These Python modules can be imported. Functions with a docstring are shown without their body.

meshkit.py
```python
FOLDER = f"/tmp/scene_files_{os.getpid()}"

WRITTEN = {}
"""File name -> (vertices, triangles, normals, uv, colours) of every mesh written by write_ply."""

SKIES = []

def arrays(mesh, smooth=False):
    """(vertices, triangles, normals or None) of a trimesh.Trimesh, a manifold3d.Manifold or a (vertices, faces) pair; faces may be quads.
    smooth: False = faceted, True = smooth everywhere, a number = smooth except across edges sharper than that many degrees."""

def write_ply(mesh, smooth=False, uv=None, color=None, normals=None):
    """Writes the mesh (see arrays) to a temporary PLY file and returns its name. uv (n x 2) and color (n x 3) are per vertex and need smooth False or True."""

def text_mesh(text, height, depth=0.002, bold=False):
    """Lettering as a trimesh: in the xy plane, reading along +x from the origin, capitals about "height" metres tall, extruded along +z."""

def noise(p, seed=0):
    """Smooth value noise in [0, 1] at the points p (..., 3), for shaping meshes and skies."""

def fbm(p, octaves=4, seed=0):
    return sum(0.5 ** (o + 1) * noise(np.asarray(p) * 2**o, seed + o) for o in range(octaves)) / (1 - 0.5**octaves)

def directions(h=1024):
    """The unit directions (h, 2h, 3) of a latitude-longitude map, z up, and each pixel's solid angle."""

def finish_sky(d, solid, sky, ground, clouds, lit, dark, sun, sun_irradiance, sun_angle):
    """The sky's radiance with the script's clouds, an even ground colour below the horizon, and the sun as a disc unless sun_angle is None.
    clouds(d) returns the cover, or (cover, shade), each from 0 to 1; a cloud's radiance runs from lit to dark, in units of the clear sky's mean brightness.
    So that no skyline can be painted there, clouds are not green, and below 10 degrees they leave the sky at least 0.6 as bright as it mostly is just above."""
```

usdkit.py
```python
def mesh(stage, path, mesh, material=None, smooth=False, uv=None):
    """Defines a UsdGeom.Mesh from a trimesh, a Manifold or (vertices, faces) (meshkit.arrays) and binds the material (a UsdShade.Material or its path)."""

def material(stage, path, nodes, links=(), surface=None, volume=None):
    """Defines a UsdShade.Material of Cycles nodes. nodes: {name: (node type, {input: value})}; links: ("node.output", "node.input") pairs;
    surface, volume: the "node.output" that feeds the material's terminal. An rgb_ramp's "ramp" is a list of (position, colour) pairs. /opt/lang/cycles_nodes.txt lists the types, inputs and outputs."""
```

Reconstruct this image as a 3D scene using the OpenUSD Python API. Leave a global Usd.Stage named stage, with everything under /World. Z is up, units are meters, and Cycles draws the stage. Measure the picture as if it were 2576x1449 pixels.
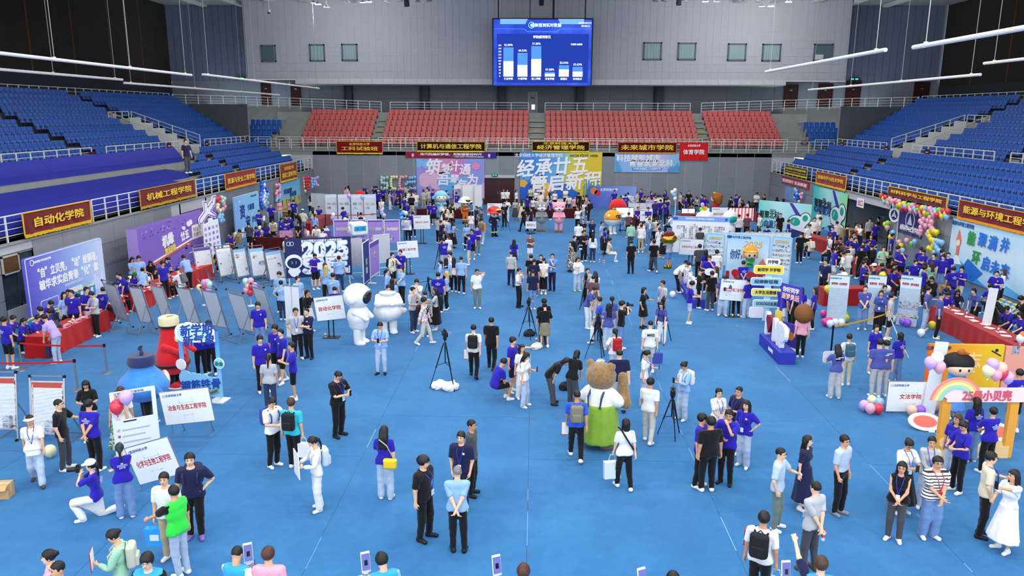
EXPOSURE,DOME,LAMP=1.0,0.35,60.0
import math,random
import numpy as np
import trimesh,meshkit,usdkit
import manifold3d as m3
from shapely import affinity,union_all
from shapely.geometry import Polygon,box as sbox,Point,LineString
from pxr import Usd,UsdGeom,UsdShade,UsdLux,Gf,Sdf,Vt
stage=Usd.Stage.CreateInMemory()
UsdGeom.SetStageUpAxis(stage,"Z")
UsdGeom.SetStageMetersPerUnit(stage,1.0)
UsdGeom.Xform.Define(stage,"/World")
RNG=random.Random(7)
# -- camera
F_PX,CAM_H,PW,PH=1950.0,8.05,2576,1449
def _frame(vx=1345.0,vy=288.0,roll=0.25):
 d=np.array([(vx-PW/2)/F_PX,(vy-PH/2)/F_PX,1.0]);d/=np.linalg.norm(d)
 r=math.radians(roll)
 x=np.array([math.cos(r),math.sin(r),0.0]);x-=d*(x@d);x/=np.linalg.norm(x)
 return np.array([x,d,-np.cross(d,x)])
FRAME=_frame()
cam=UsdGeom.Camera.Define(stage,"/World/view_camera")
_m=np.eye(4);_m[0,:3]=FRAME[:,0];_m[1,:3]=-FRAME[:,1];_m[2,:3]=-FRAME[:,2];_m[3,:3]=(0,0,CAM_H)
cam.AddTransformOp().Set(Gf.Matrix4d(*_m.ravel().tolist()))
cam.CreateHorizontalApertureAttr(36.0)
cam.CreateVerticalApertureAttr(36.0*PH/PW)
cam.CreateFocalLengthAttr(36.0*F_PX/PW)
cam.CreateClippingRangeAttr(Gf.Vec2f(0.1,1000.0))
cam.CreateExposureAttr(EXPOSURE)
# -- light: an even pale blue dome gives a faint fill besides the bounces; the lamps are real
dome=UsdLux.DomeLight.Define(stage,"/World/sky")
dome.CreateIntensityAttr(DOME)
dome.CreateColorAttr(Gf.Vec3f(0.85,0.93,1.0))
LAMP_GRID=[(x,y) for y in (6,15,24,33,42,51,60) for x in (-14.5,-8.5,-2.5,3.5,9.5,15.5)]
for _i,(_x,_y) in enumerate(LAMP_GRID):
 _l=UsdLux.DiskLight.Define(stage,f"/World/hall_light_{_i + 1:03d}")
 _l.CreateRadiusAttr(0.55);_l.CreateIntensityAttr(LAMP);_l.CreateColorAttr(Gf.Vec3f(1.0,0.97,0.93))
 _l.AddTranslateOp().Set(Gf.Vec3d(_x,_y,16.6))
# -- the survey: photo pixel + one known coordinate -> point of the hall
def at(px,py,X=None,Y=None,Z=None):
 r=FRAME@np.array([(px-PW/2)/F_PX,(py-PH/2)/F_PX,1.0])
 t=(Z-CAM_H)/r[2] if Z is not None else Y/r[1] if Y is not None else X/r[0]
 return np.array([0,0,CAM_H])+t*r
def onplane(px,py,p0,n):
 r=FRAME@np.array([(px-PW/2)/F_PX,(py-PH/2)/F_PX,1.0]);o=np.array([0,0,CAM_H])
 return o+r*(((np.asarray(p0,float)-o)@n)/(r@n))
def pix(P):
 q=(np.asarray(P,float)-np.array([0,0,CAM_H]))@FRAME
 return np.array([PW/2+F_PX*q[0]/q[2],PH/2+F_PX*q[1]/q[2]])
# -- prims, names, labels
_used={}
def _path(parent,name):
 base="/World" if parent is None else str(parent.GetPath())
 k=(base,name);n=_used.get(k,0);_used[k]=n+1
 return f"{base}/{name}" if n==0 else f"{base}/{name}_{n:03d}"
def tag(o,label=None,cat=None,group=None,kind=None):
 for k,v in (("label",label),("category",cat),("group",group),("kind",kind)):
  if v:o.SetCustomDataByKey(k,v)
 return o
def thing(name,label,cat,loc=(0,0,0),rotz=0.0,group=None,kind=None):
 x=UsdGeom.Xform.Define(stage,_path(None,name))
 x.AddTranslateOp().Set(Gf.Vec3d(*map(float,loc)))
 if rotz:x.AddRotateZOp().Set(float(rotz))
 return tag(x.GetPrim(),label,cat,group,kind)
def dup(root,label,loc,rotz=0.0,group=None):
 """A copy of a finished thing: an instanceable reference under the next number (call inside a change block)."""
 base=root.GetName().rstrip("0123456789").rstrip("_")
 sp=Sdf.CreatePrimInLayer(stage.GetRootLayer(),_path(None,base));sp.specifier=Sdf.SpecifierDef;sp.typeName="Xform"
 Sdf.AttributeSpec(sp,"xformOp:translate",Sdf.ValueTypeNames.Double3).default=Gf.Vec3d(*map(float,loc))
 Sdf.AttributeSpec(sp,"xformOp:rotateZ",Sdf.ValueTypeNames.Float).default=float(rotz)
 Sdf.AttributeSpec(sp,"xformOpOrder",Sdf.ValueTypeNames.TokenArray,Sdf.VariabilityUniform).default=Vt.TokenArray(["xformOp:translate","xformOp:rotateZ"])
 d={"label":label,"category":root.GetCustomDataByKey("category")};g=group or root.GetCustomDataByKey("group")
 if g:d["group"]=g
 sp.customData=d;sp.referenceList.Prepend(Sdf.Reference("",root.GetPath()));sp.instanceable=True
def put(parent,name,mesh,m,smooth=False,label=None):
 """One Mesh prim under parent (or under /World)."""
 if isinstance(mesh,list):mesh=trimesh.util.concatenate(mesh)
 p=usdkit.mesh(stage,_path(parent,name),mesh,m,smooth).GetPrim()
 if label:p.SetCustomDataByKey("label",label)
 return p
def raw(parent,name,v,f,m,normals=None):
 g=UsdGeom.Mesh.Define(stage,_path(parent,name))
 g.CreatePointsAttr(Vt.Vec3fArray.FromNumpy(np.ascontiguousarray(v,np.float32)))
 g.CreateFaceVertexCountsAttr(Vt.IntArray.FromNumpy(np.full(len(f),f.shape[1],np.int32)))
 g.CreateFaceVertexIndicesAttr(Vt.IntArray.FromNumpy(np.ascontiguousarray(f,np.int32).ravel()))
 g.CreateSubdivisionSchemeAttr("none")
 if normals is not None:
  g.CreateNormalsAttr(Vt.Vec3fArray.FromNumpy(np.ascontiguousarray(normals,np.float32)));g.SetNormalsInterpolation("vertex")
 UsdShade.MaterialBindingAPI.Apply(g.GetPrim()).Bind(m)
 return g.GetPrim()
def struct(name,mesh,m,parent=None,smooth=False):
 p=put(parent,name,mesh,m,smooth)
 if parent is None:p.SetCustomDataByKey("kind","structure")
 return p
def struct_x(name,loc=(0,0,0),rotz=0):
 return thing(name,None,None,loc,rotz,None,"structure")
# -- materials
def lin(c):
 if isinstance(c,str):c=tuple(int(c[i:i+2],16)/255 for i in (0,2,4))
 return tuple(x/12.92 if x<=0.04045 else ((x+0.055)/1.055)**2.4 for x in c)
_mats={}
def mat(c,rough=0.7,metal=0.0,spec=0.35,var=0.0,scale=6.0,bump=0.0,bscale=40.0,sheen=0.0):
 """Plain material; var = mottling of the colour, bump = fine relief."""
 k=(c,rough,metal,spec,var,scale,bump,bscale,sheen)
 if k in _mats:return _mats[k]
 b=lin(c)
 n={"p":("principled_bsdf",{"base_color":b,"roughness":rough,"metallic":metal,"specular_ior_level":spec,"sheen_weight":sheen})}
 l=[]
 if var or bump:n["t"]=("texture_coordinate",{})
 if var:
  n["n"]=("noise_texture",{"scale":scale,"detail":4.0})
  n["r"]=("rgb_ramp",{"ramp":[(0.3,tuple(x*(1-var) for x in b)),(0.7,tuple(min(1,x*(1+var)) for x in b))]})
  l+=[("t.object","n.vector"),("n.fac","r.fac"),("r.color","p.base_color")]
 if bump:
  n["bn"]=("noise_texture",{"scale":bscale,"detail":3.0});n["b"]=("bump",{"strength":bump,"distance":0.02})
  l+=[("t.object","bn.vector"),("bn.fac","b.height"),("b.normal","p.normal")]
 m=usdkit.material(stage,f"/World/Looks/m{len(_mats):03d}",n,l,surface="p.BSDF")
 _mats[k]=m
 return m
def glow(c,strength=1.0):
 k=("glow",c,strength)
 if k not in _mats:
  _mats[k]=usdkit.material(stage,f"/World/Looks/m{len(_mats):03d}",{"e":("emission",{"color":lin(c),"strength":strength})},[],surface="e.emission")
 return _mats[k]
def graph(nodes,links,surface="p.BSDF"):
 _mats[("g",len(_mats))]=m=usdkit.material(stage,f"/World/Looks/m{len(_mats):03d}",nodes,links,surface=surface)
 return m
def gradient(stops,axis="z",lo=0.0,hi=1.0,rough=0.6,wob=0.0,wscale=1.0):
 """Printed colour wash along one object axis (x, y, z) from lo to hi; wob bends it with noise."""
 n={"t":("texture_coordinate",{}),"s":("separate_xyz",{}),"m":("map_range",{"from_min":lo,"from_max":hi,"clamp":True}),"r":("rgb_ramp",{"ramp":[(a,lin(c)) for a,c in stops]}),"p":("principled_bsdf",{"roughness":rough,"specular_ior_level":0.25})}
 l=[("t.object","s.vector"),("m.result","r.fac"),("r.color","p.base_color")]
 if wob:
  n["n"]=("noise_texture",{"scale":wscale,"detail":3.0});n["w"]=("math",{"math_type":"multiply_add","value2":wob})
  l+=[("t.object","n.vector"),("n.fac","w.value1"),(f"s.{axis}","w.value3"),("w.value","m.value")]
 else :l+=[(f"s.{axis}","m.value")]
 return graph(n,l)
# -- simple meshes
def box(sx,sy,sz,c=(0,0,0)):
 b=trimesh.creation.box((sx,sy,sz));b.apply_translation(c);return b
def bx(x0,x1,y0,y1,z0,z1):return box(x1-x0,y1-y0,z1-z0,((x0+x1)/2,(y0+y1)/2,(z0+z1)/2))
def rbox(sx,sy,sz,r,c=(0,0,0),n=6):
 h=[m3.Manifold.sphere(r,n*2).translate([sgx*(sx/2-r),sgy*(sy/2-r),sgz*(sz/2-r)]) for sgx in (-1,1) for sgy in (-1,1) for sgz in (-1,1)]
 return tm(m3.Manifold.batch_hull(h).translate(list(map(float,c))))
def tm(m):
 q=m.to_mesh();return trimesh.Trimesh(np.array(q.vert_properties)[:,:3],np.array(q.tri_verts),process=False)
def tube(pts,r,sides=6,closed=False):
 p=np.asarray(pts,float);n=len(p)
 rr=np.broadcast_to(np.asarray(r,float),(n,))
 t=np.gradient(p,axis=0) if n>2 else np.repeat([p[1]-p[0]],2,0)
 t=t/(np.linalg.norm(t,axis=1,keepdims=True)+1e-12)
 ref=np.where(np.abs(t[:,2:3])<0.9,[[0,0,1.0]],[[1.0,0,0]])
 a=np.cross(t,ref);a/=np.linalg.norm(a,axis=1,keepdims=True)+1e-12;b=np.cross(t,a)
 ang=np.arange(sides)*2*np.pi/sides
 v=(p[:,None]+rr[:,None,None]*(np.cos(ang)[None,:,None]*a[:,None]+np.sin(ang)[None,:,None]*b[:,None])).reshape(-1,3)
 f=[]
 for i in range(n-1):
  for j in range(sides):
   q=[i*sides+j,i*sides+(j+1)%sides,(i+1)*sides+(j+1)%sides,(i+1)*sides+j]
   f+=[[q[0],q[1],q[2]],[q[0],q[2],q[3]]]
 v=np.vstack([v,p[0],p[-1]]);e=len(v)
 for j in range(sides):
  f+=[[e-2,(j+1)%sides,j],[e-1,(n-1)*sides+j,(n-1)*sides+(j+1)%sides]]
 m=trimesh.Trimesh(v,np.array(f),process=False)
 if m.volume<0:m.invert()
 return m
def bar(a,b,w,h=None,up=(0,0,1)):
 """Square bar from a to b."""
 a,b=np.asarray(a,float),np.asarray(b,float);d=b-a;L=np.linalg.norm(d);d/=L
 u=np.cross(d,up);u=u/np.linalg.norm(u) if np.linalg.norm(u)>1e-6 else np.array([1.0,0,0]);w2=np.cross(u,d)
 m=box(w,h or w,L);T=np.eye(4);T[:3,0]=u;T[:3,1]=w2;T[:3,2]=d;T[:3,3]=(a+b)/2
 if np.linalg.det(T[:3,:3])<0:T[:3,0]*=-1
 m.apply_transform(T);return m
def cyl(r,z0,z1,c=(0,0),n=20,r2=None):
 return lathe([(0,z0),(r,z0),(r if r2 is None else r2,z1),(0,z1)],n,(c[0],c[1],0))
def lathe(prof,n=20,c=(0,0,0)):
 """prof: (radius, z) pairs from the bottom axis point up to the top axis point."""
 v,f=[],[]
 a=np.arange(n)*2*np.pi/n;rings=[]
 for r,z in prof:
  if r<1e-6:rings.append([len(v)]);v.append((0,0,z))
  else :
   rings.append(list(range(len(v),len(v)+n)));v+=[(r*math.cos(t),r*math.sin(t),z) for t in a]
 for p,q in zip(rings[:-1],rings[1:]):
  for j in range(n):
   k=(j+1)%n
   if len(p)==1 and len(q)==1:break
   if len(p)==1:f.append([p[0],q[k],q[j]])
   elif len(q)==1:f.append([p[j],p[k],q[0]])
   else :f+=[[p[j],p[k],q[k]],[p[j],q[k],q[j]]]
 m=trimesh.Trimesh(np.array(v,float),np.array(f),process=False);m.apply_translation(c)
 if m.volume<0:m.invert()
 return m
def ball(r,c=(0,0,0),sub=2,s=(1,1,1)):
 m=trimesh.creation.icosphere(sub,r);m.apply_scale(s);m.apply_translation(c);return m
def extrude(poly,d):
 gs=[g for g in getattr(poly,"geoms",[poly]) if g.area>1e-7]
 return trimesh.util.concatenate([trimesh.creation.extrude_polygon(g,d,engine="earcut") for g in gs])
def upright(m,y=0.0):
 """xy artwork -> stands in the xz plane facing -y (towards the viewer of an unrotated board), front face at y."""
 m=m.copy();v=m.vertices.copy();m.vertices=np.stack([v[:,0],y-v[:,2],v[:,1]],1);return m
def rrect(w,h,r,cx=0.0,cy=0.0):
 return affinity.translate(sbox(-w/2+r,-h/2+r,w/2-r,h/2-r).buffer(r,quad_segs=5),cx,cy)
def move(m,t=(0,0,0),rz=0.0,rx=0.0,ry=0.0,s=None):
 m=m.copy()
 if s is not None:m.apply_scale(s)
 for a,ax in ((rx,(1,0,0)),(ry,(0,1,0)),(rz,(0,0,1))):
  if a:m.apply_transform(trimesh.transformations.rotation_matrix(math.radians(a),ax))
 m.apply_translation(t);return m
# -- lettering: the helper's solid letters, with the renderer's CJK font
import glob as _glob,functools
from PIL import ImageFont as _IF
_IF.truetype=functools.lru_cache(None)(_IF.truetype)
class _CJK:
 @staticmethod
 def glob(_):return _glob.glob("/opt/blender-*/*/datafiles/fonts/Noto Sans CJK Regular.woff2")
_tcache={}
def letters(text,h,bold=0.0,depth=0.012,slant=0.0,poly=False):
 """Text centred on the origin in the xy plane, em height h; bold = extra stroke in ems."""
 if text not in _tcache:
  was,meshkit.glob=meshkit.glob,_CJK
  try:m=meshkit.text_mesh(text,70/96,0.1,True)
  finally:meshkit.glob=was
  v,f=m.vertices,m.faces
  top=f[(v[f][:,:,2]>0.05).all(1)]
  sh=union_all([Polygon(t) for t in v[top][:,:,:2]]).buffer(0)
  b=sh.bounds
  _tcache[text]=affinity.translate(sh,-(b[0]+b[2])/2,-(b[1]+b[3])/2)
 sh=_tcache[text]
 if bold:sh=sh.buffer(bold,quad_segs=2).simplify(0.006)
 sh=affinity.affine_transform(sh,[h,h*slant,0,h,0,0])
 return sh if poly else extrude(sh,depth)
# == people: one implicit-surface figure per sex and detail level, skinned to a skeleton and posed
def snet(F,xs,ys,zs):
 """Surface nets: the zero surface of F (negative inside) on a rectilinear grid, as quads."""
 s=F<0
 nx,ny,nz=F.shape
 P=np.zeros((nx-1,ny-1,nz-1,3));C=np.zeros((nx-1,ny-1,nz-1))
 G=np.meshgrid(xs,ys,zs,indexing="ij");G=np.stack(G,-1)
 sl=lambda o,n:slice(o,o+n-1)
 for ax in range(3):
  for o1 in (0,1):
   for o2 in (0,1):
    oa=[0,0,0];ob=[0,0,0];oth=[a for a in range(3) if a!=ax]
    oa[oth[0]]=ob[oth[0]]=o1;oa[oth[1]]=ob[oth[1]]=o2;ob[ax]=1
    A=tuple(sl(oa[d],F.shape[d]) for d in range(3));B=tuple(sl(ob[d],F.shape[d]) for d in range(3))
    cr=s[A]!=s[B]
    if not cr.any():continue
    fa,fb=F[A][cr],F[B][cr];t=(fa/(fa-fb))[:,None]
    P[cr]+=G[A][cr]*(1-t)+G[B][cr]*t;C[cr]+=1
 act=C>0
 idx=np.full(C.shape,-1);idx[act]=np.arange(act.sum())
 v=P[act]/C[act][:,None]
 quads=[]
 for ax in range(3):
  o=[a for a in range(3) if a!=ax]
  n=[F.shape[d] for d in range(3)]
  A=[slice(1,n[d]-1) for d in range(3)];B=list(A)
  A[ax]=slice(0,n[ax]-1);B[ax]=slice(1,n[ax])
  cr=s[tuple(A)]!=s[tuple(B)]
  i,j,k=np.nonzero(cr)
  base=np.stack([i,j,k],1);base[:,o[0]]+=1;base[:,o[1]]+=1
  def cell(d0,d1):
   q=base.copy();q[:,o[0]]-=d0;q[:,o[1]]-=d1;return idx[q[:,0],q[:,1],q[:,2]]
  q=np.stack([cell(1,1),cell(0,1),cell(0,0),cell(1,0)],1)
  ins=s[tuple(A)][cr]
  flip=~ins if ax!=1 else ins
  q[flip]=q[flip][:,::-1]
  quads.append(q)
 q=np.vstack(quads);q=q[(q>=0).all(1)]
 return v,q
def tri(q):return np.vstack([q[:,[0,1,2]],q[:,[0,2,3]]])
def vnorm(v,f):
 f3=tri(f) if f.shape[1]==4 else f
 c=np.cross(v[f3[:,1]]-v[f3[:,0]],v[f3[:,2]]-v[f3[:,0]]);n=np.zeros_like(v)
 for d in range(3):
  for k in range(3):n[:,d]+=np.bincount(f3[:,k],c[:,d],len(v))
 return n/(np.linalg.norm(n,axis=1,keepdims=True)+1e-12)
def cap(p,a,b,ra,rb,sy=1.0):
 """Tapered capsule distance; sy > 1 flattens it front to back."""
 a,b=np.array(a,float),np.array(b,float)
 q=p-a;d=b-a
 if sy!=1:q=q*[1,sy,1];d=d*[1,sy,1]
 t=np.clip((q@d)/max(d@d,1e-9),0,1)
 return (np.linalg.norm(q-t[...,None]*d,axis=-1)-(ra+(rb-ra)*t))/(1 if sy==1 else sy**0.5)
def ell(p,c,r):
 q=(p-np.array(c))/np.array(r);k=np.linalg.norm(q,axis=-1)
 return (k-1)*min(r)*1.0
def smin(a,b,k):
 h=np.clip(0.5+0.5*(b-a)/k,0,1);return b+(a-b)*h-k*h*(1-h)
def grid(lo,hi,steps):
 """steps: [(upto, step), ...] -> coordinates with changing spacing."""
 out=[lo]
 while out[-1]<hi:
  st=next((s for u,s in steps if out[-1]<u),steps[-1][1]);out.append(out[-1]+st)
 return np.array(out)
A0=math.radians(38)
class Fig:pass
def make_fig(sex):
 g=Fig();f=sex=="f";g.f=f
 sw=0.156 if f else 0.178
 g.sh=np.array([sw,0.0,1.405]);g.dir=np.array([math.sin(A0),0,-math.cos(A0)])
 g.l1,g.l2,g.lh=0.285,0.245,0.17
 g.el=g.sh+g.dir*g.l1;g.wr=g.el+g.dir*g.l2
 g.hip=np.array([0.088,0,0.90]);g.kn=np.array([0.093,-0.005,0.485]);g.an=np.array([0.093,0.015,0.085])
 g.J={"pelvis":(0,0,.95),"spine":(0,.01,1.08),"chest":(0,.01,1.25),"neck":(0,.01,1.46),"head":(0,0,1.535)}
 return g
def side(p,s):return p*np.array([s,1,1])
def sd_torso(p,g,e=0.0):
 f=g.f;sy=1.5
 if f:
  d=cap(p,(-.055,.005,.92),(.055,.005,.92),.118+e,.118+e,sy*.93)
  d=smin(d,cap(p,(0,.01,1.0),(0,.005,1.18),.128+e,.112+e,sy),.08)
  d=smin(d,cap(p,(-.05,.01,1.27),(.05,.01,1.27),.105+e,.105+e,sy*.95),.07)
  d=smin(d,cap(p,(-.065,-.06,1.255),(.065,-.06,1.255),.052+e*.8,.052+e*.8),.05)
  d=smin(d,cap(p,(-.11,.01,1.385),(.11,.01,1.385),.052+e,.052+e),.07)
 else :
  d=cap(p,(-.05,.005,.93),(.05,.005,.93),.112+e,.112+e,sy*.95)
  d=smin(d,cap(p,(0,.01,1.0),(0,.005,1.15),.138+e,.142+e,sy),.08)
  d=smin(d,cap(p,(-.075,.005,1.29),(.075,.005,1.29),.108+e,.108+e,sy*.9),.08)
  d=smin(d,cap(p,(-.135,.01,1.395),(.135,.01,1.395),.056+e,.056+e),.07)
 return smin(d,cap(p,(0,.012,1.40),(0,.006,1.47),.075+e*.5,.055+e*.5),.05)
def sd_arm(p,g,s,e=0.0,e2=None):
 f=.86 if g.f else 1.0;e2=e if e2 is None else e2
 a,b,c=side(g.sh,s),side(g.el,s),side(g.wr,s)
 d=cap(p,a,b,.05*f+e-(.012 if e<.01 else 0),.040*f+e)
 return smin(d,cap(p,b,c,.040*f+e2,.026*f+e2),.02)
def sd_leg(p,g,s,e=0.0,e2=None):
 f=.97 if g.f else 1.0;e2=e if e2 is None else e2
 a,b,c=side(g.hip,s),side(g.kn,s),side(g.an,s)
 d=cap(p,a,b,.088*f+e*.4,.056*f+e*.5+e2*.5)
 return smin(d,cap(p,b,c,.054*f+e*.5+e2*.5,.036*f+e2),.03)
HC=np.array([0,.002,1.632])
def sd_head(p,g,fine):
 d=ell(p,HC+[0,.008,.012],(.076,.094,.094))
 d=smin(d,ell(p,HC+[0,-.022,-.055],(.058,.066,.062)),.035)
 d=smin(d,ell(p,HC+[0,-.052,-.096],(.026,.024,.018)),.03)
 d=smin(d,cap(p,(0,.012,1.44),(0,.008,1.56),.052 if g.f else .058,.046 if g.f else .053),.03)
 d=smin(d,cap(p,HC+[0,-.088,-.004],HC+[0,-.104,-.036],.008,.013),.014)
 if fine:
  for s in (-1,1):
   d=smin(d,ell(p,HC+[s*.077,.012,-.014],(.010,.020,.032)),.006)
   d=-smin(-d,ell(p,HC+[s*.032,-.094,.004],(.018,.014,.012)),.012)
  d=smin(d,cap(p,HC+[-.016,-.083,-.064],HC+[.016,-.083,-.064],.007,.007),.008)
 return d
def sd_shoe(p,g,s,e=0.0):
 a=side(g.an,s)
 d=cap(p,(a[0],a[1]+.03,.045),(a[0]+s*.012,a[1]-.13,.038),.042+e,.036+e)
 d=smin(d,cap(p,(a[0],a[1]+.012,.05),(a[0],a[1]+.008,.10),.044+e,.04+e),.03)
 return np.maximum(d,.004-p[...,2])
def hand_mesh(g,s,lod):
 """Palm, four unequal bent fingers and a side thumb, in the arm's own frame: u along the arm, v to the thumb side (forward), w towards the thigh."""
 st={0:(.0125,.0052,.0075),1:(.016,.0062,.010),2:(.024,.0082,.013)}[lod]
 us=np.arange(-.08,.225,st[0]);vs=np.arange(-.074,.09,st[1]);ws=np.arange(-.04,.09,st[2])
 p=np.stack(np.meshgrid(us,vs,ws,indexing="ij"),-1);k=.92 if g.f else 1.0;p=p/k
 d=cap(p,(-.03,0,0),(.02,0,0),.026,.025)
 d=smin(d,cap(p*[1,1,1.6],(.03,0,0),(.072,0,.002),.036,.038)/1.2,.02)
 for i,(v0,L) in enumerate(((.029,.068),(.0095,.078),(-.0105,.072),(-.030,.055))):
  c=.22+.10*i;r=.0088 if lod<1 else .0096 if lod<2 else .0112
  a=np.array([.080,v0,.004]);b=a+L*.5*np.array([math.cos(c),v0*1.6,math.sin(c)]);e=b+L*.5*np.array([math.cos(c*2.3),v0*1.2,math.sin(c*2.3)])
  d=np.minimum(d,smin(cap(p,a-[.012,0,0],b,r,r*.95),cap(p,b,e,r*.95,r*.82),.004))
 d=np.minimum(d,smin(cap(p,(.018,.022,.006),(.048,.046,.018),.013,.0105),cap(p,(.048,.046,.018),(.074,.052,.030),.0105,.0085),.006))
 v,q=snet(d,us,vs,ws)
 U=side(g.dir,s);V=np.array([0,-1.0,0]);W=np.cross(U,V)*s
 W=W if W[0]*s<0 else -W
 out=side(g.wr,s)+v[:,:1]*U+v[:,1:2]*V+v[:,2:]*W
 det=np.linalg.det(np.stack([U,V,W]))
 return out,(q if det>0 else q[:,::-1])
BONES=["pelvis","spine","chest","neck","head"]+[s+b for s in "LR" for b in ("ua","fa","hand","fing","th","sh","ft")]
def segs(g):
 o={"pelvis":((0,0,.90),(0,.005,1.0),.12),"spine":((0,.005,1.04),(0,.01,1.18),.13),"chest":((0,.01,1.24),(0,.01,1.40),.14),"neck":((0,.012,1.46),(0,.01,1.52),.055),"head":((0,0,1.58),(0,0,1.70),.085)}
 for n,s in (("L",1),("R",-1)):
  k=lambda a:tuple(side(np.array(a),s))
  o[n+"ua"]=(k(g.sh+g.dir*.03),k(g.el),.048);o[n+"fa"]=(k(g.el),k(g.wr),.038)
  o[n+"hand"]=(k(g.wr),k(g.wr+g.dir*.08),.03);o[n+"fing"]=(k(g.wr+g.dir*.10),k(g.wr+g.dir*.16),.02)
  o[n+"th"]=(k(g.hip-[0,0,.03]),k(g.kn),.08);o[n+"sh"]=(k(g.kn),k(g.an),.05);o[n+"ft"]=(k(g.an-[0,0,.03]),k(g.an+[0,-.12,-.05]),.05)
 return o
def weights(v,g):
 S=segs(g);W=np.zeros((len(v),len(BONES)))
 L=np.clip((v[:,0]+.05)/.10,0,1);L=L*L*(3-2*L)
 for i,b in enumerate(BONES):
  a,c,r=S[b];d=np.maximum(cap(v,a,c,0,0),1e-4)/r
  w=1/d**5
  if b[0] in "LR" and b[1:] in ("ua","fa","hand","fing","th","sh","ft"):
   w=w*(L if b[0]=="L" else 1-L)
   if b[1:] in ("ua","fa","hand","fing"):
    s=1 if b[0]=="L" else -1
    along=(v-side(g.sh,s))@side(g.dir,s);w=w*np.clip((along+.05)/.09,0,1)
   else :w=w*np.clip((1.0-v[:,2])/.12,0,1)
  else :
   far=np.abs(v[:,0])-(g.sh[0]+.02)
   w=w*np.clip(1-far/.05,0.0001,1) if b in ("chest","spine","pelvis") else w*(v[:,2]>1.36)
   if b=="pelvis":w=w*np.clip((v[:,2]-.78)/.16,0.0001,1)
   if b=="head":w=w*np.clip((v[:,2]-1.49)/.05,0,1)
  W[:,i]=w
 return (W/W.sum(1,keepdims=True)).astype(np.float32)
FIG={"m":make_fig("m"),"f":make_fig("f")}
_tpl={}
def fbm3(p,k,seed):return meshkit.fbm(p*k,2,seed)-.5
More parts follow.
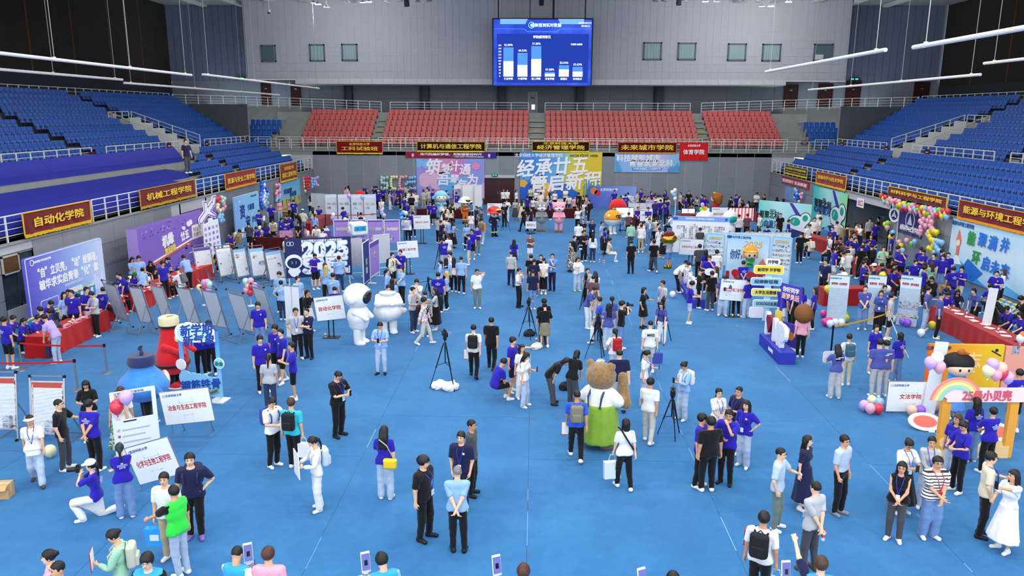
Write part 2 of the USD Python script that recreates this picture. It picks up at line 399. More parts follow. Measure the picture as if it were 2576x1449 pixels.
def template(kind,sex,lod):
 key=(kind,sex,lod)
 if key in _tpl:return _tpl[key]
 g=FIG[sex];a=(.0,.010,.019)[lod]
 hd=(.0115,.016,.021)[lod];bd=(.029,.035,.040)[lod]
 def ev(lo,hi,fn,steps,smallz=None):
  xs=np.arange(lo[0],hi[0]+steps[0],steps[0]);ys=np.arange(lo[1],hi[1]+steps[1],steps[1])
  zs=np.arange(lo[2],hi[2]+steps[2],steps[2]) if smallz is None else grid(lo[2],hi[2],smallz)
  p=np.stack(np.meshgrid(xs,ys,zs,indexing="ij"),-1)
  return snet(fn(p),xs,ys,zs)
 cs=(.025,.033,.043)[lod];cl=(cs,cs,cs)
 wr_=.010 if lod<2 else .006
 if kind=="body":
  def fn(p):
   d=smin(sd_torso(p,g,-.016),sd_head(p,g,lod<2),.02)
   for s in (-1,1):d=smin(d,sd_arm(p,g,s,(0,.002,.005)[lod]),.03);d=smin(d,sd_leg(p,g,s,-.004),.02);d=smin(d,sd_shoe(p,g,s,-.014),.02)
   return d
  xs=np.concatenate([-grid(.10,.56,[(9,bd)])[::-1],np.linspace(-.09,.09,int(round(.18/hd))+1),grid(.10,.56,[(9,bd)])])
  ys=grid(-.19,.17,[(-.12,bd),(.12,hd*1.4),(9,bd)]);zs=grid(-.01,1.75,[(1.46,bd),(9,hd)])
  p=np.stack(np.meshgrid(xs,ys,zs,indexing="ij"),-1)
  v,q=snet(fn(p),xs,ys,zs)
  try:
   M=m3.Manifold(m3.Mesh(vert_properties=v.astype(np.float32),tri_verts=tri(q).astype(np.uint32)))
   for s in (-1,1):
    hv,hq=hand_mesh(g,s,lod)
    M=M+m3.Manifold(m3.Mesh(vert_properties=hv.astype(np.float32),tri_verts=tri(hq).astype(np.uint32)))
   if M.num_tri()<100:raise ValueError
   if hasattr(M,"simplify"):M=M.simplify((.0012,.002,.0032)[lod])
   M=max(M.decompose(),key=lambda x:x.num_tri())
   t=tm(M);v,q=t.vertices,t.faces
  except Exception:
   parts=[(v,tri(q))]+[(hv,tri(hq)) for hv,hq in (hand_mesh(g,s,lod) for s in (-1,1))]
   n=np.cumsum([0]+[len(x[0]) for x in parts[:-1]]);v=np.vstack([x[0] for x in parts]);q=np.vstack([x[1]+o for x,o in zip(parts,n)])
 elif kind.rstrip("!") in ("tee","long","vest","polo","shirt"):
  hem=.985 if kind[-1]=="!" else .87;kind=kind.rstrip("!")
  def fn(p):
   e=.022 if g.f else .024
   d=sd_torso(p,g,e)
   d=smin(d,cap(p,(-.05,.0,.85),(.05,.0,.85),.13+e,.13+e,1.35),.07)
   if kind!="vest":
    cut=.245 if kind!="long" else .50
    for s in (-1,1):
     al=(p-side(g.sh,s))@side(g.dir,s)
     d=smin(d,np.maximum(sd_arm(p,g,s,.026,.019),al-cut),.035)
   d=d+fbm3(p,7.0,3)*wr_*2
   d=np.maximum(d,hem+.01*np.sin(p[...,0]*20)-p[...,2])
   return np.maximum(d,p[...,2]-(1.462 if kind in ("polo","shirt") else 1.447)-p[...,1]*.35)
  v,q=ev((-.58,-.24,.80),(.58,.24,1.50),fn,cl)
 elif kind in ("trousers","wide","shorts","crops"):
  def fn(p):
   e=.014;e2={"trousers":.020,"wide":.043,"shorts":.03,"crops":.03}[kind]
   d=smin(cap(p,(-.055,.008,.93),(.055,.008,.93),.124+e,.124+e,1.36),cap(p,(-.03,.008,1.0),(.03,.008,1.0),.118,.118,1.4),.05)
   for s in (-1,1):d=smin(d,sd_leg(p,g,s,e+(.008 if kind=="wide" else 0),e2),.014)
   d=d+fbm3(p*[1,1,1.6],9.0,5)*wr_*1.8
   d=np.maximum(d,{"trousers":.055,"wide":.035,"shorts":.50,"crops":.26}[kind]-p[...,2])
   return np.maximum(d,p[...,2]-1.02)
  v,q=ev((-.26,-.20,.0),(.26,.20,1.06),fn,(cs*.9,cs*.9,cs*1.25))
 elif kind in ("skirt","midi"):
  z0=.52 if kind=="skirt" else .27
  def fn(p):
   t=np.clip((1.02-p[...,2])/(1.02-z0),0,1)
   r=.163+(.055 if kind=="skirt" else .13)*t**1.1;th=np.arctan2(p[...,1],p[...,0])
   d=np.hypot(p[...,0],p[...,1]*1.12)-r*(1+.05*t*np.sin(th*9))
   return np.maximum(np.maximum(d,z0-p[...,2]),p[...,2]-1.02)
  v,q=ev((-.36,-.32,.2),(.36,.32,1.06),fn,cl)
 elif kind in ("shoeL","shoeR"):
  s=1 if kind[-1]=="L" else -1
  sx=(.0135,.018,.024)[lod]
  v,q=ev((s*.093-.075,-.19,-.01),(s*.093+.075,.12,.16),lambda p:sd_shoe(p,g,s,.004),(sx,sx*1.3,sx))
 else :
  c=HC+[0,.012,.018]
  def fn(p):
   d=ell(p,c,(.090,.106,.104)) if kind!="crew" else ell(p,c-[0,0,.002],(.083,.101,.099))
   low={"crew":1.60,"short":1.578,"mop":1.57}.get(kind,1.55)
   d=np.maximum(d,low-p[...,2])
   line={"mop":1.668,"bob":1.668}.get(kind,1.682)
   face=np.maximum(p[...,1]+.038-.35*np.maximum(p[...,2]-1.62,-.05),p[...,2]-line+np.abs(p[...,0])*.35)
   d=np.maximum(d,-face)
   d=np.maximum(d,-ell(p,HC+[0,-.055,-.06],(.085,.066,.088)))
   if kind in ("hlong","blond"):
    d=smin(d,cap(p,(-.045,.062,1.60),(-.05,.085,1.27),.052,.05,1.2),.04);d=smin(d,cap(p,(.045,.062,1.60),(.05,.085,1.27),.052,.05,1.2),.04)
    for s in (-1,1):d=smin(d,cap(p,(s*.074,.01,1.62),(s*.088,.0,1.42),.022,.026),.02)
   if kind=="tail":
    d=smin(d,cap(p,(0,.105,1.66),(0,.13,1.60),.026,.03),.02);d=smin(d,cap(p,(0,.13,1.60),(0,.115,1.36),.03,.018),.03)
   if kind=="bun":d=smin(d,ell(p,(0,.12,1.655),(.045,.042,.045)),.015)
   if kind=="bob":
    for s in (-1,1):d=smin(d,cap(p,(s*.072,.02,1.64),(s*.078,.01,1.50),.026,.026),.025)
    d=smin(d,cap(p,(-.03,.07,1.62),(-.03,.075,1.50),.045,.04),.04);d=smin(d,cap(p,(.03,.07,1.62),(.03,.075,1.50),.045,.04),.04)
   if kind=="mop":d=d-.006
   return d+fbm3(p*[1.4,1.4,.6],38.0,8)*(.012 if kind!="crew" else .005)
  hs=(.014,.0185,.024)[lod]
  v,q=ev((-.13,-.13,1.20 if kind in ("hlong","blond") else 1.30 if kind=="tail" else 1.44),(.13,.19,1.79),fn,(hs,hs,hs*(1.0 if kind not in ("hlong","blond","tail") else 1.3)))
 f=q if q.shape[1]==3 else tri(q)
 if kind in ("body",):w=weights(v,g)
 elif kind.startswith("shoe"):w=np.zeros((len(v),len(BONES)),np.float32);w[:,BONES.index(kind[-1]+"ft")]=1
 elif kind in ("tee","long","vest","polo","shirt","trousers","wide","shorts","crops","skirt","midi"):w=weights(v,g)
 else :
  w=np.zeros((len(v),len(BONES)),np.float32);h=np.clip((v[:,2]-1.38)/.16,0,1)
  w[:,BONES.index("head")]=h;w[:,BONES.index("chest")]=1-h
 _tpl[key]=(v,f,w)
 return _tpl[key]
def rot(ax,deg):
 return trimesh.transformations.rotation_matrix(math.radians(deg),ax)[:3,:3]
def rot_to(a,b):
 a=a/np.linalg.norm(a);b=b/np.linalg.norm(b);c=np.cross(a,b);s=np.linalg.norm(c)
 if s<1e-8:return np.eye(3) if a@b>0 else rot((1,0,0),180)
 return trimesh.transformations.rotation_matrix(math.atan2(s,a@b),c)[:3,:3]
def ik(A,T,l1,l2,pole):
 d=T-A;L=np.linalg.norm(d);u=d/max(L,1e-9);L=min(max(L,abs(l1-l2)+.02),(l1+l2)*.997)
 x=(l1*l1-l2*l2+L*L)/(2*L);h=math.sqrt(max(l1*l1-x*x,0))
 p=np.array(pole,float);p=p-u*(p@u);p/=np.linalg.norm(p)+1e-9
 return A+u*x+p*h,A+u*L
POSES={"stand":dict(h=((.25,-.02,.83),(.25,-.02,.83))),"easy":dict(h=((.24,.06,.84),(.24,.0,.83))),"front":dict(h=((.02,.21,.95),(-.01,.20,.97)),pole=(.8,-.5,0)),"behind":dict(h=((.02,-.19,.93),(-.02,-.20,.95)),pole=(1,-.3,0)),"hips":dict(h=((.17,.02,1.0),(.17,.02,1.0)),pole=(1,-.6,0)),"hip1":dict(h=((.17,.02,1.0),(.25,-.02,.83)),pole=(1,-.5,0)),"pocket":dict(h=((.19,.06,.90),(.19,.06,.90)),pole=(.7,-.8,0)),"fold":dict(h=((-.10,.19,1.15),(-.12,.17,1.11)),pole=(1,0,-.4)),"phone2":dict(h=((.04,.29,1.16),(.04,.29,1.16)),pole=(.8,-.4,-.5),head=(30,0)),"phone1":dict(h=((.07,.30,1.18),(.24,.0,.83)),pole=(.6,-.5,-.5),head=(28,0)),"call":dict(h=((.11,.03,1.57),(.25,.0,.83)),pole=(.8,.2,-.6),head=(6,12)),"camera":dict(h=((.06,.19,1.54),(.06,.21,1.52)),pole=(.7,.1,-.8)),"point":dict(h=((.22,.58,1.42),(.25,.0,.83)),pole=(.4,0,-1)),"reach":dict(h=((.20,.45,1.12),(.25,.0,.83)),pole=(.5,-.2,-1)),"talk":dict(h=((.14,.33,1.22),(.22,.05,.9)),pole=(.7,-.4,-.5)),"chin":dict(h=((.03,.17,1.46),(.06,.17,1.10)),pole=(.6,.1,-.8),head=(10,0)),"read":dict(h=((.13,.31,1.14),(.13,.31,1.14)),pole=(.7,-.5,-.4),head=(26,0)),"hug":dict(h=((-.02,.22,1.16),(-.04,.23,1.08)),pole=(1,0,-.3)),"table":dict(h=((.17,.43,.98),(.17,.43,.98)),pole=(.7,-.3,0),bend=34,head=(-4,0)),"bow":dict(h=((.12,.36,.92),(.12,.38,.92)),pole=(.6,-.3,-.3),bend=62,head=(6,0)),"walk":dict(h=((.22,.18,.88),(.23,-.16,.86)),feet=((.02,.24,0,0),(.02,-.26,.05,22)),drop=.02),"walkphone":dict(h=((.07,.30,1.18),(.24,-.06,.84)),pole=(.6,-.5,-.5),head=(24,0),feet=((.02,.22,0,0),(.02,-.24,.05,22)),drop=.02),"step":dict(h=((.22,.12,.88),(.23,-.10,.86)),feet=((.02,.14,0,0),(.02,-.16,.02,10)),drop=.008),"sit":dict(h=((.15,.40,1.10),(.15,.40,1.10)),pole=(.8,-.4,-.3),sit=.47,bend=14,head=(16,0)),"sitlap":dict(h=((.13,.34,.98),(.13,.34,.98)),pole=(.9,-.3,0),sit=.47,bend=8),"sitphone":dict(h=((.04,.28,1.12),(.05,.28,1.10)),pole=(.8,-.4,-.4),sit=.47,bend=14,head=(32,0)),"sitlow":dict(h=((.12,.36,1.02),(.12,.36,1.0)),pole=(.8,-.4,-.3),sit=.42,bend=30,head=(14,0)),"kneel":dict(h=((.06,.22,1.50),(.05,.26,1.46)),pole=(.6,.1,-.8),sit=.44,feet=((.05,.28,0,0),(.02,-.40,.06,60)),knee2=(0,.25,-1),bend=4),"squat":dict(h=((.10,.34,.95),(.10,.34,.95)),pole=(.8,-.3,-.2),sit=.27,feet=((.06,.10,0,0),(.06,.02,.03,20)),bend=35,head=(0,0)),"wave":dict(h=((.28,.16,1.72),(.25,.0,.83)),pole=(1,-.2,-.3)),"up":dict(h=((.30,.42,1.72),(.25,.02,.85)),pole=(1,-.1,-.6)),"carry":dict(h=((.27,.02,.84),(.25,.0,.83))),"selfie":dict(h=((.20,.56,1.52),(.10,.30,1.08)),pole=(.5,0,-1)),"neck":dict(h=((-.02,.10,1.40),(-.14,.20,1.12)),pole=(.5,.3,-.6)),}
def pose_fig(g,spec,rnd,mirror=False,look=None,lean=0.0):
 """Bone transforms (R, J, P) of the posed figure, local frame facing -y."""
 T={}
 bend=spec.get("bend",0)+lean;hp=spec.get("head",(4,0));sit=spec.get("sit")
 pz=(sit+.09) if sit else .95-spec.get("drop",0)
 Rp=rot((1,0,0),bend*(.35 if sit else .45));Rs=rot((1,0,0),bend*.75);Rc=rot((1,0,0),bend)
 J={k:np.array(v,float) for k,v in g.J.items()}
 P={"pelvis":np.array([0,(0 if sit else bend*.0022),pz])}
 R={"pelvis":Rp,"spine":Rs,"chest":Rc}
 P["spine"]=P["pelvis"]+Rp@(J["spine"]-J["pelvis"]);P["chest"]=P["spine"]+Rs@(J["chest"]-J["spine"]);P["neck"]=P["chest"]+Rc@(J["neck"]-J["chest"])
 yaw=hp[1] if look is None else look
 Rh=rot((0,0,1),yaw)@rot((1,0,0),bend*.7+hp[0]);R["head"]=Rh;R["neck"]=rot((0,0,1),yaw*.5)@rot((1,0,0),bend*.85+hp[0]*.4)
 P["head"]=P["neck"]+R["neck"]@(J["head"]-J["neck"])
 hs=spec["h"] if not mirror else spec["h"][::-1]
 for n,s,h in (("L",1,hs[0]),("R",-1,hs[1])):
  A=P["chest"]+Rc@(side(g.sh,s)-J["chest"])
  jit=np.array([rnd.uniform(-.012,.012) for _ in range(3)])
  tgt=P["chest"]+Rc@(np.array([s*h[0],-h[1],h[2]])-J["chest"])+jit
  pl=spec.get("pole",(.35,-1,0));E,Wr=ik(A,tgt,g.l1,g.l2,Rc@np.array([s*pl[0],-pl[1],pl[2]]))
  d0=side(g.dir,s)
  J[n+"ua"],P[n+"ua"],R[n+"ua"]=side(g.sh,s),A,rot_to(d0,E-A)
  J[n+"fa"],P[n+"fa"],R[n+"fa"]=side(g.el,s),E,rot_to(R[n+"ua"]@d0,Wr-E)@R[n+"ua"]
  J[n+"hand"],P[n+"hand"],R[n+"hand"]=side(g.wr,s),Wr,R[n+"fa"]
  kx=np.cross(d0,(0,-1.0,0));inw=kx if kx[0]*s<0 else -kx
  Rf=R[n+"fa"]@trimesh.transformations.rotation_matrix(math.radians(spec.get("curl",22)),np.cross(d0,inw))[:3,:3]
  J[n+"fing"]=side(g.wr+g.dir*.088,s);P[n+"fing"]=Wr+R[n+"hand"]@(J[n+"fing"]-side(g.wr,s));R[n+"fing"]=Rf
 ft=spec.get("feet",((.0+rnd.uniform(-.01,.03),rnd.uniform(-.03,.05),0,0),(.0+rnd.uniform(-.01,.03),rnd.uniform(-.05,.03),0,0)))
 if sit and "feet" not in spec:ft=((.02,.42,0,0),(.02,.40,0,0))
 if mirror:ft=ft[::-1]
 for i,(n,s,q) in enumerate((("L",1,ft[0]),("R",-1,ft[1]))):
  H=P["pelvis"]+Rp@(side(g.hip,s)-J["pelvis"])
  an=np.array([s*(g.an[0]+q[0]),g.an[1]-q[1],g.an[2]+q[2]])
  pole=np.array([s*.12,-1.0,.15])
  if "knee2" in spec and (i==1)!=mirror:pole=np.array([0,-spec["knee2"][1],spec["knee2"][2]])
  l1=np.linalg.norm(g.kn-g.hip);l2=np.linalg.norm(g.an-g.kn)
  K,An=ik(H,an,l1,l2,pole)
  J[n+"th"],P[n+"th"],R[n+"th"]=side(g.hip,s),H,rot_to(side(g.kn-g.hip,s),K-H)
  J[n+"sh"],P[n+"sh"],R[n+"sh"]=side(g.kn,s),K,rot_to(side(g.an-g.kn,s),An-K)
  yw=rot((0,0,1),s*10)
  J[n+"ft"],P[n+"ft"],R[n+"ft"]=side(g.an,s),An,yw@rot((1,0,0),q[3])
 return R,J,P
def skin(t,X):
 v,f,w=t;R,J,P=X
 M=np.zeros((len(BONES),3,4))
 for i,b in enumerate(BONES):M[i,:,:3]=R[b];M[i,:,3]=P[b]-R[b]@J[b]
 A=np.einsum("vb,bij->vij",w,M)
 return np.einsum("vij,vj->vi",A[:,:,:3],v)+A[:,:,3]
def rigid(X,b,v):
 R,J,P=X;return (np.asarray(v,float)-J[b])@R[b].T+P[b]
# == dressing people
COL={"R":("2a1fa6","royal blue"),"L":("8fb4e6","light blue"),"N":("1c1f45","navy"),"K":("131316","black"),"W":("e9e8e6","white"),"G":("b4b6ba","light grey"),"D":("45484d","dark grey"),"C":("d9cfb4","cream"),"P":("e8a3b4","pink"),"B":("4a55a0","slate blue"),"O":("ee7a2a","orange"),"M":("6b4a55","mauve"),"E":("9ccfb0","mint green"),"Y":("f0b92a","yellow"),"V":("b9a2d6","lavender"),"H":("b3a384","khaki"),"A":("b3c3d9","pale denim"),"I":("6f8fbf","mid-blue denim"),"J":("2b3a5a","dark denim"),"F":("6e7d72","grey-green"),"T":("37bcd0","turquoise"),"X":("35e04a","neon green"),"Q":("2f9fe8","bright blue"),"U":("5b8fd6","sky blue"),"Z":("c9c4b8","stone")}
TOPN={"p":("polo","polo shirt","polo_shirt"),"t":("tee","t-shirt","t_shirt"),"s":("shirt","short-sleeved shirt","shirt"),"l":("long","long-sleeved top","long_sleeved_top"),"v":("vest","sleeveless top","sleeveless_top"),"j":("long","hooded jacket","jacket"),"d":("tee","dress","dress_top"),"x":("tee","t-shirt","t_shirt")}
BOTN={"T":("trousers","trousers","trousers"),"J":("trousers","jeans","jeans"),"W":("wide","wide trousers","wide_trousers"),"S":("shorts","shorts","shorts"),"K":("skirt","skirt","skirt"),"M":("midi","long skirt","long_skirt"),"C":("crops","cropped trousers","cropped_trousers")}
HAIRN={"s":("short","short black hair"),"c":("crew","cropped hair"),"f":("mop","fringed black hair"),"l":("hlong","long black hair"),"t":("tail","black ponytail"),"b":("bun","black hair in a bun"),"o":("bob","bobbed black hair"),"y":("blond","long blond hair"),"g":("crew","cropped grey hair"),"r":("mop","brown hair"),"h":("crew","hat"),"w":("hlong","long brown hair"),"e":("tail","dark green hair")}
HAIRC={"y":"c9a85a","g":"77787a","r":"4a2c1c","w":"45291a","e":"16302e"}
SKIN=["e3b08e","d9a17d","e9bd9d","cf9672"]
def cloth(c,kind="c"):
 if kind=="denim":return mat(c,.9,var=.14,scale=5,bump=.25,bscale=260,sheen=.1)
 return mat(c,.88,spec=.2,var=.05,scale=9,bump=.25,bscale=22,sheen=.15)
def skinmat(i):return mat(SKIN[i%4],.55,spec=.35,var=.04,scale=14)
PEOPLE=[]
def person(hx,hy,face,pose,top,bot,hair,shoe="W",flags="",place="",sex=None,hgt=None,z0=0.0,lean=0.0,look=None,label=None,wide=1.0,mirror=False,tone=None,hide=()):
 """Stands where the photo shows the crown of the head at (hx, hy); face: 0 = towards the camera, 90 = to the right, 180 = away, 270 = left."""
 i=len(PEOPLE);rnd=random.Random(1000+i*7+int(hx))
 sex=sex or ("f" if hair in "ltboywe" else "m")
 hgt=hgt or ((1.745 if sex=="m" else 1.645)+rnd.uniform(-.035,.035))
 g=FIG[sex];sc=hgt/1.735
 X=pose_fig(g,POSES[pose],rnd,mirror,look if look is not None else (POSES[pose].get("head",(4,0))[1] or rnd.uniform(-14,14)),lean)
 a=math.radians(face);Rz=np.array([[math.cos(a),-math.sin(a),0],[math.sin(a),math.cos(a),0],[0,0,1]])
 S=np.array([sc*wide,sc*wide,sc])
 ht=Rz@(rigid(X,"head",[[0,.02,1.745]])[0]*S)
 w=at(hx,hy,Z=ht[2]+z0);root=np.array([w[0]-ht[0],w[1]-ht[1],z0])
 ppm=F_PX/np.linalg.norm(root-[0,0,CAM_H]);lod=0 if ppm>88 else 1 if ppm>48 else 2
 tt,tc=top[0],top[1];bt,bc=(bot[0],bot[1]) if bot else ("K",tc)
 o=thing("person",None,"person",root,face)
 loc=lambda v:v*S
 def add(name,t,m,mirrorable=True):
  v=loc(skin(t,X));f=t[1]
  return raw(o,name,v,f,m,vnorm(v,f))
 def fix(name,b,mesh,m,lab=None):
  v=loc(rigid(X,b,mesh.vertices));f=np.asarray(mesh.faces)
  return raw(o,name,v,f,m,vnorm(v,f) if lab=="smooth" else None)
 tone=rnd.randrange(4) if tone is None else tone
 add("body",template("body",sex,lod),skinmat(tone))
 k,tn,pn=TOPN[tt];denim=bc in "AIJ"
 if "2" in flags:topm=striped(COL[tc][0])
 elif "5" in flags:topm=floral()
 elif "6" in flags:topm=plaid()
 else :topm=cloth(COL[tc][0])
 bk,bn,bpn=BOTN[bt]
 add(pn,template(k+("!" if bt in "KM" or "t" in flags else ""),sex,lod),topm)
 add(bpn if tt!="d" else "dress_skirt",template(bk,sex,lod),floral() if "5" in flags and tt=="d" else leaves() if "7" in flags else cloth(COL[bc][0],"denim" if denim else "c"))
 if tt=="j" or "8" in flags:
  fix("inner_shirt","chest",move(box(.11,.02,.34),(0,-.142,1.24)),cloth("f2f2f0"))
 hk,hn=HAIRN[hair]
 if "H" in flags or hair=="h":pass
 add("hair",template(hk,sex,lod),mat(HAIRC.get(hair,"15120f"),.45,spec=.4,var=.25,scale=30,bump=.5,bscale=60))
 for s in "LR":
  sh=add("shoe",template("shoe"+s,sex,lod),mat({"W":"e8e6e2","K":"1a1a1c","G":"8a8a8c","Y":"d9ee3a","P":"8a6ab8","B":"5a3d2b","N":"20284a","R":"c03030"}[shoe],.6))
 if lod<2:
  for s in (-1,1):
   fix("eye","head",ball(1,HC+[s*.031,-.0885,.004],1,(.0115,.005,.0062)),mat("1c1412",.3))
   if lod==0:fix("eyebrow","head",move(box(.030,.006,.006),HC+[s*.032,-.0915,.027],ry=s*5),mat("1d1613",.7))
  fix("mouth","head",ball(1,HC+[0,-.0915,-.0655],1,(.021,.004,.0055)),mat("b0605a",.5))
 if "g" in flags and lod<2:
  gm=[tube([HC+[s*.032+.022*math.cos(t),-.1035,.002+.017*math.sin(t)] for t in np.linspace(0,2*math.pi,9)],.0016,4) for s in (-1,1)]
  gm+=[bar(HC+[-.011,-.1035,.006],HC+[.011,-.1035,.006],.003)]+[bar(HC+[s*.054,-.1035,.006],HC+[s*.079,.01,.0],.003) for s in (-1,1)]
  fix("glasses","head",trimesh.util.concatenate(gm),mat("2a2a2e",.35))
 if "n" in flags or "N" in flags:
  lc="c02028" if "N" in flags else "2b35b8"
  ya=-.118 if sex=="m" else -.125
  lp=[tube([(s*.062,.03,1.462),(s*.066,-.045,1.44),(s*.055,ya-.035,1.34),(s*.02,ya-.05,1.18),(0,ya-.05,1.10)],.0075,4) for s in (-1,1)]
  fix("lanyard","chest",trimesh.util.concatenate(lp),mat(lc,.6))
  fix("name_badge","chest",box(.075,.008,.11,(0,ya-.058,1.04)),mat("dfe8f4" if "N" not in flags else "c02028",.3))
 if "o" in flags and lod<2:fix("chest_logo","chest",move(extrude(Point(0,0).buffer(.026),.003),(.085,-.150 if sex=="m" else -.165,1.33),rx=90),mat("dfe2f2",.6))
 if "u" in flags and lod<3:
  em=[box(.20,.004,.010,(0,0,0)),box(.13,.004,.012,(0,0,.032)),box(.05,.004,.03,(0,0,.062))]+[box(.010,.004,.045,(x,0,.016)) for x in np.linspace(-.095,.095,9)]
  em+=[move(upright(letters("USTB",.05,.02,.004)),(0,0,-.035),rz=180)]
  fix("back_print","chest",move(trimesh.util.concatenate(em),(0,.152,1.27)),mat("b9bcea",.7))
 if "3" in flags:fix("back_lettering","chest",move(trimesh.util.concatenate([box(.17,.004,.022,(-.03,0,.03)),box(.15,.004,.022,(.06,0,-.01))]),(0,.155,1.33)),mat("f4f4f6",.7))
 if "4" in flags:fix("back_lettering","chest",move(upright(letters("MHZ:",.105,.03,.004)),(0,.155,1.30),rz=180),mat("16161a",.7))
 if "c" in flags or "C" in flags or "k" in flags:
  hc,hl=("e9e4d8","cap") if "c" in flags else ("7fc0dc","cap") if "C" in flags else ("2f6b3a","cap")
  hm=lathe([(0,1.655),(.094,1.655),(.100,1.69),(.088,1.735),(.05,1.762),(0,1.768)],16);hm.apply_scale((1,1.14,1));hm.apply_translation((0,.012,0))
  vis=extrude(Point(0,0).buffer(.085,quad_segs=6).intersection(sbox(-.1,-.1,.1,.02)),.008);vis.apply_scale((1,1.0,1));vis.apply_translation((0,-.085,1.665))
  fix("cap","head",trimesh.util.concatenate([hm,vis]),cloth(hc))
 if "v" in flags:
  vr=lathe([(.092,1.665),(.104,1.665),(.104,1.70),(.092,1.70)],18);vr.apply_scale((1,1.12,1));vr.apply_translation((0,.012,0))
  vis=extrude(Point(0,0).buffer(.125,quad_segs=6).intersection(sbox(-.2,-.2,.2,.0)),.008);vis.apply_translation((0,-.06,1.672));fix("sun_visor","head",trimesh.util.concatenate([vr,vis]),cloth("e2d0b4"))
 if "i" in flags:
  t=template("vest",sex,lod);v=skin(t,X);n=vnorm(v,t[1]);v=v+n*.014;raw(o,"vest",loc(v),t[1],cloth(COL[flags[flags.index("i")+1]][0]),n)
 rec=dict(o=o,X=X,S=S,Rz=Rz,root=root,hx=hx,hy=hy,tc=tc,tt=tt,bot=(bt,bc),hair=hair,pose=pose,face=face,place=place,lod=lod,label=label,sex=sex,flags=flags,tn=tn,bn=bn,hn=hn,ppm=ppm)
 PEOPLE.append(rec)
 return rec
def wpt(r,b,p):return r["root"]+r["Rz"]@(rigid(r["X"],b,[p])[0]*r["S"])
def striped(c):
 k=("striped",c)
 if k not in _mats:
  _mats[k]=graph({"t":("texture_coordinate",{}),"s":("separate_xyz",{}),"m":("math",{"math_type":"multiply","value2":17.0}),"f":("math",{"math_type":"fraction"}),"r":("rgb_ramp",{"ramp":[(0,lin("26262c")),(.34,lin(c))],"interpolate":False}),"p":("principled_bsdf",{"roughness":.9})},[("t.object","s.vector"),("s.z","m.value1"),("m.value","f.value1"),("f.value","r.fac"),("r.color","p.base_color")])
 return _mats[k]
def _noisy(key,stops,sc,dist=0.6):
 if key not in _mats:
  _mats[key]=graph({"t":("texture_coordinate",{}),"n":("noise_texture",{"scale":sc,"detail":2.0,"distortion":dist}),"r":("rgb_ramp",{"ramp":stops,"interpolate":False}),"p":("principled_bsdf",{"roughness":.9})},[("t.object","n.vector"),("n.fac","r.fac"),("r.color","p.base_color")])
 return _mats[key]
def floral():return _noisy("floral",[(0,lin("17171b")),(.54,lin("e6e6e6"))],11,2.5)
def leaves():return _noisy("leaves",[(0,lin("e9eee2")),(.5,lin("5d9a55"))],8,1.2)
def plaid():
 if "plaid" not in _mats:
  _mats["plaid"]=graph({"t":("texture_coordinate",{}),"v":("checker_texture",{"scale":11.0,"color1":lin("e8dcdc"),"color2":lin("c9a9ad")}),"p":("principled_bsdf",{"roughness":.9})},[("t.object","v.vector"),("v.color","p.base_color")])
 return _mats["plaid"]
# == the hall
XL,XR,YB,ZC,ZB,ZT=-20.1,21.2,70.7,3.07,4.73,19.0
ORD=["first","second","third","fourth","fifth","sixth","seventh","eighth","ninth","tenth","eleventh","twelfth","thirteenth","fourteenth","fifteenth","sixteenth","seventeenth","eighteenth","nineteenth","twentieth","twenty-first","twenty-second","twenty-third","twenty-fourth","twenty-fifth","twenty-sixth","twenty-seventh","twenty-eighth","twenty-ninth","thirtieth","thirty-first","thirty-second","thirty-third","thirty-fourth","thirty-fifth","thirty-sixth","thirty-seventh","thirty-eighth","thirty-ninth","fortieth"]
carpet=graph({"t":("geometry",{}),"n":("noise_texture",{"scale":.55,"detail":6.0,"roughness":.62}),"n2":("noise_texture",{"scale":5.0,"detail":4.0}),"a":("math",{"math_type":"multiply_add","value2":.35}),"r":("rgb_ramp",{"ramp":[(.38,lin("25639a")),(.66,lin("2b6da3")),(.95,lin("3679af"))]}),"f":("noise_texture",{"scale":160.0,"detail":2.0}),"b":("bump",{"strength":.5,"distance":.01}),"p":("principled_bsdf",{"roughness":.95,"specular_ior_level":.15,"sheen_weight":.12})},[("t.position","n.vector"),("t.position","n2.vector"),("n2.fac","a.value1"),("n.fac","a.value3"),("a.value","r.fac"),("r.color","p.base_color"),("t.position","f.vector"),("f.fac","b.height"),("b.normal","p.normal")])
WHITE=mat("dcdcda",.45);RAIL=mat("d8d9d6",.4,spec=.5);CONC=mat("8f938f",.8,var=.06,scale=1.5);GREYW=mat("8b9097",.6,var=.04,scale=2.0);STEEL=mat("b9bcc0",.3,metal=.8);BLACK=mat("121214",.5)
floor=struct("floor",[bx(-22.6,23.6,4,YB+.3,-.2,0)],mat("55585a",.8))
xs0=[-20.1,-16.3,-12.2,-8.1,-4.06,-.06,3.9,8.0,12.1,16.2,21.2]
for i in range(10):
 x0,x1=xs0[i],xs0[i+1]
 cuts=[4.0,19.8 if i%2==0 else 17.2,26.4 if i!=5 else 27.0,48.0,YB]
 for j in range(4):
  m=bx(x0+.004,x1-.004,cuts[j]+.004,cuts[j+1]-.004,0,.008)
  struct("carpet_roll",m,carpet,floor)
seamm=mat("8fb4d0",.8)
for i in (3,4,5,6):
 rnd=random.Random(i);y=11.0
 while y<62:
  L=rnd.uniform(.3,1.6);w=rnd.uniform(.003,.007)
  if rnd.random()<.62:struct("seam_tape",bx(xs0[i+1]-w,xs0[i+1]+w,y,y+L,.008,.0095),seamm,floor)
  y+=L+rnd.uniform(.15,1.3)
pan=[mat("858a92",.55,var=.03,scale=1.2),mat("8a8f97",.55,var=.03,scale=1.2),mat("80868e",.55,var=.03,scale=1.2)]
joint=mat("b9bec4",.5)
wb=struct_x("wall_back")
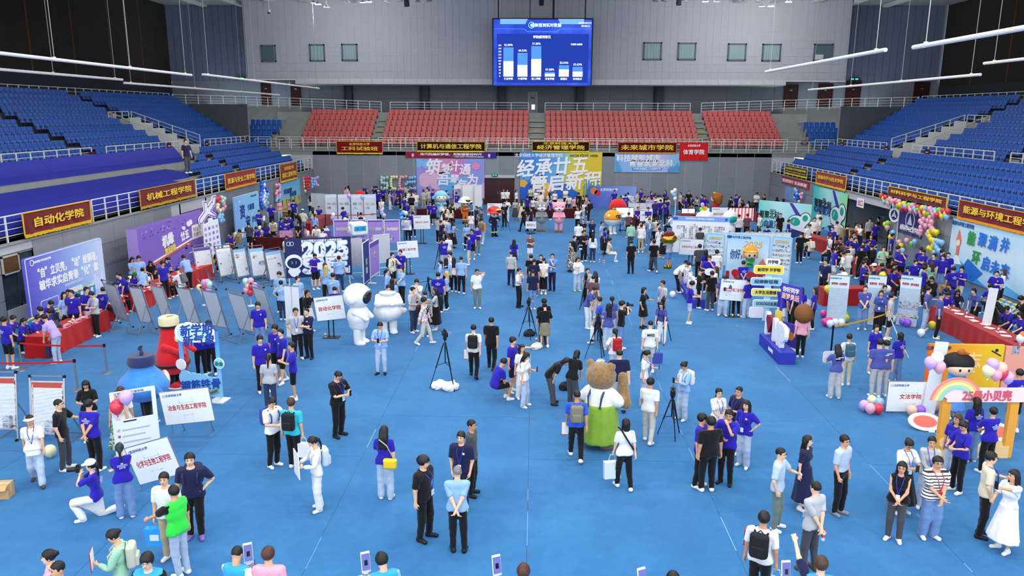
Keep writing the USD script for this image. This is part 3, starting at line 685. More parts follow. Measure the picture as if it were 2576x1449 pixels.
put(wb,"backing",bx(XL-2,XR+2,YB+.03,YB+.4,0,ZB),joint)
nz=7;hz=ZB/nz;nxp=27;wx=(XR-XL)/nxp
for k in range(nz):
 for i in range(nxp):
  x0=XL+i*wx;z0=k*hz
  if -4.55<x0+wx/2<-1.8 and z0+hz/2<2.5:continue
  put(wb,"panel",bx(x0+.02,x0+wx-.02,YB,YB+.05,z0+.016,z0+hz-.016),pan[(i*7+k*3)%3])
put(wb,"coping",bx(XL-2.4,XR+2.4,YB-.06,YB+.5,ZB,ZB+.10),CONC)
dr=struct_x("door_1",(-3.18,YB-.02,0))
put(dr,"door_frame",[bx(-1.42,-1.32,-.06,.1,0,2.42),bx(1.32,1.42,-.06,.1,0,2.42),bx(-1.42,1.42,-.06,.1,2.32,2.42)],mat("3a1418",.5))
for s in (-1,1):put(dr,"door_leaf",bx(min(s*.01,s*1.31),max(s*.01,s*1.31),-.02,.05,0,2.31),mat("3b1519",.45,var=.08,scale=2));put(dr,"door_handle",bx(s*.12-.015,s*.12+.015,-.07,-.02,.95,1.25),STEEL)
def side_wall(name,X,s):
 w=struct_x(name)
 holes={1:[(28.2,30.2,.6,2.75),(43.5,46.9,.2,2.45)],-1:[(46.6,53.6,0,2.62)]}[-s]
 put(w,"backing",[bx(min(X,X+s*.3),max(X,X+s*.3),a,b,0,ZC) for a,b in zip([8]+[h[1] for h in holes],[h[0] for h in holes]+[YB])]+[bx(min(X,X+s*.3),max(X,X+s*.3),h[0],h[1],h[3],ZC) for h in holes]+[bx(min(X,X+s*.3),max(X,X+s*.3),h[0],h[1],0,max(h[2],.01)) for h in holes],joint)
 y=14.0
 while y<YB-.1:
  y1=min(y+2.02,YB)
  for z0,z1 in ((0,1.02),(1.02,2.05),(2.05,ZC)):
   if not any(y1>h[0]+.3 and y<h[1]-.3 and z1>h[2]+.2 and z0<h[3]-.3 for h in holes):
    put(w,"panel",bx(min(X,X-s*.035),max(X,X-s*.035),y+.012,y1-.012,z0+.012,z1-.012),pan[int(y*3+z0*5)%3])
  y=y1
 put(w,"coping",bx(min(X-s*.08,X+s*.55),max(X-s*.08,X+s*.55),14,YB,ZC,ZC+.09),CONC)
 for h in holes:
  put(w,"recess",[bx(min(X+s*2.6,X+s*2.7),max(X+s*2.6,X+s*2.7),h[0]-.1,h[1]+.1,0,3.0),bx(min(X,X+s*2.7),max(X,X+s*2.7),h[0]-.15,h[0],0,3),bx(min(X,X+s*2.7),max(X,X+s*2.7),h[1],h[1]+.15,0,3),bx(min(X,X+s*2.7),max(X,X+s*2.7),h[0],h[1],-.05,.012)],mat("6f7a88",.6))
 return w
side_wall("wall_left",XL,-1);side_wall("wall_right",XR,1)
for i,(y0,y1,z0,z1) in enumerate(((28.2,30.2,.6,2.75),(43.5,46.9,.2,2.45))):
 w=struct_x(f"window_{10 + i}",(XL-.12,0,0))
 put(w,"window_frame",[bx(-.04,.04,y0,y0+.08,z0,z1),bx(-.04,.04,y1-.08,y1,z0,z1),bx(-.04,.04,y0,y1,z0,z0+.08),bx(-.04,.04,y0,y1,z1-.08,z1),bx(-.04,.04,(y0+y1)/2-.04,(y0+y1)/2+.04,z0,z1)],mat("3c4248",.5))
 for a,b in ((y0+.08,(y0+y1)/2-.04),((y0+y1)/2+.04,y1-.08)):put(w,"pane",bx(-.01,.01,a,b,z0+.08,z1-.08),mat("38444c",.08,spec=.8))
# -- stands
LO=[(21.25+.95*k,3.16+.40*k) for k in range(5)]
UP=[(26.75+.9*k,5.2+.40*k) for k in range(10)]
CX=.55
RED=[(71.95+.85*k,5.1+.5*k) for k in range(6)]
def side_stand(s):
 g=struct_x("grandstand")
 X=lambda d:CX+s*d
 def blk(d0,d1,y0,y1,z0,z1):a,b=sorted((X(d0),X(d1)));return bx(a,b,y0,y1,z0,z1)
 for k,(d,z) in enumerate(LO):put(g,"step",blk(d-.55,d+.40,16,YB+(0 if k<2 else .0),z-.5,z),CONC)
 put(g,"step",blk(25.45,26.35,16,YB,4.2,4.98),CONC)
 put(g,"parapet",blk(26.2,26.35,16,70.9,4.9,5.06),CONC)
 for k,(d,z) in enumerate(UP):
  y1=70.9+(d-26.5)*.66
  if k<6:
   put(g,"step",blk(d-.45,d+.45,16,57.0,z-.7,z),CONC);put(g,"step",blk(d-.45,d+.45,60.3,y1,z-.7,z),CONC)
  else :put(g,"step",blk(d-.45,d+.45,16,y1,z-.7,z),CONC)
 put(g,"concourse_deck",blk(35.3,41,16,84,8.2,8.86),CONC)
 put(g,"stairway_wall",[blk(26.4,32.0,56.95,57.1,4.6,5.2)]+[blk(26.4+.9*k,27.3+.9*k,60.2,60.35,4.6,5.7+.40*k) for k in range(6)],WHITE)
 for k in range(7):put(g,"stair_step",blk(26.4+.8*k,27.2+.8*k,57.1,60.2,4.2,4.95+.12*k),CONC)
 put(g,"stairway_end",blk(32.0,32.15,57.0,60.3,4.6,7.55),mat("3a3d40",.7))
 put(g,"corner_wall",[trimesh.Trimesh(*_quadwall([(X(26.4),71.0),(X(36.1),77.4)],4.2,8.86),process=False),trimesh.Trimesh(*_quadwall([(X(36.1),77.4),(X(30.1),78.0),(X(23.3),77.2)],4.2,8.72),process=False)],mat("7c817e",.8,var=.05,scale=1.0))
 return g
def _quadwall(pts,z0,z1,t=.12):
 v,f=[],[]
 for (x0,y0),(x1,y1) in zip(pts[:-1],pts[1:]):
  d=np.array([x1-x0,y1-y0]);d/=np.linalg.norm(d);n=np.array([-d[1],d[0]])*t/2;b=len(v)
  for (x,y) in ((x0,y0),(x1,y1)):
   for sg in (-1,1):
    for z in (z0,z1):v.append((x+sg*n[0],y+sg*n[1],z))
  f+=[[b+q for q in t_] for t_ in ([0,1,5],[0,5,4],[2,6,7],[2,7,3],[1,3,7],[1,7,5],[0,4,6],[0,6,2],[0,2,3],[0,3,1],[4,5,7],[4,7,6])]
 return np.array(v,float),np.array(f)
for s in (-1,1):side_stand(s)
g=struct_x("grandstand")
put(g,"front_walk",bx(-28.6,29.8,YB,71.5,4.4,ZB+.06),CONC)
for k,(y,z) in enumerate(RED):put(g,"step",bx(-23.9,24.9,y-.42,y+.43,z-.6,z),CONC)
for k in range(4):
 for s in (-1,1):a,b=sorted((CX+s*24.4,CX+s*(29.2-.45*k)));put(g,"step",bx(a,b,71.5+.85*k,72.4+.85*k,4.2,5.1+.5*k),CONC)
put(g,"concourse_deck",bx(-25,26,76.5,84.2,7.4,8.2),CONC)
ASX=[(-14.9,-14.3),(-.42,.83),(15.2,15.85),(-22.5,-21.9),(22.9,23.5)]
for a,b in ASX[:3]:
 for k,(y,z) in enumerate(RED):put(g,"aisle_step",bx(a-.1,b+.1,y-.42,y,z-.3,z-.25+.0),mat("a0a39d",.8)) if k else None
 for k in (1,3):put(g,"step_marking",bx((a+b)/2-.28,(a+b)/2+.28,RED[k][0]-.44,RED[k][0]-.36,RED[k][1]-.1,RED[k][1]+.005),mat("d99a1c",.6))
for s in (-1,1):
 put(g,"stair_cheek",trimesh.Trimesh(*_quadwall([(CX+s*29.9,74.6),(CX+s*27.0,71.4)],4.4,6.0),process=False),mat("676c68",.8))
ac=[mat("a3a7b2",.75,var=.03,scale=3),mat("a8acb6",.75,var=.03,scale=3),mat("9da2ae",.75,var=.03,scale=3)]
tile=graph({"t":("texture_coordinate",{}),"c":("checker_texture",{"scale":14.0,"color1":lin("aaaeb9"),"color2":lin("bbbec6")}),"p":("principled_bsdf",{"roughness":.8})},[("t.object","c.vector"),("c.color","p.base_color")])
uw=struct_x("wall_upper")
put(uw,"backing",[bx(-29,30.6,80.03,80.3,11.4,ZT),bx(-29,-28.9,80,84,11.4,ZT),bx(30.5,30.6,80,84,11.4,ZT)],mat("c3c6cc",.7))
cells=[(i,k) for i in range(86) for k in range(10)]
cells.sort(key=lambda c:abs(c[0]-42.5))
win_px=[(655,113,695,156),(777,111,818,154),(858,110,900,153),(1619,106,1664,151),(1706,107,1750,151),(1832,109,1876,153),(1919,110,1963,154),(2049,110,2093,154)]
WINS=[]
for a,b,c,d in win_px:
 p,q=at(a,b,Y=79.9),at(c,d,Y=79.9);WINS.append((p[0],q[0],q[2],p[2]))
loose=[];npan=0
for i,k in cells:
 x0=-28.95+i*.6917;z0=11.42+k*.755;x1,z1=x0+.6917,z0+.755
 if any(x1>w[0] and x0<w[1] and z1>w[2] and z0<w[3] for w in WINS):
  pass
 m=bx(x0+.018,x1-.018,80-(.0),80.04,z0+.016,z1-.016)
 if npan<300:put(uw,"panel",m,tile);npan+=1
 else :loose.append(m)
p=put(uw,"panel_field",loose,tile);p.SetCustomDataByKey("kind","stuff")
put(uw,"lower_lip",bx(-29,30.6,79.93,80.3,11.33,11.42),WHITE)
for i,(a,b,c,d) in enumerate(WINS):
 w=struct_x(f"window_{i + 1}",((a+b)/2,79.93,(c+d)/2));hw,hh=(b-a)/2,(d-c)/2
 put(w,"window_frame",[bx(-hw,-hw+.12,-.06,.1,-hh,hh),bx(hw-.12,hw,-.06,.1,-hh,hh),bx(-hw,hw,-.06,.1,hh-.12,hh),bx(-hw,hw,-.06,.1,-hh,-hh+.12)],mat("5c6570",.5))
 put(w,"pane",bx(-hw+.12,hw-.12,.04,.06,-hh+.12,hh-.12),mat("58707a" if i in (0,7) else "7d979d",.25,spec=.5))
 if i not in (0,7):
  n=40;u=np.linspace(-hw+.16,hw-.16,n);fold=.02*np.sin(np.linspace(0,9+i*2.3,n)**1.25)
  v=np.array([(x,-.0+f*(1.3 if z<0 else .4),z) for x,f in zip(u,fold) for z in (-hh+.14,hh-.14)]);ff=[[2*j,2*j+2,2*j+3] for j in range(n-1)]+[[2*j,2*j+3,2*j+1] for j in range(n-1)]
  raw(w,"curtain",v,np.array(ff),mat("90abb0",.7),vnorm(v,np.array(ff)))
 if i==7:put(w,"paper_notice",bx(-hw+.15,.05,-.01,.02,-hh+.14,-hh+.62),mat("c9d2d2",.6))
fs=struct_x("trim_1")
put(fs,"soffit",bx(-23.9,24.6,79.3,84,10.92,11.0),WHITE)
for i in range(44):
 x0=-23.9+i*1.102;put(fs,"fascia_panel",bx(x0+.008,x0+1.094,79.25,79.32,10.98,11.44),mat("c4c6ca",.5))
rw=struct_x("wall_concourse")
for i in range(33):
 x0=-38.5+i*2.44
 for z0,z1 in ((8.2,9.65),(9.65,11.4)):put(rw,"panel",bx(x0+.015,x0+2.425,84,84.06,z0+.015,z1-.015),mat("7b8492",.65,var=.03,scale=1))
put(rw,"backing",bx(-39,42,84.05,84.3,8,ZT),mat("7f8794",.7))
for s,xe in ((-1,-38.6),(1,41.8)):
 x0,x1=sorted((CX+s*29.6,xe))
 n=int((x1-x0)/.7)
 for i in range(n):
  put(rw,"upper_panel",bx(x0+i*.7+.015,x0+(i+1)*.7-.015,83.96,84.06,11.4,ZT),mat("6f7890",.75,var=.03,scale=2))
 w=struct_x("wall_side_left" if s<0 else "wall_side_right",(xe,0,0))
 for j in range(12):
  y0=14+j*5.83;put(w,"cladding_panel",bx(-.05,.05,y0+.02,y0+5.81,11.0,ZT),mat("2b2724",.9,var=.1,scale=1));put(w,"wood_strip",bx(-.07,.07,y0-.09,y0+.09,11,ZT),mat("5a3a1c",.7))
 put(w,"lower_wall",bx(-.05,.05,14,84,8.8,11.0),mat("2c3238",.8))
for i,(a,b,c,d) in enumerate([(657,210,682,265),(732,214,757,266),(1975,215,2003,270),(2061,212,2090,270),(2131,205,2160,268),(2303,207,2332,266)]):
 p,q=at(a,b,Y=83.9),at(c,d,Y=83.9);w=q[0]-p[0]
 dd=struct_x(f"door_{i + 2}",(p[0]+w/2,83.92,q[2]))
 put(dd,"door_frame",[bx(-w/2-.06,-w/2,-.05,.05,0,p[2]-q[2]+.06),bx(w/2,w/2+.06,-.05,.05,0,p[2]-q[2]+.06),bx(-w/2,w/2,-.05,.05,p[2]-q[2],p[2]-q[2]+.06)],mat("25100f",.5))
 for s in (-1,1):put(dd,"door_leaf",bx(*sorted((s*.01,s*w/2)),-.03,.03,0,p[2]-q[2]),mat("3a1a18",.4))
 put(dd,"door_sign",bx(-.12,.12,-.05,-.03,1.65,1.78),STEEL)
dd=struct_x("door_8",(-.22,83.95,8.22))
put(dd,"door_leaf",bx(-.42,.42,-.03,.03,0,2.05),mat("9aa2b0",.5));put(dd,"door_frame",[bx(-.50,-.42,-.05,.05,0,2.13),bx(.42,.50,-.05,.05,0,2.13),bx(-.42,.42,-.05,.05,2.05,2.13)],mat("c3c7ce",.5));put(dd,"notice",[bx(-.2,.18,-.05,-.03,1.45,1.62)],mat("8a4456",.6));put(dd,"window_light",bx(-.1,.22,-.05,-.03,.35,.85),glow("f4f6f8",1.2))
for px0,px1 in ((867,886),(1057,1079),(1251,1272),(1448,1469),(1646,1668)):
 a,b=at(px0,240,Y=83.4)[0],at(px1,240,Y=83.4)[0]
 c=struct_x("column",((a+b)/2,83.4,8.2));put(c,"shaft",bx(-(b-a)/2+.25,(b-a)/2,-.3,.5,0,2.75),mat("3d4654",.6));put(c,"edge_strip",bx(-(b-a)/2,-(b-a)/2+.25,-.32,.5,0,2.75),mat("2a303a",.6))  # recess openings built as dark boxes, their shade put into the colour
cl=struct_x("ceiling")
put(cl,"deck",bx(-40,43,4,86,ZT,ZT+.3),mat("9ea3a8",.8))
for i in range(34):
 y=70.2+i*.42;put(cl,"slat",bx(-28,30,y,y+.40,ZT-.05,ZT),mat("b7babd",.6))
for x in (-34,-30,-26,-22.5,-18,19.5,23,27,31,35):
 put(cl,"beam",bx(x-.3,x+.3,30,83,ZT-.32,ZT-.04),mat("c9cccd",.6))
put(cl,"cross_beam",bx(-28,30,74.6,75.0,ZT-.25,ZT),mat("d0d2d2",.6))
LAMPX=[(790,4,0),(800,8,1),(822,15,0),(874,3,0),(912,3,0),(928,2,1),(975,2,0),(1008,0,0),(1050,1,0),(1080,0,0),(1648,0,0),(1670,0,0),(1722,1,0),(1775,1,1),(1803,1,0),(1868,0,0),(1905,1,0),(1917,13,0),(1940,13,1),(1984,2,1)]
for i,(a,b,onn) in enumerate(LAMPX):
 p=at(a,b,Y=72.5)
 if onn:
  l_=UsdLux.SphereLight.Define(stage,f"/World/bay_light_{i + 1:03d}");l_.CreateRadiusAttr(.25);l_.CreateIntensityAttr(110.0);l_.CreateColorAttr(Gf.Vec3f(1,.97,.93));l_.AddTranslateOp().Set(Gf.Vec3d(p[0],p[1],p[2]-.5))
 nb="lit" if onn else "unlit"
 t=thing("bay_lamp",f"{nb} round bay lamp under the ceiling, {ORD[i]} from left","lamp",p,0,"bay lamps under the ceiling")
 put(t,"reflector",lathe([(0,.12),(.10,.12),(.30,-.12),(.29,-.12),(.09,.10),(0,.10)],18),STEEL);put(t,"stem",cyl(.03,.12,ZT-p[2]),mat("8a8d90",.5));put(t,"lens",lathe([(0,-.10),(.27,-.10),(.27,-.08),(0,-.08)],18),glow("ffffff",30) if onn else mat("c9ccd0",.2,spec=.8))
for i,(a,b) in enumerate(((1023,8),(1362,5),(1708,5))):
 p=at(a,b,Y=73.5)
 t=thing("loudspeaker",f"black loudspeaker hung from the ceiling, {['left of', 'above', 'right of'][i]} the big screen","speaker",p,0,"black loudspeakers under the ceiling")
 put(t,"cabinet",move(rbox(.42,.4,.55,.04),rx=25),BLACK);put(t,"grille",move(bx(-.17,.17,-.215,-.2,-.24,.24),rx=25),mat("2a2a2c",.8));put(t,"bracket",bx(-.04,.04,-.04,.04,.2,ZT-p[2]-.02),BLACK)
p=at(676,28,Y=70)
t=thing("dome_camera","white dome surveillance camera hanging from the ceiling on a rod","camera",p);put(t,"rod",cyl(.03,.1,ZT-p[2]),WHITE);put(t,"housing",cyl(.13,-.1,.14),WHITE);put(t,"dome",ball(.13,(0,0,-.1)),mat("0c0c0e",.1,spec=.8))
BAT=[(-20,10.2,26,46.2,"over the left lower stand, near"),(-25,10.0,28,47.9,"over the left upper stand, near"),(-25,9.82,48.1,77.5,"over the left upper stand, far"),(-20,10.32,47.8,73.6,"over the left lower stand, far"),(12.4,10.34,29,43.6,"right of centre, far"),(12.4,10.25,15,26.9,"right of centre, near"),(21,9.98,38.5,62,"over the right lower stand, far"),(21,10.47,22,38.3,"over the right lower stand, near")]
for x,z,y0,y1,wh in BAT:
 t=thing("lighting_batten",f"long white pipe hung on wires {wh}","pipe",(x,(y0+y1)/2,z),0,"white pipes hung over the stands");h=(y1-y0)/2
 put(t,"pipe",tube([(0,-h,0),(0,h,0)],.075,10),mat("e3e2de",.4),30)
 for q in np.linspace(-h+.8,h-.8,4 if h>8 else 2):put(t,"wire",bar((0,q,.05),(0,q,ZT-z),.022),mat("a9aaa8",.5));put(t,"clamp",box(.10,.10,.18,(0,q,.02)),WHITE)
# -- railings
def railing(pts,label,h=1.0,step=1.1,rails=4,r=.028,name="railing",cat="railing",group="white tube railings",caps=True):
 """pts: 3D points along the foot of the railing."""
 o=np.array(pts[0],float);t=thing(name,label,cat,o,0,group)
 P=[np.array(p,float)-o for p in pts]
 for a,b in zip(P[:-1],P[1:]):
  L=np.linalg.norm((b-a)[:2]);n=max(1,int(round(L/step)))
  for k in range(n+1 if b is P[-1] else n):q=a+(b-a)*k/n;put(t,"post",bar(q,q+[0,0,h],r*2),RAIL)
 for k in range(rails):
  z=h*(k+1)/rails-(.0 if k==rails-1 else .02)
  rr=r*(1.1 if k==rails-1 else .62)
  put(t,"rail",trimesh.util.concatenate([tube([a+[0,0,z],b+[0,0,z]],rr,6) for a,b in zip(P[:-1],P[1:])]),RAIL,40)
 return t
zc=ZC+.09
railing([(XL-.05,y,zc) for y in (22,34.55)],"white railing along the left wall, behind the nearest dark red banner");railing([(XL-.05,y,zc) for y in (34.75,70.4)],"white railing along the left wall, far part")
railing([(XR+.05,y,zc) for y in (26,70.4)],"white railing along the right wall above the college banners")
XM=26.28
for s,w in ((-1,"left"),(1,"right")):
 x=CX+s*XM
 for (a,b),q in zip(((26,45.0),(46.6,56.6),(60.8,70.6)),("near","middle","far")):railing([(x,a,5.06),(x,b,5.06)],f"white railing in front of the {w} upper seats, {q} section")
 railing([(CX+s*26.4,57.0,4.95),(CX+s*31.2,57.0,6.9),(CX+s*31.6,57.0,7.05),(CX+s*31.8,60.3,7.1)],f"white stair railing on the near side of the {w} stairway",1.05)
 railing([(CX+s*26.4,60.3,5.35),(CX+s*31.6,60.3,7.1)],f"white stair railing on the far side of the {w} stairway",1.05)
 railing([(CX+s*35.6,30,8.86),(CX+s*35.6,75.6,8.86)],f"white railing along the top of the {w} stand")
 railing([(CX+s*35.6,76.2,8.86),(CX+s*36.05,77.35,8.84),(CX+s*30.1,77.95,8.72),(CX+s*23.4,77.15,8.5),(CX+s*15.4,76.7,8.2)],f"white railing round the {w} back corner concourse",.98,1.15)
 railing([(CX+s*29.8,74.5,6.0),(CX+s*27.1,71.5,5.0)],f"white sloping rail beside the {w} corner seats",.95,1.3)
railing([(-25.3,YB+.02,ZB+.1),(26.6,YB+.02,ZB+.1)],"white railing along the top of the back wall, carrying the banners",.95)
for a,b,w in ((-23.6,-15.0,"far left"),(-14.2,-.5,"left middle"),(.9,15.1,"right middle"),(15.9,22.7,"far right")):railing([(a,71.42,5.0),(b,71.42,5.0)],f"white rail before the front row of red seats, {w} block",.95,1.2,2)
for s,w in ((-1,"left"),(1,"right")):railing([(CX+s*24.6,71.42,5.0),(CX+s*27.0,71.42,5.0)],f"white rail before the blue {w} corner seats",.95,1.2,2)
for a,b,w in ((-14.0,-.6,"left"),(1.0,14.9,"right")):railing([(a,76.75,8.2),(b,76.75,8.2)],f"grey-white railing behind the {w} middle block of red seats",.95,1.6,4)
# -- seats
def seat_proto(name,label,cat_c,loc,rz):
 t=thing(name,label,"seat",loc,rz)
 m=mat(cat_c,.45,spec=.4);dk=mat("2b2f36",.6)
 put(t,"seat_back",move(rbox(.45,.055,.44,.026,n=3),(0,.16,.64),rx=-10),m,40)
 put(t,"seat_pan",move(rbox(.43,.055,.38,.026,n=3),(0,.055,.40),rx=-18),m,40)
 put(t,"bracket",[bx(-.18,-.14,.0,.22,0,.46),bx(.14,.18,.0,.22,0,.46),bx(-.2,.2,.14,.19,.22,.27)],dk)
 return t
def in_frame(P):
 q=pix(P);return -25<q[0]<PW+25 and -20<q[1]<PH
SEATS={"blue":[],"red":[]}
for s,w in ((-1,"left"),(1,"right")):
 rz=90 if s<0 else -90
 for k,(d,z) in enumerate(LO):
  for y0,y1,bn in (((46.2,50.2,50.4,54.2,54.4)[k] if s<0 else 30,56.0,"near"),(57.3,69.8,"far")):
   n=int((y1-y0)/.5)
   for i in range(n):SEATS["blue"].append(((CX+s*d,y1-.25-i*.5,z),rz,f"row {k + 1} of {w} lower stand {bn} block",n-i,"front"))
 for k,(d,z) in enumerate(UP):
  ye=70.4+(d-26.5)*.66
  for y0,y1,bn in ((28,45.0,"near"),(46.5,56.5 if k<6 else 58.0,"middle"),(60.7 if k<6 else 59.5,ye-.3,"far")):
   n=int((y1-y0)/.5)
   for i in range(n):SEATS["blue"].append(((CX+s*d,y1-.25-i*.5,z),rz,f"row {k + 1} of {w} upper stand {bn} block",n-i,"front"))
 for k in range(4):
  a,b=sorted((CX+s*24.5,CX+s*(28.9-.45*k)));n=int((b-a)/.5)
  for i in range(n):SEATS["blue"].append(((a+.25+i*.5,71.95+.85*k,5.1+.5*k),0,f"row {k + 1} of {w} corner block",i+1,"left"))
for k,(y,z) in enumerate(RED):
 for a,b,bn in ((-21.6-.0*k,-15.1,"far-left"),(-14.2,-.45,"left-middle"),(.9,15.1,"right-middle"),(15.95,22.5,"far-right")):
  n=int((b-a)/.5);off=(b-a-n*.5)/2
  for i in range(n):SEATS["red"].append(((a+off+.25+i*.5,y,z),0,f"row {k + 1} of {bn} block",i+1,"left"))
for c,hexc in (("blue","1d55ad"),("red","c25a58")):
 S=[x for x in SEATS[c] if in_frame(x[0])];S.sort(key=lambda x:np.linalg.norm(np.array(x[0])-[0,0,CAM_H]))
 lab=lambda wh,i,ref:f"{c} tip-up seat, {wh}, {ORD[i - 1] if i <= 40 else i} from {ref}"
 first=seat_proto("stadium_seat",lab(*S[0][2:]),hexc,S[0][0],S[0][1]);first.SetCustomDataByKey("group",f"{c} stadium seats")
 with Sdf.ChangeBlock():
  for (loc,rz,wh,i,ref) in S[1:300]:dup(first,lab(wh,i,ref),loc,rz)
 rest=S[300:]
 pi=UsdGeom.PointInstancer.Define(stage,_path(None,f"{c}_seating"))
 tag(pi.GetPrim(),f"farther rows of {c} tip-up seats in the stands","seats",None,"stuff")
 px_=UsdGeom.Xform.Define(stage,f"{pi.GetPath()}/seat_type")
 m=mat(hexc,.45,spec=.4)
 put(px_.GetPrim(),"seat_shell",[move(rbox(.45,.055,.44,.026,n=2),(0,.16,.64),rx=-10),move(rbox(.43,.055,.38,.026,n=2),(0,.055,.40),rx=-18)],m,40);put(px_.GetPrim(),"bracket",[bx(-.18,-.14,.0,.22,0,.46),bx(.14,.18,.0,.22,0,.46)],mat("2b2f36",.6))
 pi.CreatePrototypesRel().SetTargets([px_.GetPath()]);pi.CreateProtoIndicesAttr([0]*len(rest));pi.CreatePositionsAttr([Gf.Vec3f(*map(float,x[0])) for x in rest])
 pi.CreateOrientationsAttr([Gf.Quath(math.cos(math.radians(x[1]/2)),0,0,math.sin(math.radians(x[1]/2))) for x in rest])
# == banners, boards, signs, tables
def frame_of(a,b):
 """Origin and turn of a thing whose left end (seen by its reader) is a and right end is b."""
 a,b=np.array(a,float),np.array(b,float);d=b-a
 return (a+b)/2,math.degrees(math.atan2(d[1],d[0])),float(np.hypot(d[0],d[1]))
def wallspot(wall,px,py,off=.09):
 return at(px,py,X=XL+off) if wall=="L" else at(px,py,X=XR-off) if wall=="R" else at(px,py,Y=YB-off)
def hang(name,label,cat,wall,tl,br,off=.09,group=None):
 """A thing hung flat on a wall: origin at the middle of its lower edge; returns (prim, width, height)."""
 p,q=wallspot(wall,*tl,off),wallspot(wall,*br,off)
 w=abs(q[1]-p[1]) if wall in "LR" else abs(q[0]-p[0]);m=(p+q)/2
 return thing(name,label,cat,(m[0],m[1],q[2]),{"L":90,"R":-90,"B":0}[wall],group),w,p[2]-q[2]
def stand(name,label,cat,p0,p1,group=None,z=0.0,z1=None):
 """A thing standing on the floor between two photo pixels of its foot line."""
 m,a,w=frame_of(at(*p0,Z=z),at(*p1,Z=z));m[2]=0
 return thing(name,label,cat,m,a,group),w
def words(t,text,h,x,z,m,bold=.02,y=-.012,d=.01,slant=0.0,name="lettering",width=None,tilt=0):
 """Solid letters on a board's front, centred at (x, z)."""
 g=letters(text,h,max(0,bold*.5-.008),d,slant)
 if width:g.apply_scale((width/max(g.extents[0],1e-6),1,1))
 if tilt:g=move(g,rz=tilt)
 return put(t,name,move(upright(g,y+d),(x,0,z)),m)
def flat(t,name,poly,z_,m,d=.004,y=-.004):
 return put(t,name,upright(extrude(poly,d),y+d) if z_ is None else move(upright(extrude(poly,d),y+d),(0,0,z_)),m)
def cloth_sheet(w,h,amp=.02,waves=5.0,seed=0,nx=40,nz=10,thick=.012,sag=0.0):
 """Hanging cloth, front towards -y, lower edge at z = 0."""
 rnd=np.random.RandomState(seed);ph=rnd.rand(3)*6
 u,v=np.meshgrid(np.linspace(-.5,.5,nx),np.linspace(0,1,nz),indexing="ij")
 y=amp*(np.sin(u*waves*6.28+ph[0])*(1.1-v)+.6*np.sin(u*waves*11+v*3+ph[1])*(1-.6*v))
 z=v*h+sag*(u*u*4-1)*(1-v)
 F=np.stack([u*w,y-thick/2,z],-1).reshape(-1,3);B=F+[0,thick,0];n=len(F)
 q=[(i*nz+j,(i+1)*nz+j,(i+1)*nz+j+1,i*nz+j+1) for i in range(nx-1) for j in range(nz-1)]
 f=[[a,b,c] for a,b,c,d in q]+[[a,c,d] for a,b,c,d in q];g=[[a+n,c+n,b+n] for a,b,c in f]
 rim=[i*nz for i in range(nx)]+[(nx-1)*nz+j for j in range(1,nz)]+[i*nz+nz-1 for i in range(nx-2,-1,-1)]+[j for j in range(nz-2,0,-1)]
 e=[]
 for a,b in zip(rim,rim[1:]+rim[:1]):e+=[[a,a+n,b+n],[a,b+n,b]]
 return trimesh.Trimesh(np.vstack([F,B]),np.array(f+g+e),process=False)
GOLD=mat("f0c838",.5,spec=.4);VELVET="6d1016";WLET=mat("f4f4f6",.6);RLET=mat("b3262e",.6);INK=mat("2c2f3a",.7)
def tex(bg,ink,sc=1.0,rows=.03):
 """Printed small text: dashes in lines (flat print only)."""
 k=("tex",bg,ink,sc,rows)
 if k not in _mats:
  _mats[k]=graph({"t":("texture_coordinate",{}),"s":("separate_xyz",{}),"c":("combine_xyz",{}),"b":("brick_texture",{"scale":1.0/sc,"color1":lin(ink),"color2":lin(bg),"mortar":lin(bg),"mortar_size":rows*.28,"brick_width":.16,"row_height":rows,"bias":-.55,"mortar_smooth":.1}),"p":("principled_bsdf",{"roughness":.6})},[("t.object","s.vector"),("s.x","c.x"),("s.z","c.y"),("c.vector","b.vector"),("b.color","p.base_color")])
 return _mats[k]
def photo(seed=0):
 k=("photo",seed%5)
 if k not in _mats:
  pal=[("2b4a86","c9ccd6","5a3a34"),("7a2e34","d8c9bc","33466b"),("35405a","aab4c6","a04a3c"),("2f6a52","d6d9d2","4b4b66"),("8a6a4a","e0d8cc","2c3550")][seed%5]
  _mats[k]=graph({"t":("texture_coordinate",{}),"n":("noise_texture",{"scale":7.0,"detail":4.0}),"r":("rgb_ramp",{"ramp":[(.32,lin(pal[0])),(.5,lin(pal[1])),(.66,lin(pal[2]))]}),"p":("principled_bsdf",{"roughness":.5})},[("t.object","n.vector"),("n.fac","r.fac"),("r.color","p.base_color")])
 return _mats[k]
# ---- college banners over the railings
def banner(wall,tl,br,lines,label,base=VELVET,edge="e8b81c",off=.14,let=GOLD,fringe=True,side_edge=True,name="banner",seed=0):
 t,w,h=hang(name,label,"banner",wall,tl,br,off,"college banners hung on the railings")
 put(t,"cloth",cloth_sheet(w,h,.018,4,seed),cloth(base),True)
 em=mat(edge,.6)
 put(t,"top_edge",bx(-w/2,w/2,-.03,.02,h-.025,h+.01),em)
 if side_edge:put(t,"side_edge",bx(-w/2-.012,-w/2+.018,-.03,.02,0,h),em);put(t,"side_edge",bx(w/2-.018,w/2+.012,-.03,.02,0,h),em)
 if fringe:
  n=int(w/.055);rnd=random.Random(seed)
  put(t,"fringe",[bx(-w/2+i*w/n,-w/2+(i+.8)*w/n,-.03,.01,-.09-rnd.random()*.04,.02) for i in range(n)],em)
 for (text,hh,fz,wd) in lines:words(t,text,hh*h,0,fz*h,let,.025,y=-.055,width=wd*w if wd else None)
 return t
L1="dark red velvet banner with gold letters "
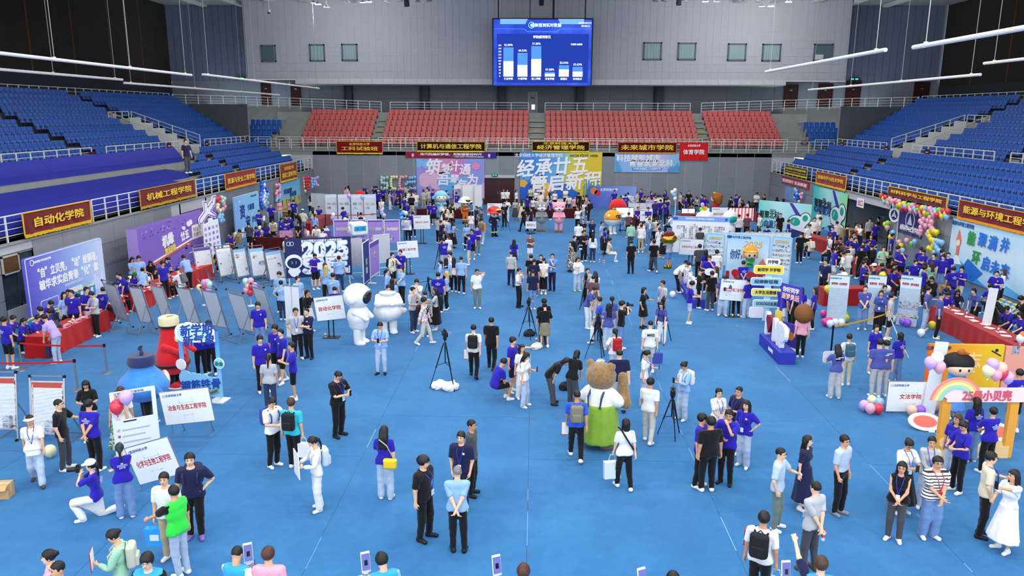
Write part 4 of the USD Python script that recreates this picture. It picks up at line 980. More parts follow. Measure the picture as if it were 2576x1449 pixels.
banner("L",(55,537),(230,553),[("自动化学院",.46,.50,.74)],L1+"自动化学院, nearest on the left railing",seed=1)
banner("L",(350,478),(492,489),[("机械工程学院",.44,.50,.82)],L1+"机械工程学院 on the left railing",edge="caa024",seed=2)
banner("L",(565,438),(644,457),[("资源与安全工程学院",.40,.48,.90)],L1+"资源与安全工程学院 on the left railing","8a1016","f0a820",seed=3)
banner("L",(703,415),(748,446),[("北京科技大学",.22,.72,.55),("高等工程师学院",.32,.32,.82)],"square red banner with yellow fringe, 高等工程师学院, far left railing","8a1016","f0d020",seed=4)
banner("B",(846,355),(963,385),[("北京科技大学",.24,.76,.45),("工科试验班",.36,.38,.80)],L1+"工科试验班, leftmost on the back railing","7d1013","f2dc1a",seed=5)
banner("B",(1049,356),(1220,380),[("计算机与通信工程学院",.56,.50,.90)],"nearly black banner with gold letters 计算机与通信工程学院 on the back railing","260a0e","f2dc1a",seed=6)
banner("B",(1339,356),(1482,380),[("北京科技大学",.28,.80,.62),("经济管理学院",.50,.38,.84)],"nearly black banner with gold letters 经济管理学院 on the back railing","2a080c","f2dc1a",seed=7)
banner("B",(1555,358),(1701,384),[("未来城市学院",.56,.50,.90)],"maroon banner with bold gold letters 未来城市学院 on the back railing","56090d","d89a20",seed=8)
banner("B",(1711,359),(1779,404),[("北京科技大学",.14,.84,.45),("体育学院",.30,.48,.76)],"plain bright red flag with white letters 体育学院, rightmost on the back railing","d81e22","d81e22",let=WLET,fringe=False,seed=9)
banner("R",(1976,415),(2030,446),[("北京科技大学外国语学院",.30,.66,.92),("School of Foreign Studies USTB",.16,.26,.9)],"black banner with yellow letters 外国语学院 on the right railing","17120c","e8c81c",seed=10)
banner("R",(1967,443),(2034,478),[("语君同行 言启新程",.52,.5,.9)],"red banner with white words 语君同行 言启新程 below the black banner","b01c20","b01c20",.1,WLET,False,False,seed=11)
banner("R",(2055,430),(2127,477),[("智能科学与技术学院",.34,.56,.86)],"rust red banner with gold letters 智能科学与技术学院 on the right railing","93201c","f2c81a",seed=12)
banner("R",(2236,468),(2380,525),[("材料科学与工程学院",.40,.55,.88)],"dark red banner 材料科学与工程学院 behind the balloon garland","6a0e16","e8c81c",.14,GOLD,False,seed=13)
banner("R",(2415,502),(2640,600),[("能源与环境工程学院",.46,.52,.86)],"dark red banner 能源与环境工程学院, nearest on the right railing","6f0c18","f0a028",seed=14)
t,w,h=hang("banner","red and purple strip banner of white slogan under the black banner","banner","B",(1020,382),(1249,398),.1)
put(t,"cloth",cloth_sheet(w,h,.006,3,3),gradient([(0,"a0142e"),(.5,"7a1448"),(1,"3a1a8c")],"x",-w/2,w/2));words(t,"用代码编织梦想，用数据驱动时代",.46*h,0,.62*h,WLET,.02,y=-.03,width=.68*w);words(t,"——计算机与通信工程学院热烈欢迎新同学",.2*h,.18*w,.2*h,WLET,.01,y=-.03,width=.36*w)
for s in (-1,1):flat(t,"robot_emblem",union_all([Point(s*.42*w,0).buffer(.12),sbox(s*.42*w-.07,-.2,s*.42*w+.07,-.08)]),.5*h,mat("c9c4e0",.6),.01,-.03)
# ---- cloth backdrops on the back wall
def blob(cx,cy,r,k=6,seed=0,sq=1.0):
 rnd=random.Random(seed);return union_all([Point(cx+rnd.uniform(-1,1)*r*1.1,cy+rnd.uniform(-.5,.5)*r*sq).buffer(r*rnd.uniform(.45,.8),quad_segs=5) for _ in range(k)])
def clip(p,w,h):return p.intersection(sbox(-w/2+.02,.02,w/2-.02,h-.02))
t,w,h=hang("backdrop","pink and blue cloth backdrop 筑梦计通 吾辈有为 on the back wall","backdrop","B",(1047,399),(1219,500),.08)
put(t,"cloth",cloth_sheet(w,h,.008,5,5,60),gradient([(0,"6ab0ea"),(.35,"b48ad8"),(.62,"d890bc"),(.85,"d07ab8"),(1,"8f9be0")],"x",-w/2,w/2,wob=2.6,wscale=.35),True)
for i,(x,z,r,c) in enumerate([(-.30,.42,.9,"e2b6d4"),(.12,.30,1.2,"69b4ea"),(.36,.18,.9,"d9a8dc"),(-.42,.86,.6,"7fc0f2"),(.30,.78,.5,"e58fc0")]):flat(t,"wave_print",clip(blob(x*w,z*h,r,5,i),w,h),None,mat(c,.8),.004,-.024-.005*i)
wl=mat("f2eef6",.7)
for ch,hh,x,z in (("筑",1.5,-.24,.80),("梦",.95,-.06,.76),("计",1.0,.06,.82),("通",1.05,.22,.74),("吾",1.25,-.10,.50),("辈",.85,.06,.50),("有",1.0,.16,.36),("为",1.1,.32,.48)):words(t,ch,hh,x*w,z*h,wl,.03,y=-.065,slant=.12)
t,w,h=hang("backdrop","blue and yellow cloth backdrop 经承廿五 管启新程 on the back wall","backdrop","B",(1308,382),(1512,503),.08)
put(t,"cloth",cloth_sheet(w,h,.008,5,8,60),gradient([(0,"2f6fd0"),(.45,"3f8ae0"),(.70,"6fb6e6"),(.80,"b9cc74"),(.92,"e6cc3c"),(1,"dfc43a")],"x",-w/2,w/2,wob=3.4,wscale=.4),True)
for i,(x,z,r,c) in enumerate([(-.40,.30,.75,"e8b24c"),(-.28,.2,.7,"efc468"),(-.16,.1,.55,"e2a63c"),(-.46,.12,.9,"2a62c8"),(.05,.12,.8,"2f68cc"),(-.46,.5,.5,"5aa6e6")]):flat(t,"cloud_print",clip(blob(x*w,z*h,r,7,20+i),w,h),None,mat(c,.8),.004,-.022-.005*i)
for i in range(26):
 rnd=random.Random(i);x=.26*w+rnd.random()*.2*w;z=.05*h+rnd.random()*.3*h;flat(t,"building_print",sbox(x,.04*h,x+.12,z+.4),None,mat(["c8b84a","3f8fc0","5aa0a0"][i%3],.8),.004,-.055-.002*i)
for line,x,z in (("经承廿五",-.10,.70),("管启新程",.06,.38)):words(t,line,1.62,x*w,z*h,WLET,.03,y=-.07,slant=.16,tilt=4)
flat(t,"crest_print",Point(-.44*w,.93*h).buffer(.2).difference(Point(-.44*w,.93*h).buffer(.16)),None,WLET,.004,-.05);words(t,"北京科技大学经济管理学院",.36,-.27*w,.93*h,WLET,.01,y=-.05)
for x,s in ((.16,"AACSB"),(.28,"EQUIS"),(.40,"AMBA")):words(t,s,.26,x*w,.93*h,mat("2f5a3a",.7),.015,y=-.05)
flat(t,"paper_plane_print",Polygon([(-.3*w,.46*h),(-.22*w,.52*h),(-.26*w,.42*h),(-.27*w,.46*h)]),None,WLET,.004,-.05)
t,w,h=hang("backdrop","wide pale blue city banner 科技赋能城市 青春筑梦北科 on the back wall","backdrop","B",(1547,385),(1709,434),.08)
put(t,"cloth",cloth_sheet(w,h,.008,4,9),gradient([(0,"7fb6ea"),(.55,"9cc4ec"),(.8,"c6bfe6"),(1,"8fc2ea")],"x",-w/2,w/2,wob=1.2,wscale=.5))
for i in range(9):flat(t,"tower_print",Polygon([((.32+.02*i)*w,.02),((.335+.02*i)*w,.02),((.335+.02*i)*w,(.22+.06*(i%4)+.02*i)*h),((.32+.02*i)*w,(.18+.06*(i%4)+.02*i)*h)]),None,mat("3f9ad8",.8),.004,-.02)
for i in range(5):flat(t,"tower_print",sbox((-.49+.022*i)*w,.02,(-.475+.022*i)*w,(.85-.16*i)*h),None,mat("5aa2e0",.8),.004,-.02)
for line,x,z in (("科技赋能城市",-.14,.74),("青春筑梦北科",.06,.48)):words(t,line,.66,x*w,z*h,WLET,.02,y=-.04);
flat(t,"ribbon_print",rrect(.46*w,.11*h,.1,.0,.17*h),None,mat("2f8ad8",.7),.005,-.025);words(t,"未来城市|智能建造|土木交通|建筑环境",.17,.0,.17*h,WLET,.0,y=-.035,width=.42*w)
# ---- boards along the left wall
def printboard(name,label,p0,p1,top,z0=.0,grad=None,m=None,thick=.12,r=.12,edge="c9d4f0",cat="backdrop",z=0.0,group=None):
 """Standing printed board between two floor pixels; returns (prim, width)."""
 t,w=stand(name,label,cat,p0,p1,group,z)
 poly=rrect(w,top-z0,r,0,(top+z0)/2) if r else sbox(-w/2,z0,w/2,top)
 put(t,"panel",upright(extrude(poly,thick),thick),m or gradient(grad[0],grad[1],grad[2] if len(grad)>2 else -w/2,grad[3] if len(grad)>3 else w/2,wob=.5,wscale=.3))
 if r:flat(t,"edge_strip",poly.difference(poly.buffer(-.05)),None,mat(edge,.6),.008,-.008)
 return t,w
def along(X,pxa,pxb):
 """Floor pixels of a board standing in the plane X = const between two photo columns."""
 o=[]
 for px in (pxa,pxb):
  lo,hi=12.0,90.0
  for _ in range(50):
   md=(lo+hi)/2;v=pix((X,md,0))[0]
   if (v<px)==(X<0):lo=md
   else :hi=md
  o.append(tuple(pix((X,lo,0))))
 return o
a,b=along(-18.9,84,271)
t,w=printboard("backdrop_board","big blue-violet board with white slogan “自”立贝壳 against the left wall",a,b,2.72,.0,([(0,"5f55c8"),(.35,"7d86dc"),(.7,"9fbcec"),(1,"c3d2f2")],"x"))
for line,x,z in (("“自”立贝壳，“动”绘钢魂，",.02,2.02),("毓华求实启青春“化”章",.02,1.55)):words(t,line,.40,x*w,z,WLET,.03,width=.78*w)
words(t,"自动化学院2025级新生",.13,.06*w,1.22,mat("cdd4f4",.6),.0)
flat(t,"speech_bubble",rrect(.22*w,.42,.1,-.27*w,.75).difference(rrect(.22*w-.06,.36,.08,-.27*w,.75)),None,WLET);flat(t,"white_button",rrect(.2*w,.26,.08,.06*w,.9),None,mat("e8ecfa",.6));flat(t,"crest_print",Point(-.42*w,2.5).buffer(.12).difference(Point(-.42*w,2.5).buffer(.09)),None,WLET);words(t,"北京科技大学自动化学院",.10,-.30*w,2.5,WLET,.0)
for i in range(5):flat(t,"tower_print",sbox((.30+.035*i)*w,.6,(.325+.035*i)*w,1.0+.12*((i*2)%3)),None,mat("d5dff6",.6))
a,b=along(-18.4,358,552)
t,w=printboard("backdrop_board","purple stage board 机缘廿五 with plane cut-out by the left wall",a,b,2.75,.0,None,mat("8668c4",.6,var=.05,scale=.8),.5,0)
put(t,"side_panel",bx(-w/2-.02,-w/2,0,.5,0,2.75),mat("a78ed8",.6))
rnd=random.Random(4)
for i in range(46):x=rnd.uniform(-.48,.1)*w;z=rnd.choice([rnd.uniform(2.2,2.7),rnd.uniform(.1,.6)]);flat(t,"pixel_print",sbox(x,z,x+rnd.choice([.08,.16,.3]),z+.07),None,mat(["5c3ea4","6a4cb0","b39ae0"][i%3],.6),.006,-.006)
flat(t,"ramp_print",Polygon([(-.36*w,.95),(.12*w,1.42),(.12*w,1.32),(-.36*w,.82)]),None,mat("e0703c",.6),.03,-.03);flat(t,"ramp_print",Polygon([(-.36*w,1.0),(.12*w,1.47),(.12*w,1.41),(-.36*w,.95)]),None,WLET,.04,-.04)
words(t,"机缘",.62,-.18*w,1.82,WLET,.04,y=-.04,d=.03,tilt=6);words(t,"廿五",.5,.03*w,1.75,WLET,.04,y=-.04,d=.03,tilt=6);words(t,"携手远航",.3,-.16*w,1.32,mat("f0dc5a",.6),.03,y=-.04,d=.03,tilt=6)
flat(t,"collage_print",rrect(.18*w,.75,.02,.22*w,1.75),None,mat("efe9d8",.6),.02,-.02)
for i in range(10):flat(t,"photo_print",sbox(.15*w+(i%5)*.2,1.5+(i//5)*.28,.15*w+(i%5)*.2+.13,1.72+(i//5)*.28),None,photo(i),.006,-.026)
cloudp=mat("f0eef8",.6)
for x,z,r in ((.10,2.3,.18),(.02,2.15,.12),(.17,.55,.22),(.28,.45,.2)):flat(t,"cloud_cutout",blob(x*w,z,r,6,int(z*10),.5),None,cloudp,.05,-.06)
plane=union_all([LineString([(.24*w,2.25),(.42*w,2.95)]).buffer(.19),Polygon([(.31*w,2.55),(.30*w,3.25),(.35*w,3.2),(.36*w,2.7)]),Polygon([(.33*w,2.5),(.46*w,2.2),(.47*w,2.32),(.38*w,2.72)]),Polygon([(.42*w,2.9),(.44*w,3.4),(.49*w,3.4),(.46*w,2.85)])])
flat(t,"plane_cutout",plane.buffer(.05),None,WLET,.05,-.10);flat(t,"plane_print",plane.difference(plane.buffer(-.05)),None,mat("6a4cb0",.6),.006,-.106)
t,w=stand("building_cutout","white and lilac campus building cut-out leaning in front of the purple board","cutout",(518,668),(560,651),None)
put(t,"board",upright(extrude(Polygon([(-w/2,0),(w/2,0),(w*.42,2.3),(w*.12,2.3),(w*.1,2.45),(-w*.1,2.45),(-w*.12,2.25),(-w*.42,2.2)]),.06),.06),WLET)
for i in range(24):flat(t,"window_print",sbox(-.42*w+(i%4)*.22*w,.3+(i//4)*.31,-.30*w+(i%4)*.22*w,.46+(i//4)*.31),None,mat("b6a0e0" if i%3 else "9278cc",.6),.006,-.006)
put(t,"yellow_base",bx(-w*.62,w*.62,-.02,.3,0,.28),mat("f2b51e",.6))
a,b=along(-19.2,597,656)
t,w=printboard("backdrop_board","tall light blue board 资引新程 安护远航 by the left wall",a,b,2.78,.0,([(0,"7fb0ea"),(.4,"8fc6f0"),(1,"8ed2f0")],"x"),r=.1)
for ch,hh,x,z in (("资",.95,-.22,1.72),("引新程",.42,.14,1.86),("安",.85,-.02,.95),("护远航",.42,.30,.98)):words(t,ch,hh,x*w,z,mat("2a3c8c",.6),.03)
flat(t,"paper_plane_print",Polygon([(-.36*w,2.42),(-.3*w,2.5),(-.27*w,2.32)]),None,mat("f0e2c0",.6));flat(t,"paper_plane_print",Polygon([(.12*w,1.25),(.34*w,1.62),(.16*w,1.36)]),None,WLET);words(t,"资源与安全工程学院",.12,.28*w,2.55,mat("2a5a8c",.6),.0);flat(t,"cloud_print",clip(blob(-.3*w,.35,.3,6,2),w,2.7),None,mat("d5ecfa",.6))
t,w,h=hang("backdrop","sky and meadow cloth poster on the far left wall between balloon letters","backdrop","L",(701,464),(757,511),.07)
put(t,"cloth",cloth_sheet(w,h,.01,4,31),gradient([(0,"d0764c"),(.12,"c9c060"),(.38,"b9cc6a"),(.5,"8cc6e6"),(1,"6fb8e6")],"z",0,h,wob=.3),True)
words(t,"早匹启筑梦",.42,-.12*w,.66*h,mat("26407a",.7),.02,y=-.05);words(t,"新未来逐",.42,.12*w,.5*h,mat("26407a",.7),.02,y=-.05)
for i in range(5):flat(t,"figure_print",union_all([Point((-.4+.2*i)*w,.34*h).buffer(.1),sbox((-.4+.2*i)*w-.07,.14*h,(-.4+.2*i)*w+.07,.3*h)]),None,mat(["2f4f9c","d4683c","3f6ab0","c9a24a","d87a9a"][i],.7),.004,-.05)
# ---- right wall
t,w,h=hang("backdrop","aqua cloth poster 智聚北科 心向星河 hung on the right wall","backdrop","R",(2048,466),(2122,606),.08)
aq=gradient([(0,"35b0cc"),(.3,"5fd0c4"),(.55,"b5e6e6"),(.8,"a5dcea"),(1,"8fe0a8")],"x",-w/2,w/2,wob=1.6,wscale=.5)
put(t,"cloth",cloth_sheet(w,h,.008,4,33),aq,True)
def aqua_art(t,w,h,y=-.04):
 navy=mat("223a7c",.7);grey=mat("dfe6ee",.6);teal=mat("1fa08c",.6)
 flat(t,"rail_print",clip(Polygon([(.08*w,h),(.14*w,h),(.34*w,.62*h),(.26*w,.58*h)]),w,h),None,mat("4a3a9c",.7),.004,y)
 flat(t,"hull_print",clip(Polygon([(-.3*w,0),(.1*w,.22*h),(.5*w,.3*h),(.5*w,.2*h),(.2*w,0)]),w,h),None,navy,.004,y);flat(t,"globe_print",clip(Point(.02*w,-.02*h).buffer(.2*h),w,h),None,mat("6fc6e6",.6),.004,y-.004)
 hd=union_all([affinity.scale(Point(.24*w,.46*h).buffer(1),.15*w,.2*h),affinity.rotate(affinity.scale(Point(.40*w,.58*h).buffer(1),.09*w,.17*h),-15),LineString([(.14*w,.34*h),(.46*w,.24*h)]).buffer(.06*h),LineString([(.38*w,.36*h),(.47*w,.62*h)]).buffer(.04*h)])
 flat(t,"robot_outline",clip(hd.buffer(.02*h),w,h),None,INK,.004,y-.006);flat(t,"robot_print",clip(hd,w,h),None,grey,.004,y-.010)
 flat(t,"visor_print",affinity.rotate(affinity.scale(Point(.22*w,.48*h).buffer(1),.095*w,.12*h),-8),None,teal,.004,y-.014);flat(t,"visor_print",affinity.rotate(affinity.scale(Point(.40*w,.6*h).buffer(1),.05*w,.09*h),-15),None,teal,.004,y-.014)
 flat(t,"glint_print",Polygon([(.17*w,.44*h),(.20*w,.54*h),(.215*w,.54*h),(.185*w,.44*h)]),None,grey,.004,y-.018)
aqua_art(t,w,h)
words(t,"2025",.26,-.12*w,.74*h,INK,.01,y=-.07);words(t,"智聚北科",.60,-.16*w,.64*h,mat("1b2a38",.7),.02,y=-.07,width=.52*w);words(t,"心向星河",.60,-.16*w,.5*h,mat("1f3a88",.7),.02,y=-.07,width=.52*w)
t,w=printboard("backdrop_board","aqua standing board 智聚北科 with cartoon robot, right of centre back",(1904,588),(2035,604),2.35,.0,None,aq,.1,0)
aqua_art(t,w,2.35,-.008);words(t,"2025",.2,-.22*w,1.72,INK,.01);words(t,"智聚北科",.54,-.28*w,1.42,mat("1b2a38",.7),.02,width=.38*w);words(t,"心向星河",.54,-.28*w,.78,mat("1f3a88",.7),.02,width=.38*w)
t,w,h=hang("paper_sign","white paper sign with red 出口 above the doorway in the right wall","sign","R",(2157,497),(2172,524),.06)
put(t,"sheet",bx(-w/2,w/2,-.01,.01,0,h),mat("f2f2f2",.6));words(t,"出口",.42,0,h/2,RLET,.02)
t,w,h=hang("emblem_plate","round white and navy college emblem plate on the right wall","emblem","R",(2239,519),(2261,563),.08)
put(t,"disc",upright(extrude(affinity.scale(Point(0,h/2).buffer(1),w/2,h/2),.03),.02),mat("eef0f4",.6));navy=mat("27306e",.6)
def crest(t,w,h,fg,bg,y):
 flat(t,"ring",affinity.scale(Point(0,h/2).buffer(1),w*.33,h*.34),None,bg,.004,y)
 flat(t,"pyramid",union_all([LineString([(0,h*.68),(-w*.2,h*.36)]).buffer(w*.022),LineString([(0,h*.68),(w*.2,h*.36)]).buffer(w*.022),LineString([(0,h*.68),(0,h*.46),(-w*.2,h*.36)]).buffer(w*.02),LineString([(0,h*.46),(w*.2,h*.36)]).buffer(w*.02),Point(0,h*.72).buffer(w*.04)]),None,fg,.004,y-.005)
crest(t,w,h,mat("eef0f4",.6),navy,-.014)
t,w,h=hang("college_flag","navy flag 材料科学与工程学院 with white emblem on the right wall","flag","R",(2265,525),(2317,601),.09)
put(t,"cloth",cloth_sheet(w,h,.02,3,40),cloth("2b2a6e"),True);put(t,"pole",bx(-w/2-.08,-w/2-.02,-.03,.03,-.6,h+.15),WHITE)
flat(t,"emblem_disc",affinity.scale(Point(0,h*.62).buffer(1),.55,.55),None,mat("c9ccdc",.6),.004,-.04);flat(t,"emblem_ring",affinity.scale(Point(0,h*.62).buffer(1),.44,.44),None,navy,.004,-.045);flat(t,"pyramid",Polygon([(0,h*.62+.34),(-.3,h*.62-.25),(.3,h*.62-.25)]),None,mat("c9ccdc",.6),.004,-.05);words(t,"材料科学与工程学院",.34,0,h*.26,WLET,.01,y=-.05,width=.8*w)
t,w,h=hang("backdrop","pale blue cloth backdrop 能聚满井 环启未来 on the near right wall","backdrop","R",(2398,548),(2650,790),.08)
put(t,"cloth",cloth_sheet(w,h,.008,5,44,60),gradient([(0,"7cc4ee"),(.25,"b5def4"),(.7,"cfe6f2"),(1,"bcdff2")],"z",0,h,wob=.6),True)
for i,(pts,c) in enumerate([([(-.5,.0),(-.36,.30),(-.2,.12),(-.05,0)],"3f9ae0"),([(-.38,.05),(-.28,.38),(-.12,.22),(-.2,.02)],"2272d0"),([(-.1,.0),(.1,.16),(.3,.05),(.4,0)],"5fb0ea"),([(-.46,.2),(-.4,.42),(-.34,.24)],"e8f2f8")]):flat(t,"ice_print",clip(Polygon([(x*w,z*h) for x,z in pts]),w,h),None,mat(c,.7),.004,-.03-.004*i)
for ch,x,z,c in (("能",-.27,.74,"2f9a4a"),("聚",-.16,.76,"2f78d8"),("满",-.06,.76,"2f78d8"),("井",.05,.78,"2f78d8"),("环",-.20,.44,"2f9a4a"),("启",-.10,.40,"2f78d8"),("未",-.01,.38,"2f78d8"),("来",.08,.38,"2f78d8")):words(t,ch,.68,x*w,z*h,mat(c,.6),.04,y=-.06,slant=.1)
fl=union_all([Point(-.40*w,.62*h).buffer(.2),Polygon([(-.40*w-.22,.64*h),(-.40*w-.05,.64*h+.55),(-.40*w+.22,.64*h)]),sbox(-.40*w-.12,.38*h,-.40*w+.12,.55*h)]);flat(t,"figure_print",fl,None,mat("e87a5a",.6),.004,-.05);flat(t,"figure_print",Point(-.40*w,.60*h).buffer(.16),None,mat("f6e2d2",.6),.004,-.056)
words(t,"能源与环境工程学院",.22,-.38*w,.93*h,mat("2a5a9c",.6),.0,y=-.04)
t,w,h=hang("poster","pale blue poster behind balloons in the far right corner","poster","R",(1976,468),(2006,512),.06);put(t,"sheet",bx(-w/2,w/2,-.01,.01,0,h),mat("7f9fd0",.6,var=.1,scale=1.5))
for (px0,py0,px1,py1,lab) in ((2155,533,2170,556,"white notice with red header in the doorway recess"),(2201,535,2225,553,"blue landscape notice at the right of the doorway recess")):
 p,q=at(px0,py0,X=XR+2.55),at(px1,py1,X=XR+2.55);w=abs(q[1]-p[1]);h=p[2]-q[2]
 t=thing("notice_board",lab,"notice",(XR+2.55,(p[1]+q[1])/2,q[2]),-90);put(t,"sheet",bx(-w/2,w/2,-.02,.02,0,h),tex("dfe2e8" if "white" in lab else "8fb2d8","8a8f9a"));put(t,"header",bx(-w/2,w/2,-.03,-.02,h*.84,h),mat("a8343c" if "white" in lab else "2f5a9c",.6))
t,w,h=hang("banner_board","wide violet-blue board standing before the back wall, right of the cloth backdrop","backdrop","B",(1482,468),(1600,512),1.6)
put(t,"panel",upright(extrude(rrect(w,h+1.0,.15,0,h/2-.5),.1),.1),gradient([(0,"4a5cc0"),(.5,"6f86d8"),(1,"8fa4e6")],"x",-w/2,w/2,wob=.5));words(t,"北京科技大学",.26,-.08*w,h*.8,WLET,.01);words(t,"眼未来",.7,.22*w,h*.25,WLET,.03)
flat(t,"fruit_print",Point(-.40*w,h*.72).buffer(.3),None,mat("e87a3a",.6));flat(t,"fruit_print",Point(-.32*w,h*.6).buffer(.26),None,mat("c8303a",.6));flat(t,"leaf_print",Polygon([(-.42*w,h*.93),(-.36*w,h*1.0),(-.36*w,h*.9)]),None,mat("4aa05a",.6))
t,w,h=hang("exit_sign","green running-man exit sign above the maroon door","sign","B",(1239,438),(1250,443),.06)
put(t,"box",bx(-.26,.26,-.04,.04,0,.17),mat("0c2a1c",.4));put(t,"lit_arrow",[bx(-.2,-.02,-.05,-.04,.05,.12),bx(.05,.2,-.05,-.04,.05,.12)],glow("3ae0a0",2.0))
for i,(px,py,lab) in enumerate(((605,197,"green exit sign over the left upper doorway"),(2150,199,"green exit sign over the right upper doorway"))):
 p=at(px,py,Y=83.8);t=thing("exit_sign",lab,"sign",p);put(t,"box",box(1.0,.08,.24),mat("0a1c16",.4));put(t,"lit_arrow",[box(.3,.02,.12,(-.25,-.05,0)),box(.3,.02,.12,(.2,-.05,0))],glow("2fd89a",1.6))
for i,(px,py,X,lab) in enumerate(((317,326,-30,"small green exit sign on the left stairway wall"),(2458,335,31,"small green exit sign on the right stairway wall"))):
 p=at(px,py,Y=59.0);t=thing("exit_sign",lab,"sign",p);put(t,"box",box(.34,.05,.15),mat("0a1c16",.4));put(t,"lit_arrow",box(.2,.02,.08,(0,-.03,0)),glow("2fd89a",1.6))
for i,(px,py,lab) in enumerate([(233,390,"near left upper rail"),(425,367,"middle left upper rail"),(520,362,"far left upper rail, left end"),(622,354,"far left upper rail, right end"),(364,344,"left stairway wall"),(708,352,"left corner rail"),(2118,363,"far right upper rail, left end"),(2230,374,"far right upper rail, right end"),(2332,383,"near right upper rail"),(2399,352,"right stairway wall"),(2024,360,"right corner rail")]):
 X=CX-XM+.08 if px<640 else CX+XM-.08;p=at(px,py,X=X) if px not in (708,2024,364,2399) else at(px,py,Y=71.3 if px in (708,2024) else 59.0)
 t=thing("seat_sign",f"small dark red block sign on the {lab}","sign",p,0 if px in (708,2024,364,2399) else 90 if px<640 else -90,"dark red seat block signs");put(t,"plate",box(.62,.03,.40),mat("4a1014",.5));put(t,"lettering",box(.4,.01,.07,(0,-.02,0)),mat("c9b9b9",.6))
# ---- LED screen
t=thing("led_screen","large blue LED screen with bar chart hanging before the upper wall","screen",(0.67,77,10.68));W2,HS=9.55,6.25
put(t,"housing",bx(-W2/2,W2/2,0,.35,0,HS),BLACK);put(t,"picture",bx(-W2/2+.12,W2/2-.12,-.01,.0,.1,HS-.12),graph({"t":("texture_coordinate",{}),"n":("noise_texture",{"scale":.5,"detail":3.0}),"r":("rgb_ramp",{"ramp":[(.3,lin("2440c0")),(.6,lin("3a58dc")),(.8,lin("5070ee"))]}),"e":("emission",{"strength":.62})},[("t.object","n.vector"),("n.fac","r.fac"),("r.color","e.color")],"e.emission"))
sx=lambda px:(px-1361.5)/241*W2;sz=lambda py:(222-py)/158*HS
WG,BG,DG=glow("e6f0f0",.95),glow("4f8ae6",.75),glow("2a44b8",.5)
put(t,"chart_panel",bx(sx(1252),sx(1472),-.016,-.01,sz(213),sz(100)),DG)
for px,y0,ym,pc,nm in ((1280,131,163,"52.86%","文法学院"),(1314,144,172,"49.03%","外语学院"),(1347,128,158,"57.89%","高工学院"),(1380,188,192,"67.88%","体育学院"),(1414,172,182,"63.64%","高精尖"),(1447,176,187,"63.83%","未来技术")):
 put(t,"bar_top",bx(sx(px)-.48,sx(px)+.48,-.025,-.016,sz(ym),sz(y0)),BG);put(t,"bar_base",bx(sx(px)-.48,sx(px)+.48,-.025,-.016,sz(199),sz(ym)),WG);words(t,pc,.24,sx(px),sz(y0)+.22,WG,.02,y=-.03);words(t,nm,.22,sx(px),sz(204),WG,.0,y=-.03)
for k,n in enumerate(range(0,201,20)):words(t,str(n),.18,sx(1259),sz(198-k*7.15),WG,.02,y=-.03)
words(t,"迎新报到实时数据",.36,sx(1370),sz(80),glow("bfe6ff",1.0),.02,y=-.03);words(t,"学院报到情况",.28,sx(1360),sz(107),WG,.02,y=-.03);words(t,"09:50:31",.22,sx(1464),sz(82),WG,.02,y=-.03);words(t,"2025年8月22日",.18,sx(1462),sz(75),WG,.01,y=-.03);words(t,"已报到 总报到",.18,sx(1443),sz(124),WG,.01,y=-.03)
flat(t,"logo_ring",Point(sx(1335),sz(80)).buffer(.3).difference(Point(sx(1335),sz(80)).buffer(.24)),None,glow("7fd0f4",1.0),.006,-.03);flat(t,"logo_mark",sbox(sx(1335)-.12,sz(80)-.14,sx(1335)+.12,sz(80)+.1),None,glow("7fd0f4",1.0),.006,-.03)
flat(t,"header_line",Polygon([(sx(1245),sz(88)),(sx(1318),sz(88)),(sx(1326),sz(94)),(sx(1396),sz(94)),(sx(1404),sz(88)),(sx(1478),sz(88)),(sx(1478),sz(89)),(sx(1405),sz(89)),(sx(1397),sz(95.5)),(sx(1325),sz(95.5)),(sx(1317),sz(89)),(sx(1245),sz(89))]),None,BG,.004,-.02)
for a,b,c in ((1260,1326,1),(1398,1460,-1)):flat(t,"header_plate",Polygon([(sx(a),sz(66)),(sx(b),sz(66)),(sx(b-(6 if c>0 else 0)),sz(78)),(sx(a+(6 if c<0 else 0)),sz(78))]),None,glow("6fa0f0",.8),.004,-.02)
for x,wd in ((-4.2,.05),(-1.2,.04),(1.0,.09),(4.0,.05)):put(t,"hanger",bx(x-wd,x+wd,.1,.2,HS,ZT-10.75),BLACK)
def _slab(a,b,y0,y1,t=.05):
 (x0,z0),(x1,z1)=a,b
 v=[(x,y,z-k*t) for k in (0,1) for (x,z) in ((x0,z0),(x1,z1)) for y in (y0,y1)]
 return np.array(v,float),np.array([[0,1,3],[0,3,2],[4,7,5],[4,6,7],[0,5,1],[0,4,5],[2,3,7],[2,7,6],[0,2,6],[0,6,4],[1,5,7],[1,7,3]])
# ---- blue boards and tarpaulins over the left stand
bl=mat("2a32a0",.7,var=.05,scale=.7)
for i,(d0,z0,d1,z1,ya,yb) in enumerate(((21.0,3.95,22.5,4.15,24,46.0),(22.95,4.3,24.4,4.5,24,50.0),(24.9,5.1,25.4,5.75,24,53.6))):
 t=thing("cover_board",f"long royal blue board laid over the left lower seats, {['nearest the railing', 'middle of three', 'highest of three'][i]}","board",(CX,0,0),0,"blue boards over the lower seats")
 n=4;L=(yb-ya)/n
 for k in range(n):put(t,"panel",trimesh.Trimesh(*_slab((-d0,z0),(-d1,z1),ya+k*L+.01,ya+(k+1)*L-.01),process=False),bl)
 put(t,"front_skirt",bx(-d0-.03,-d0+.03,ya,yb,z0-.55,z0),bl)
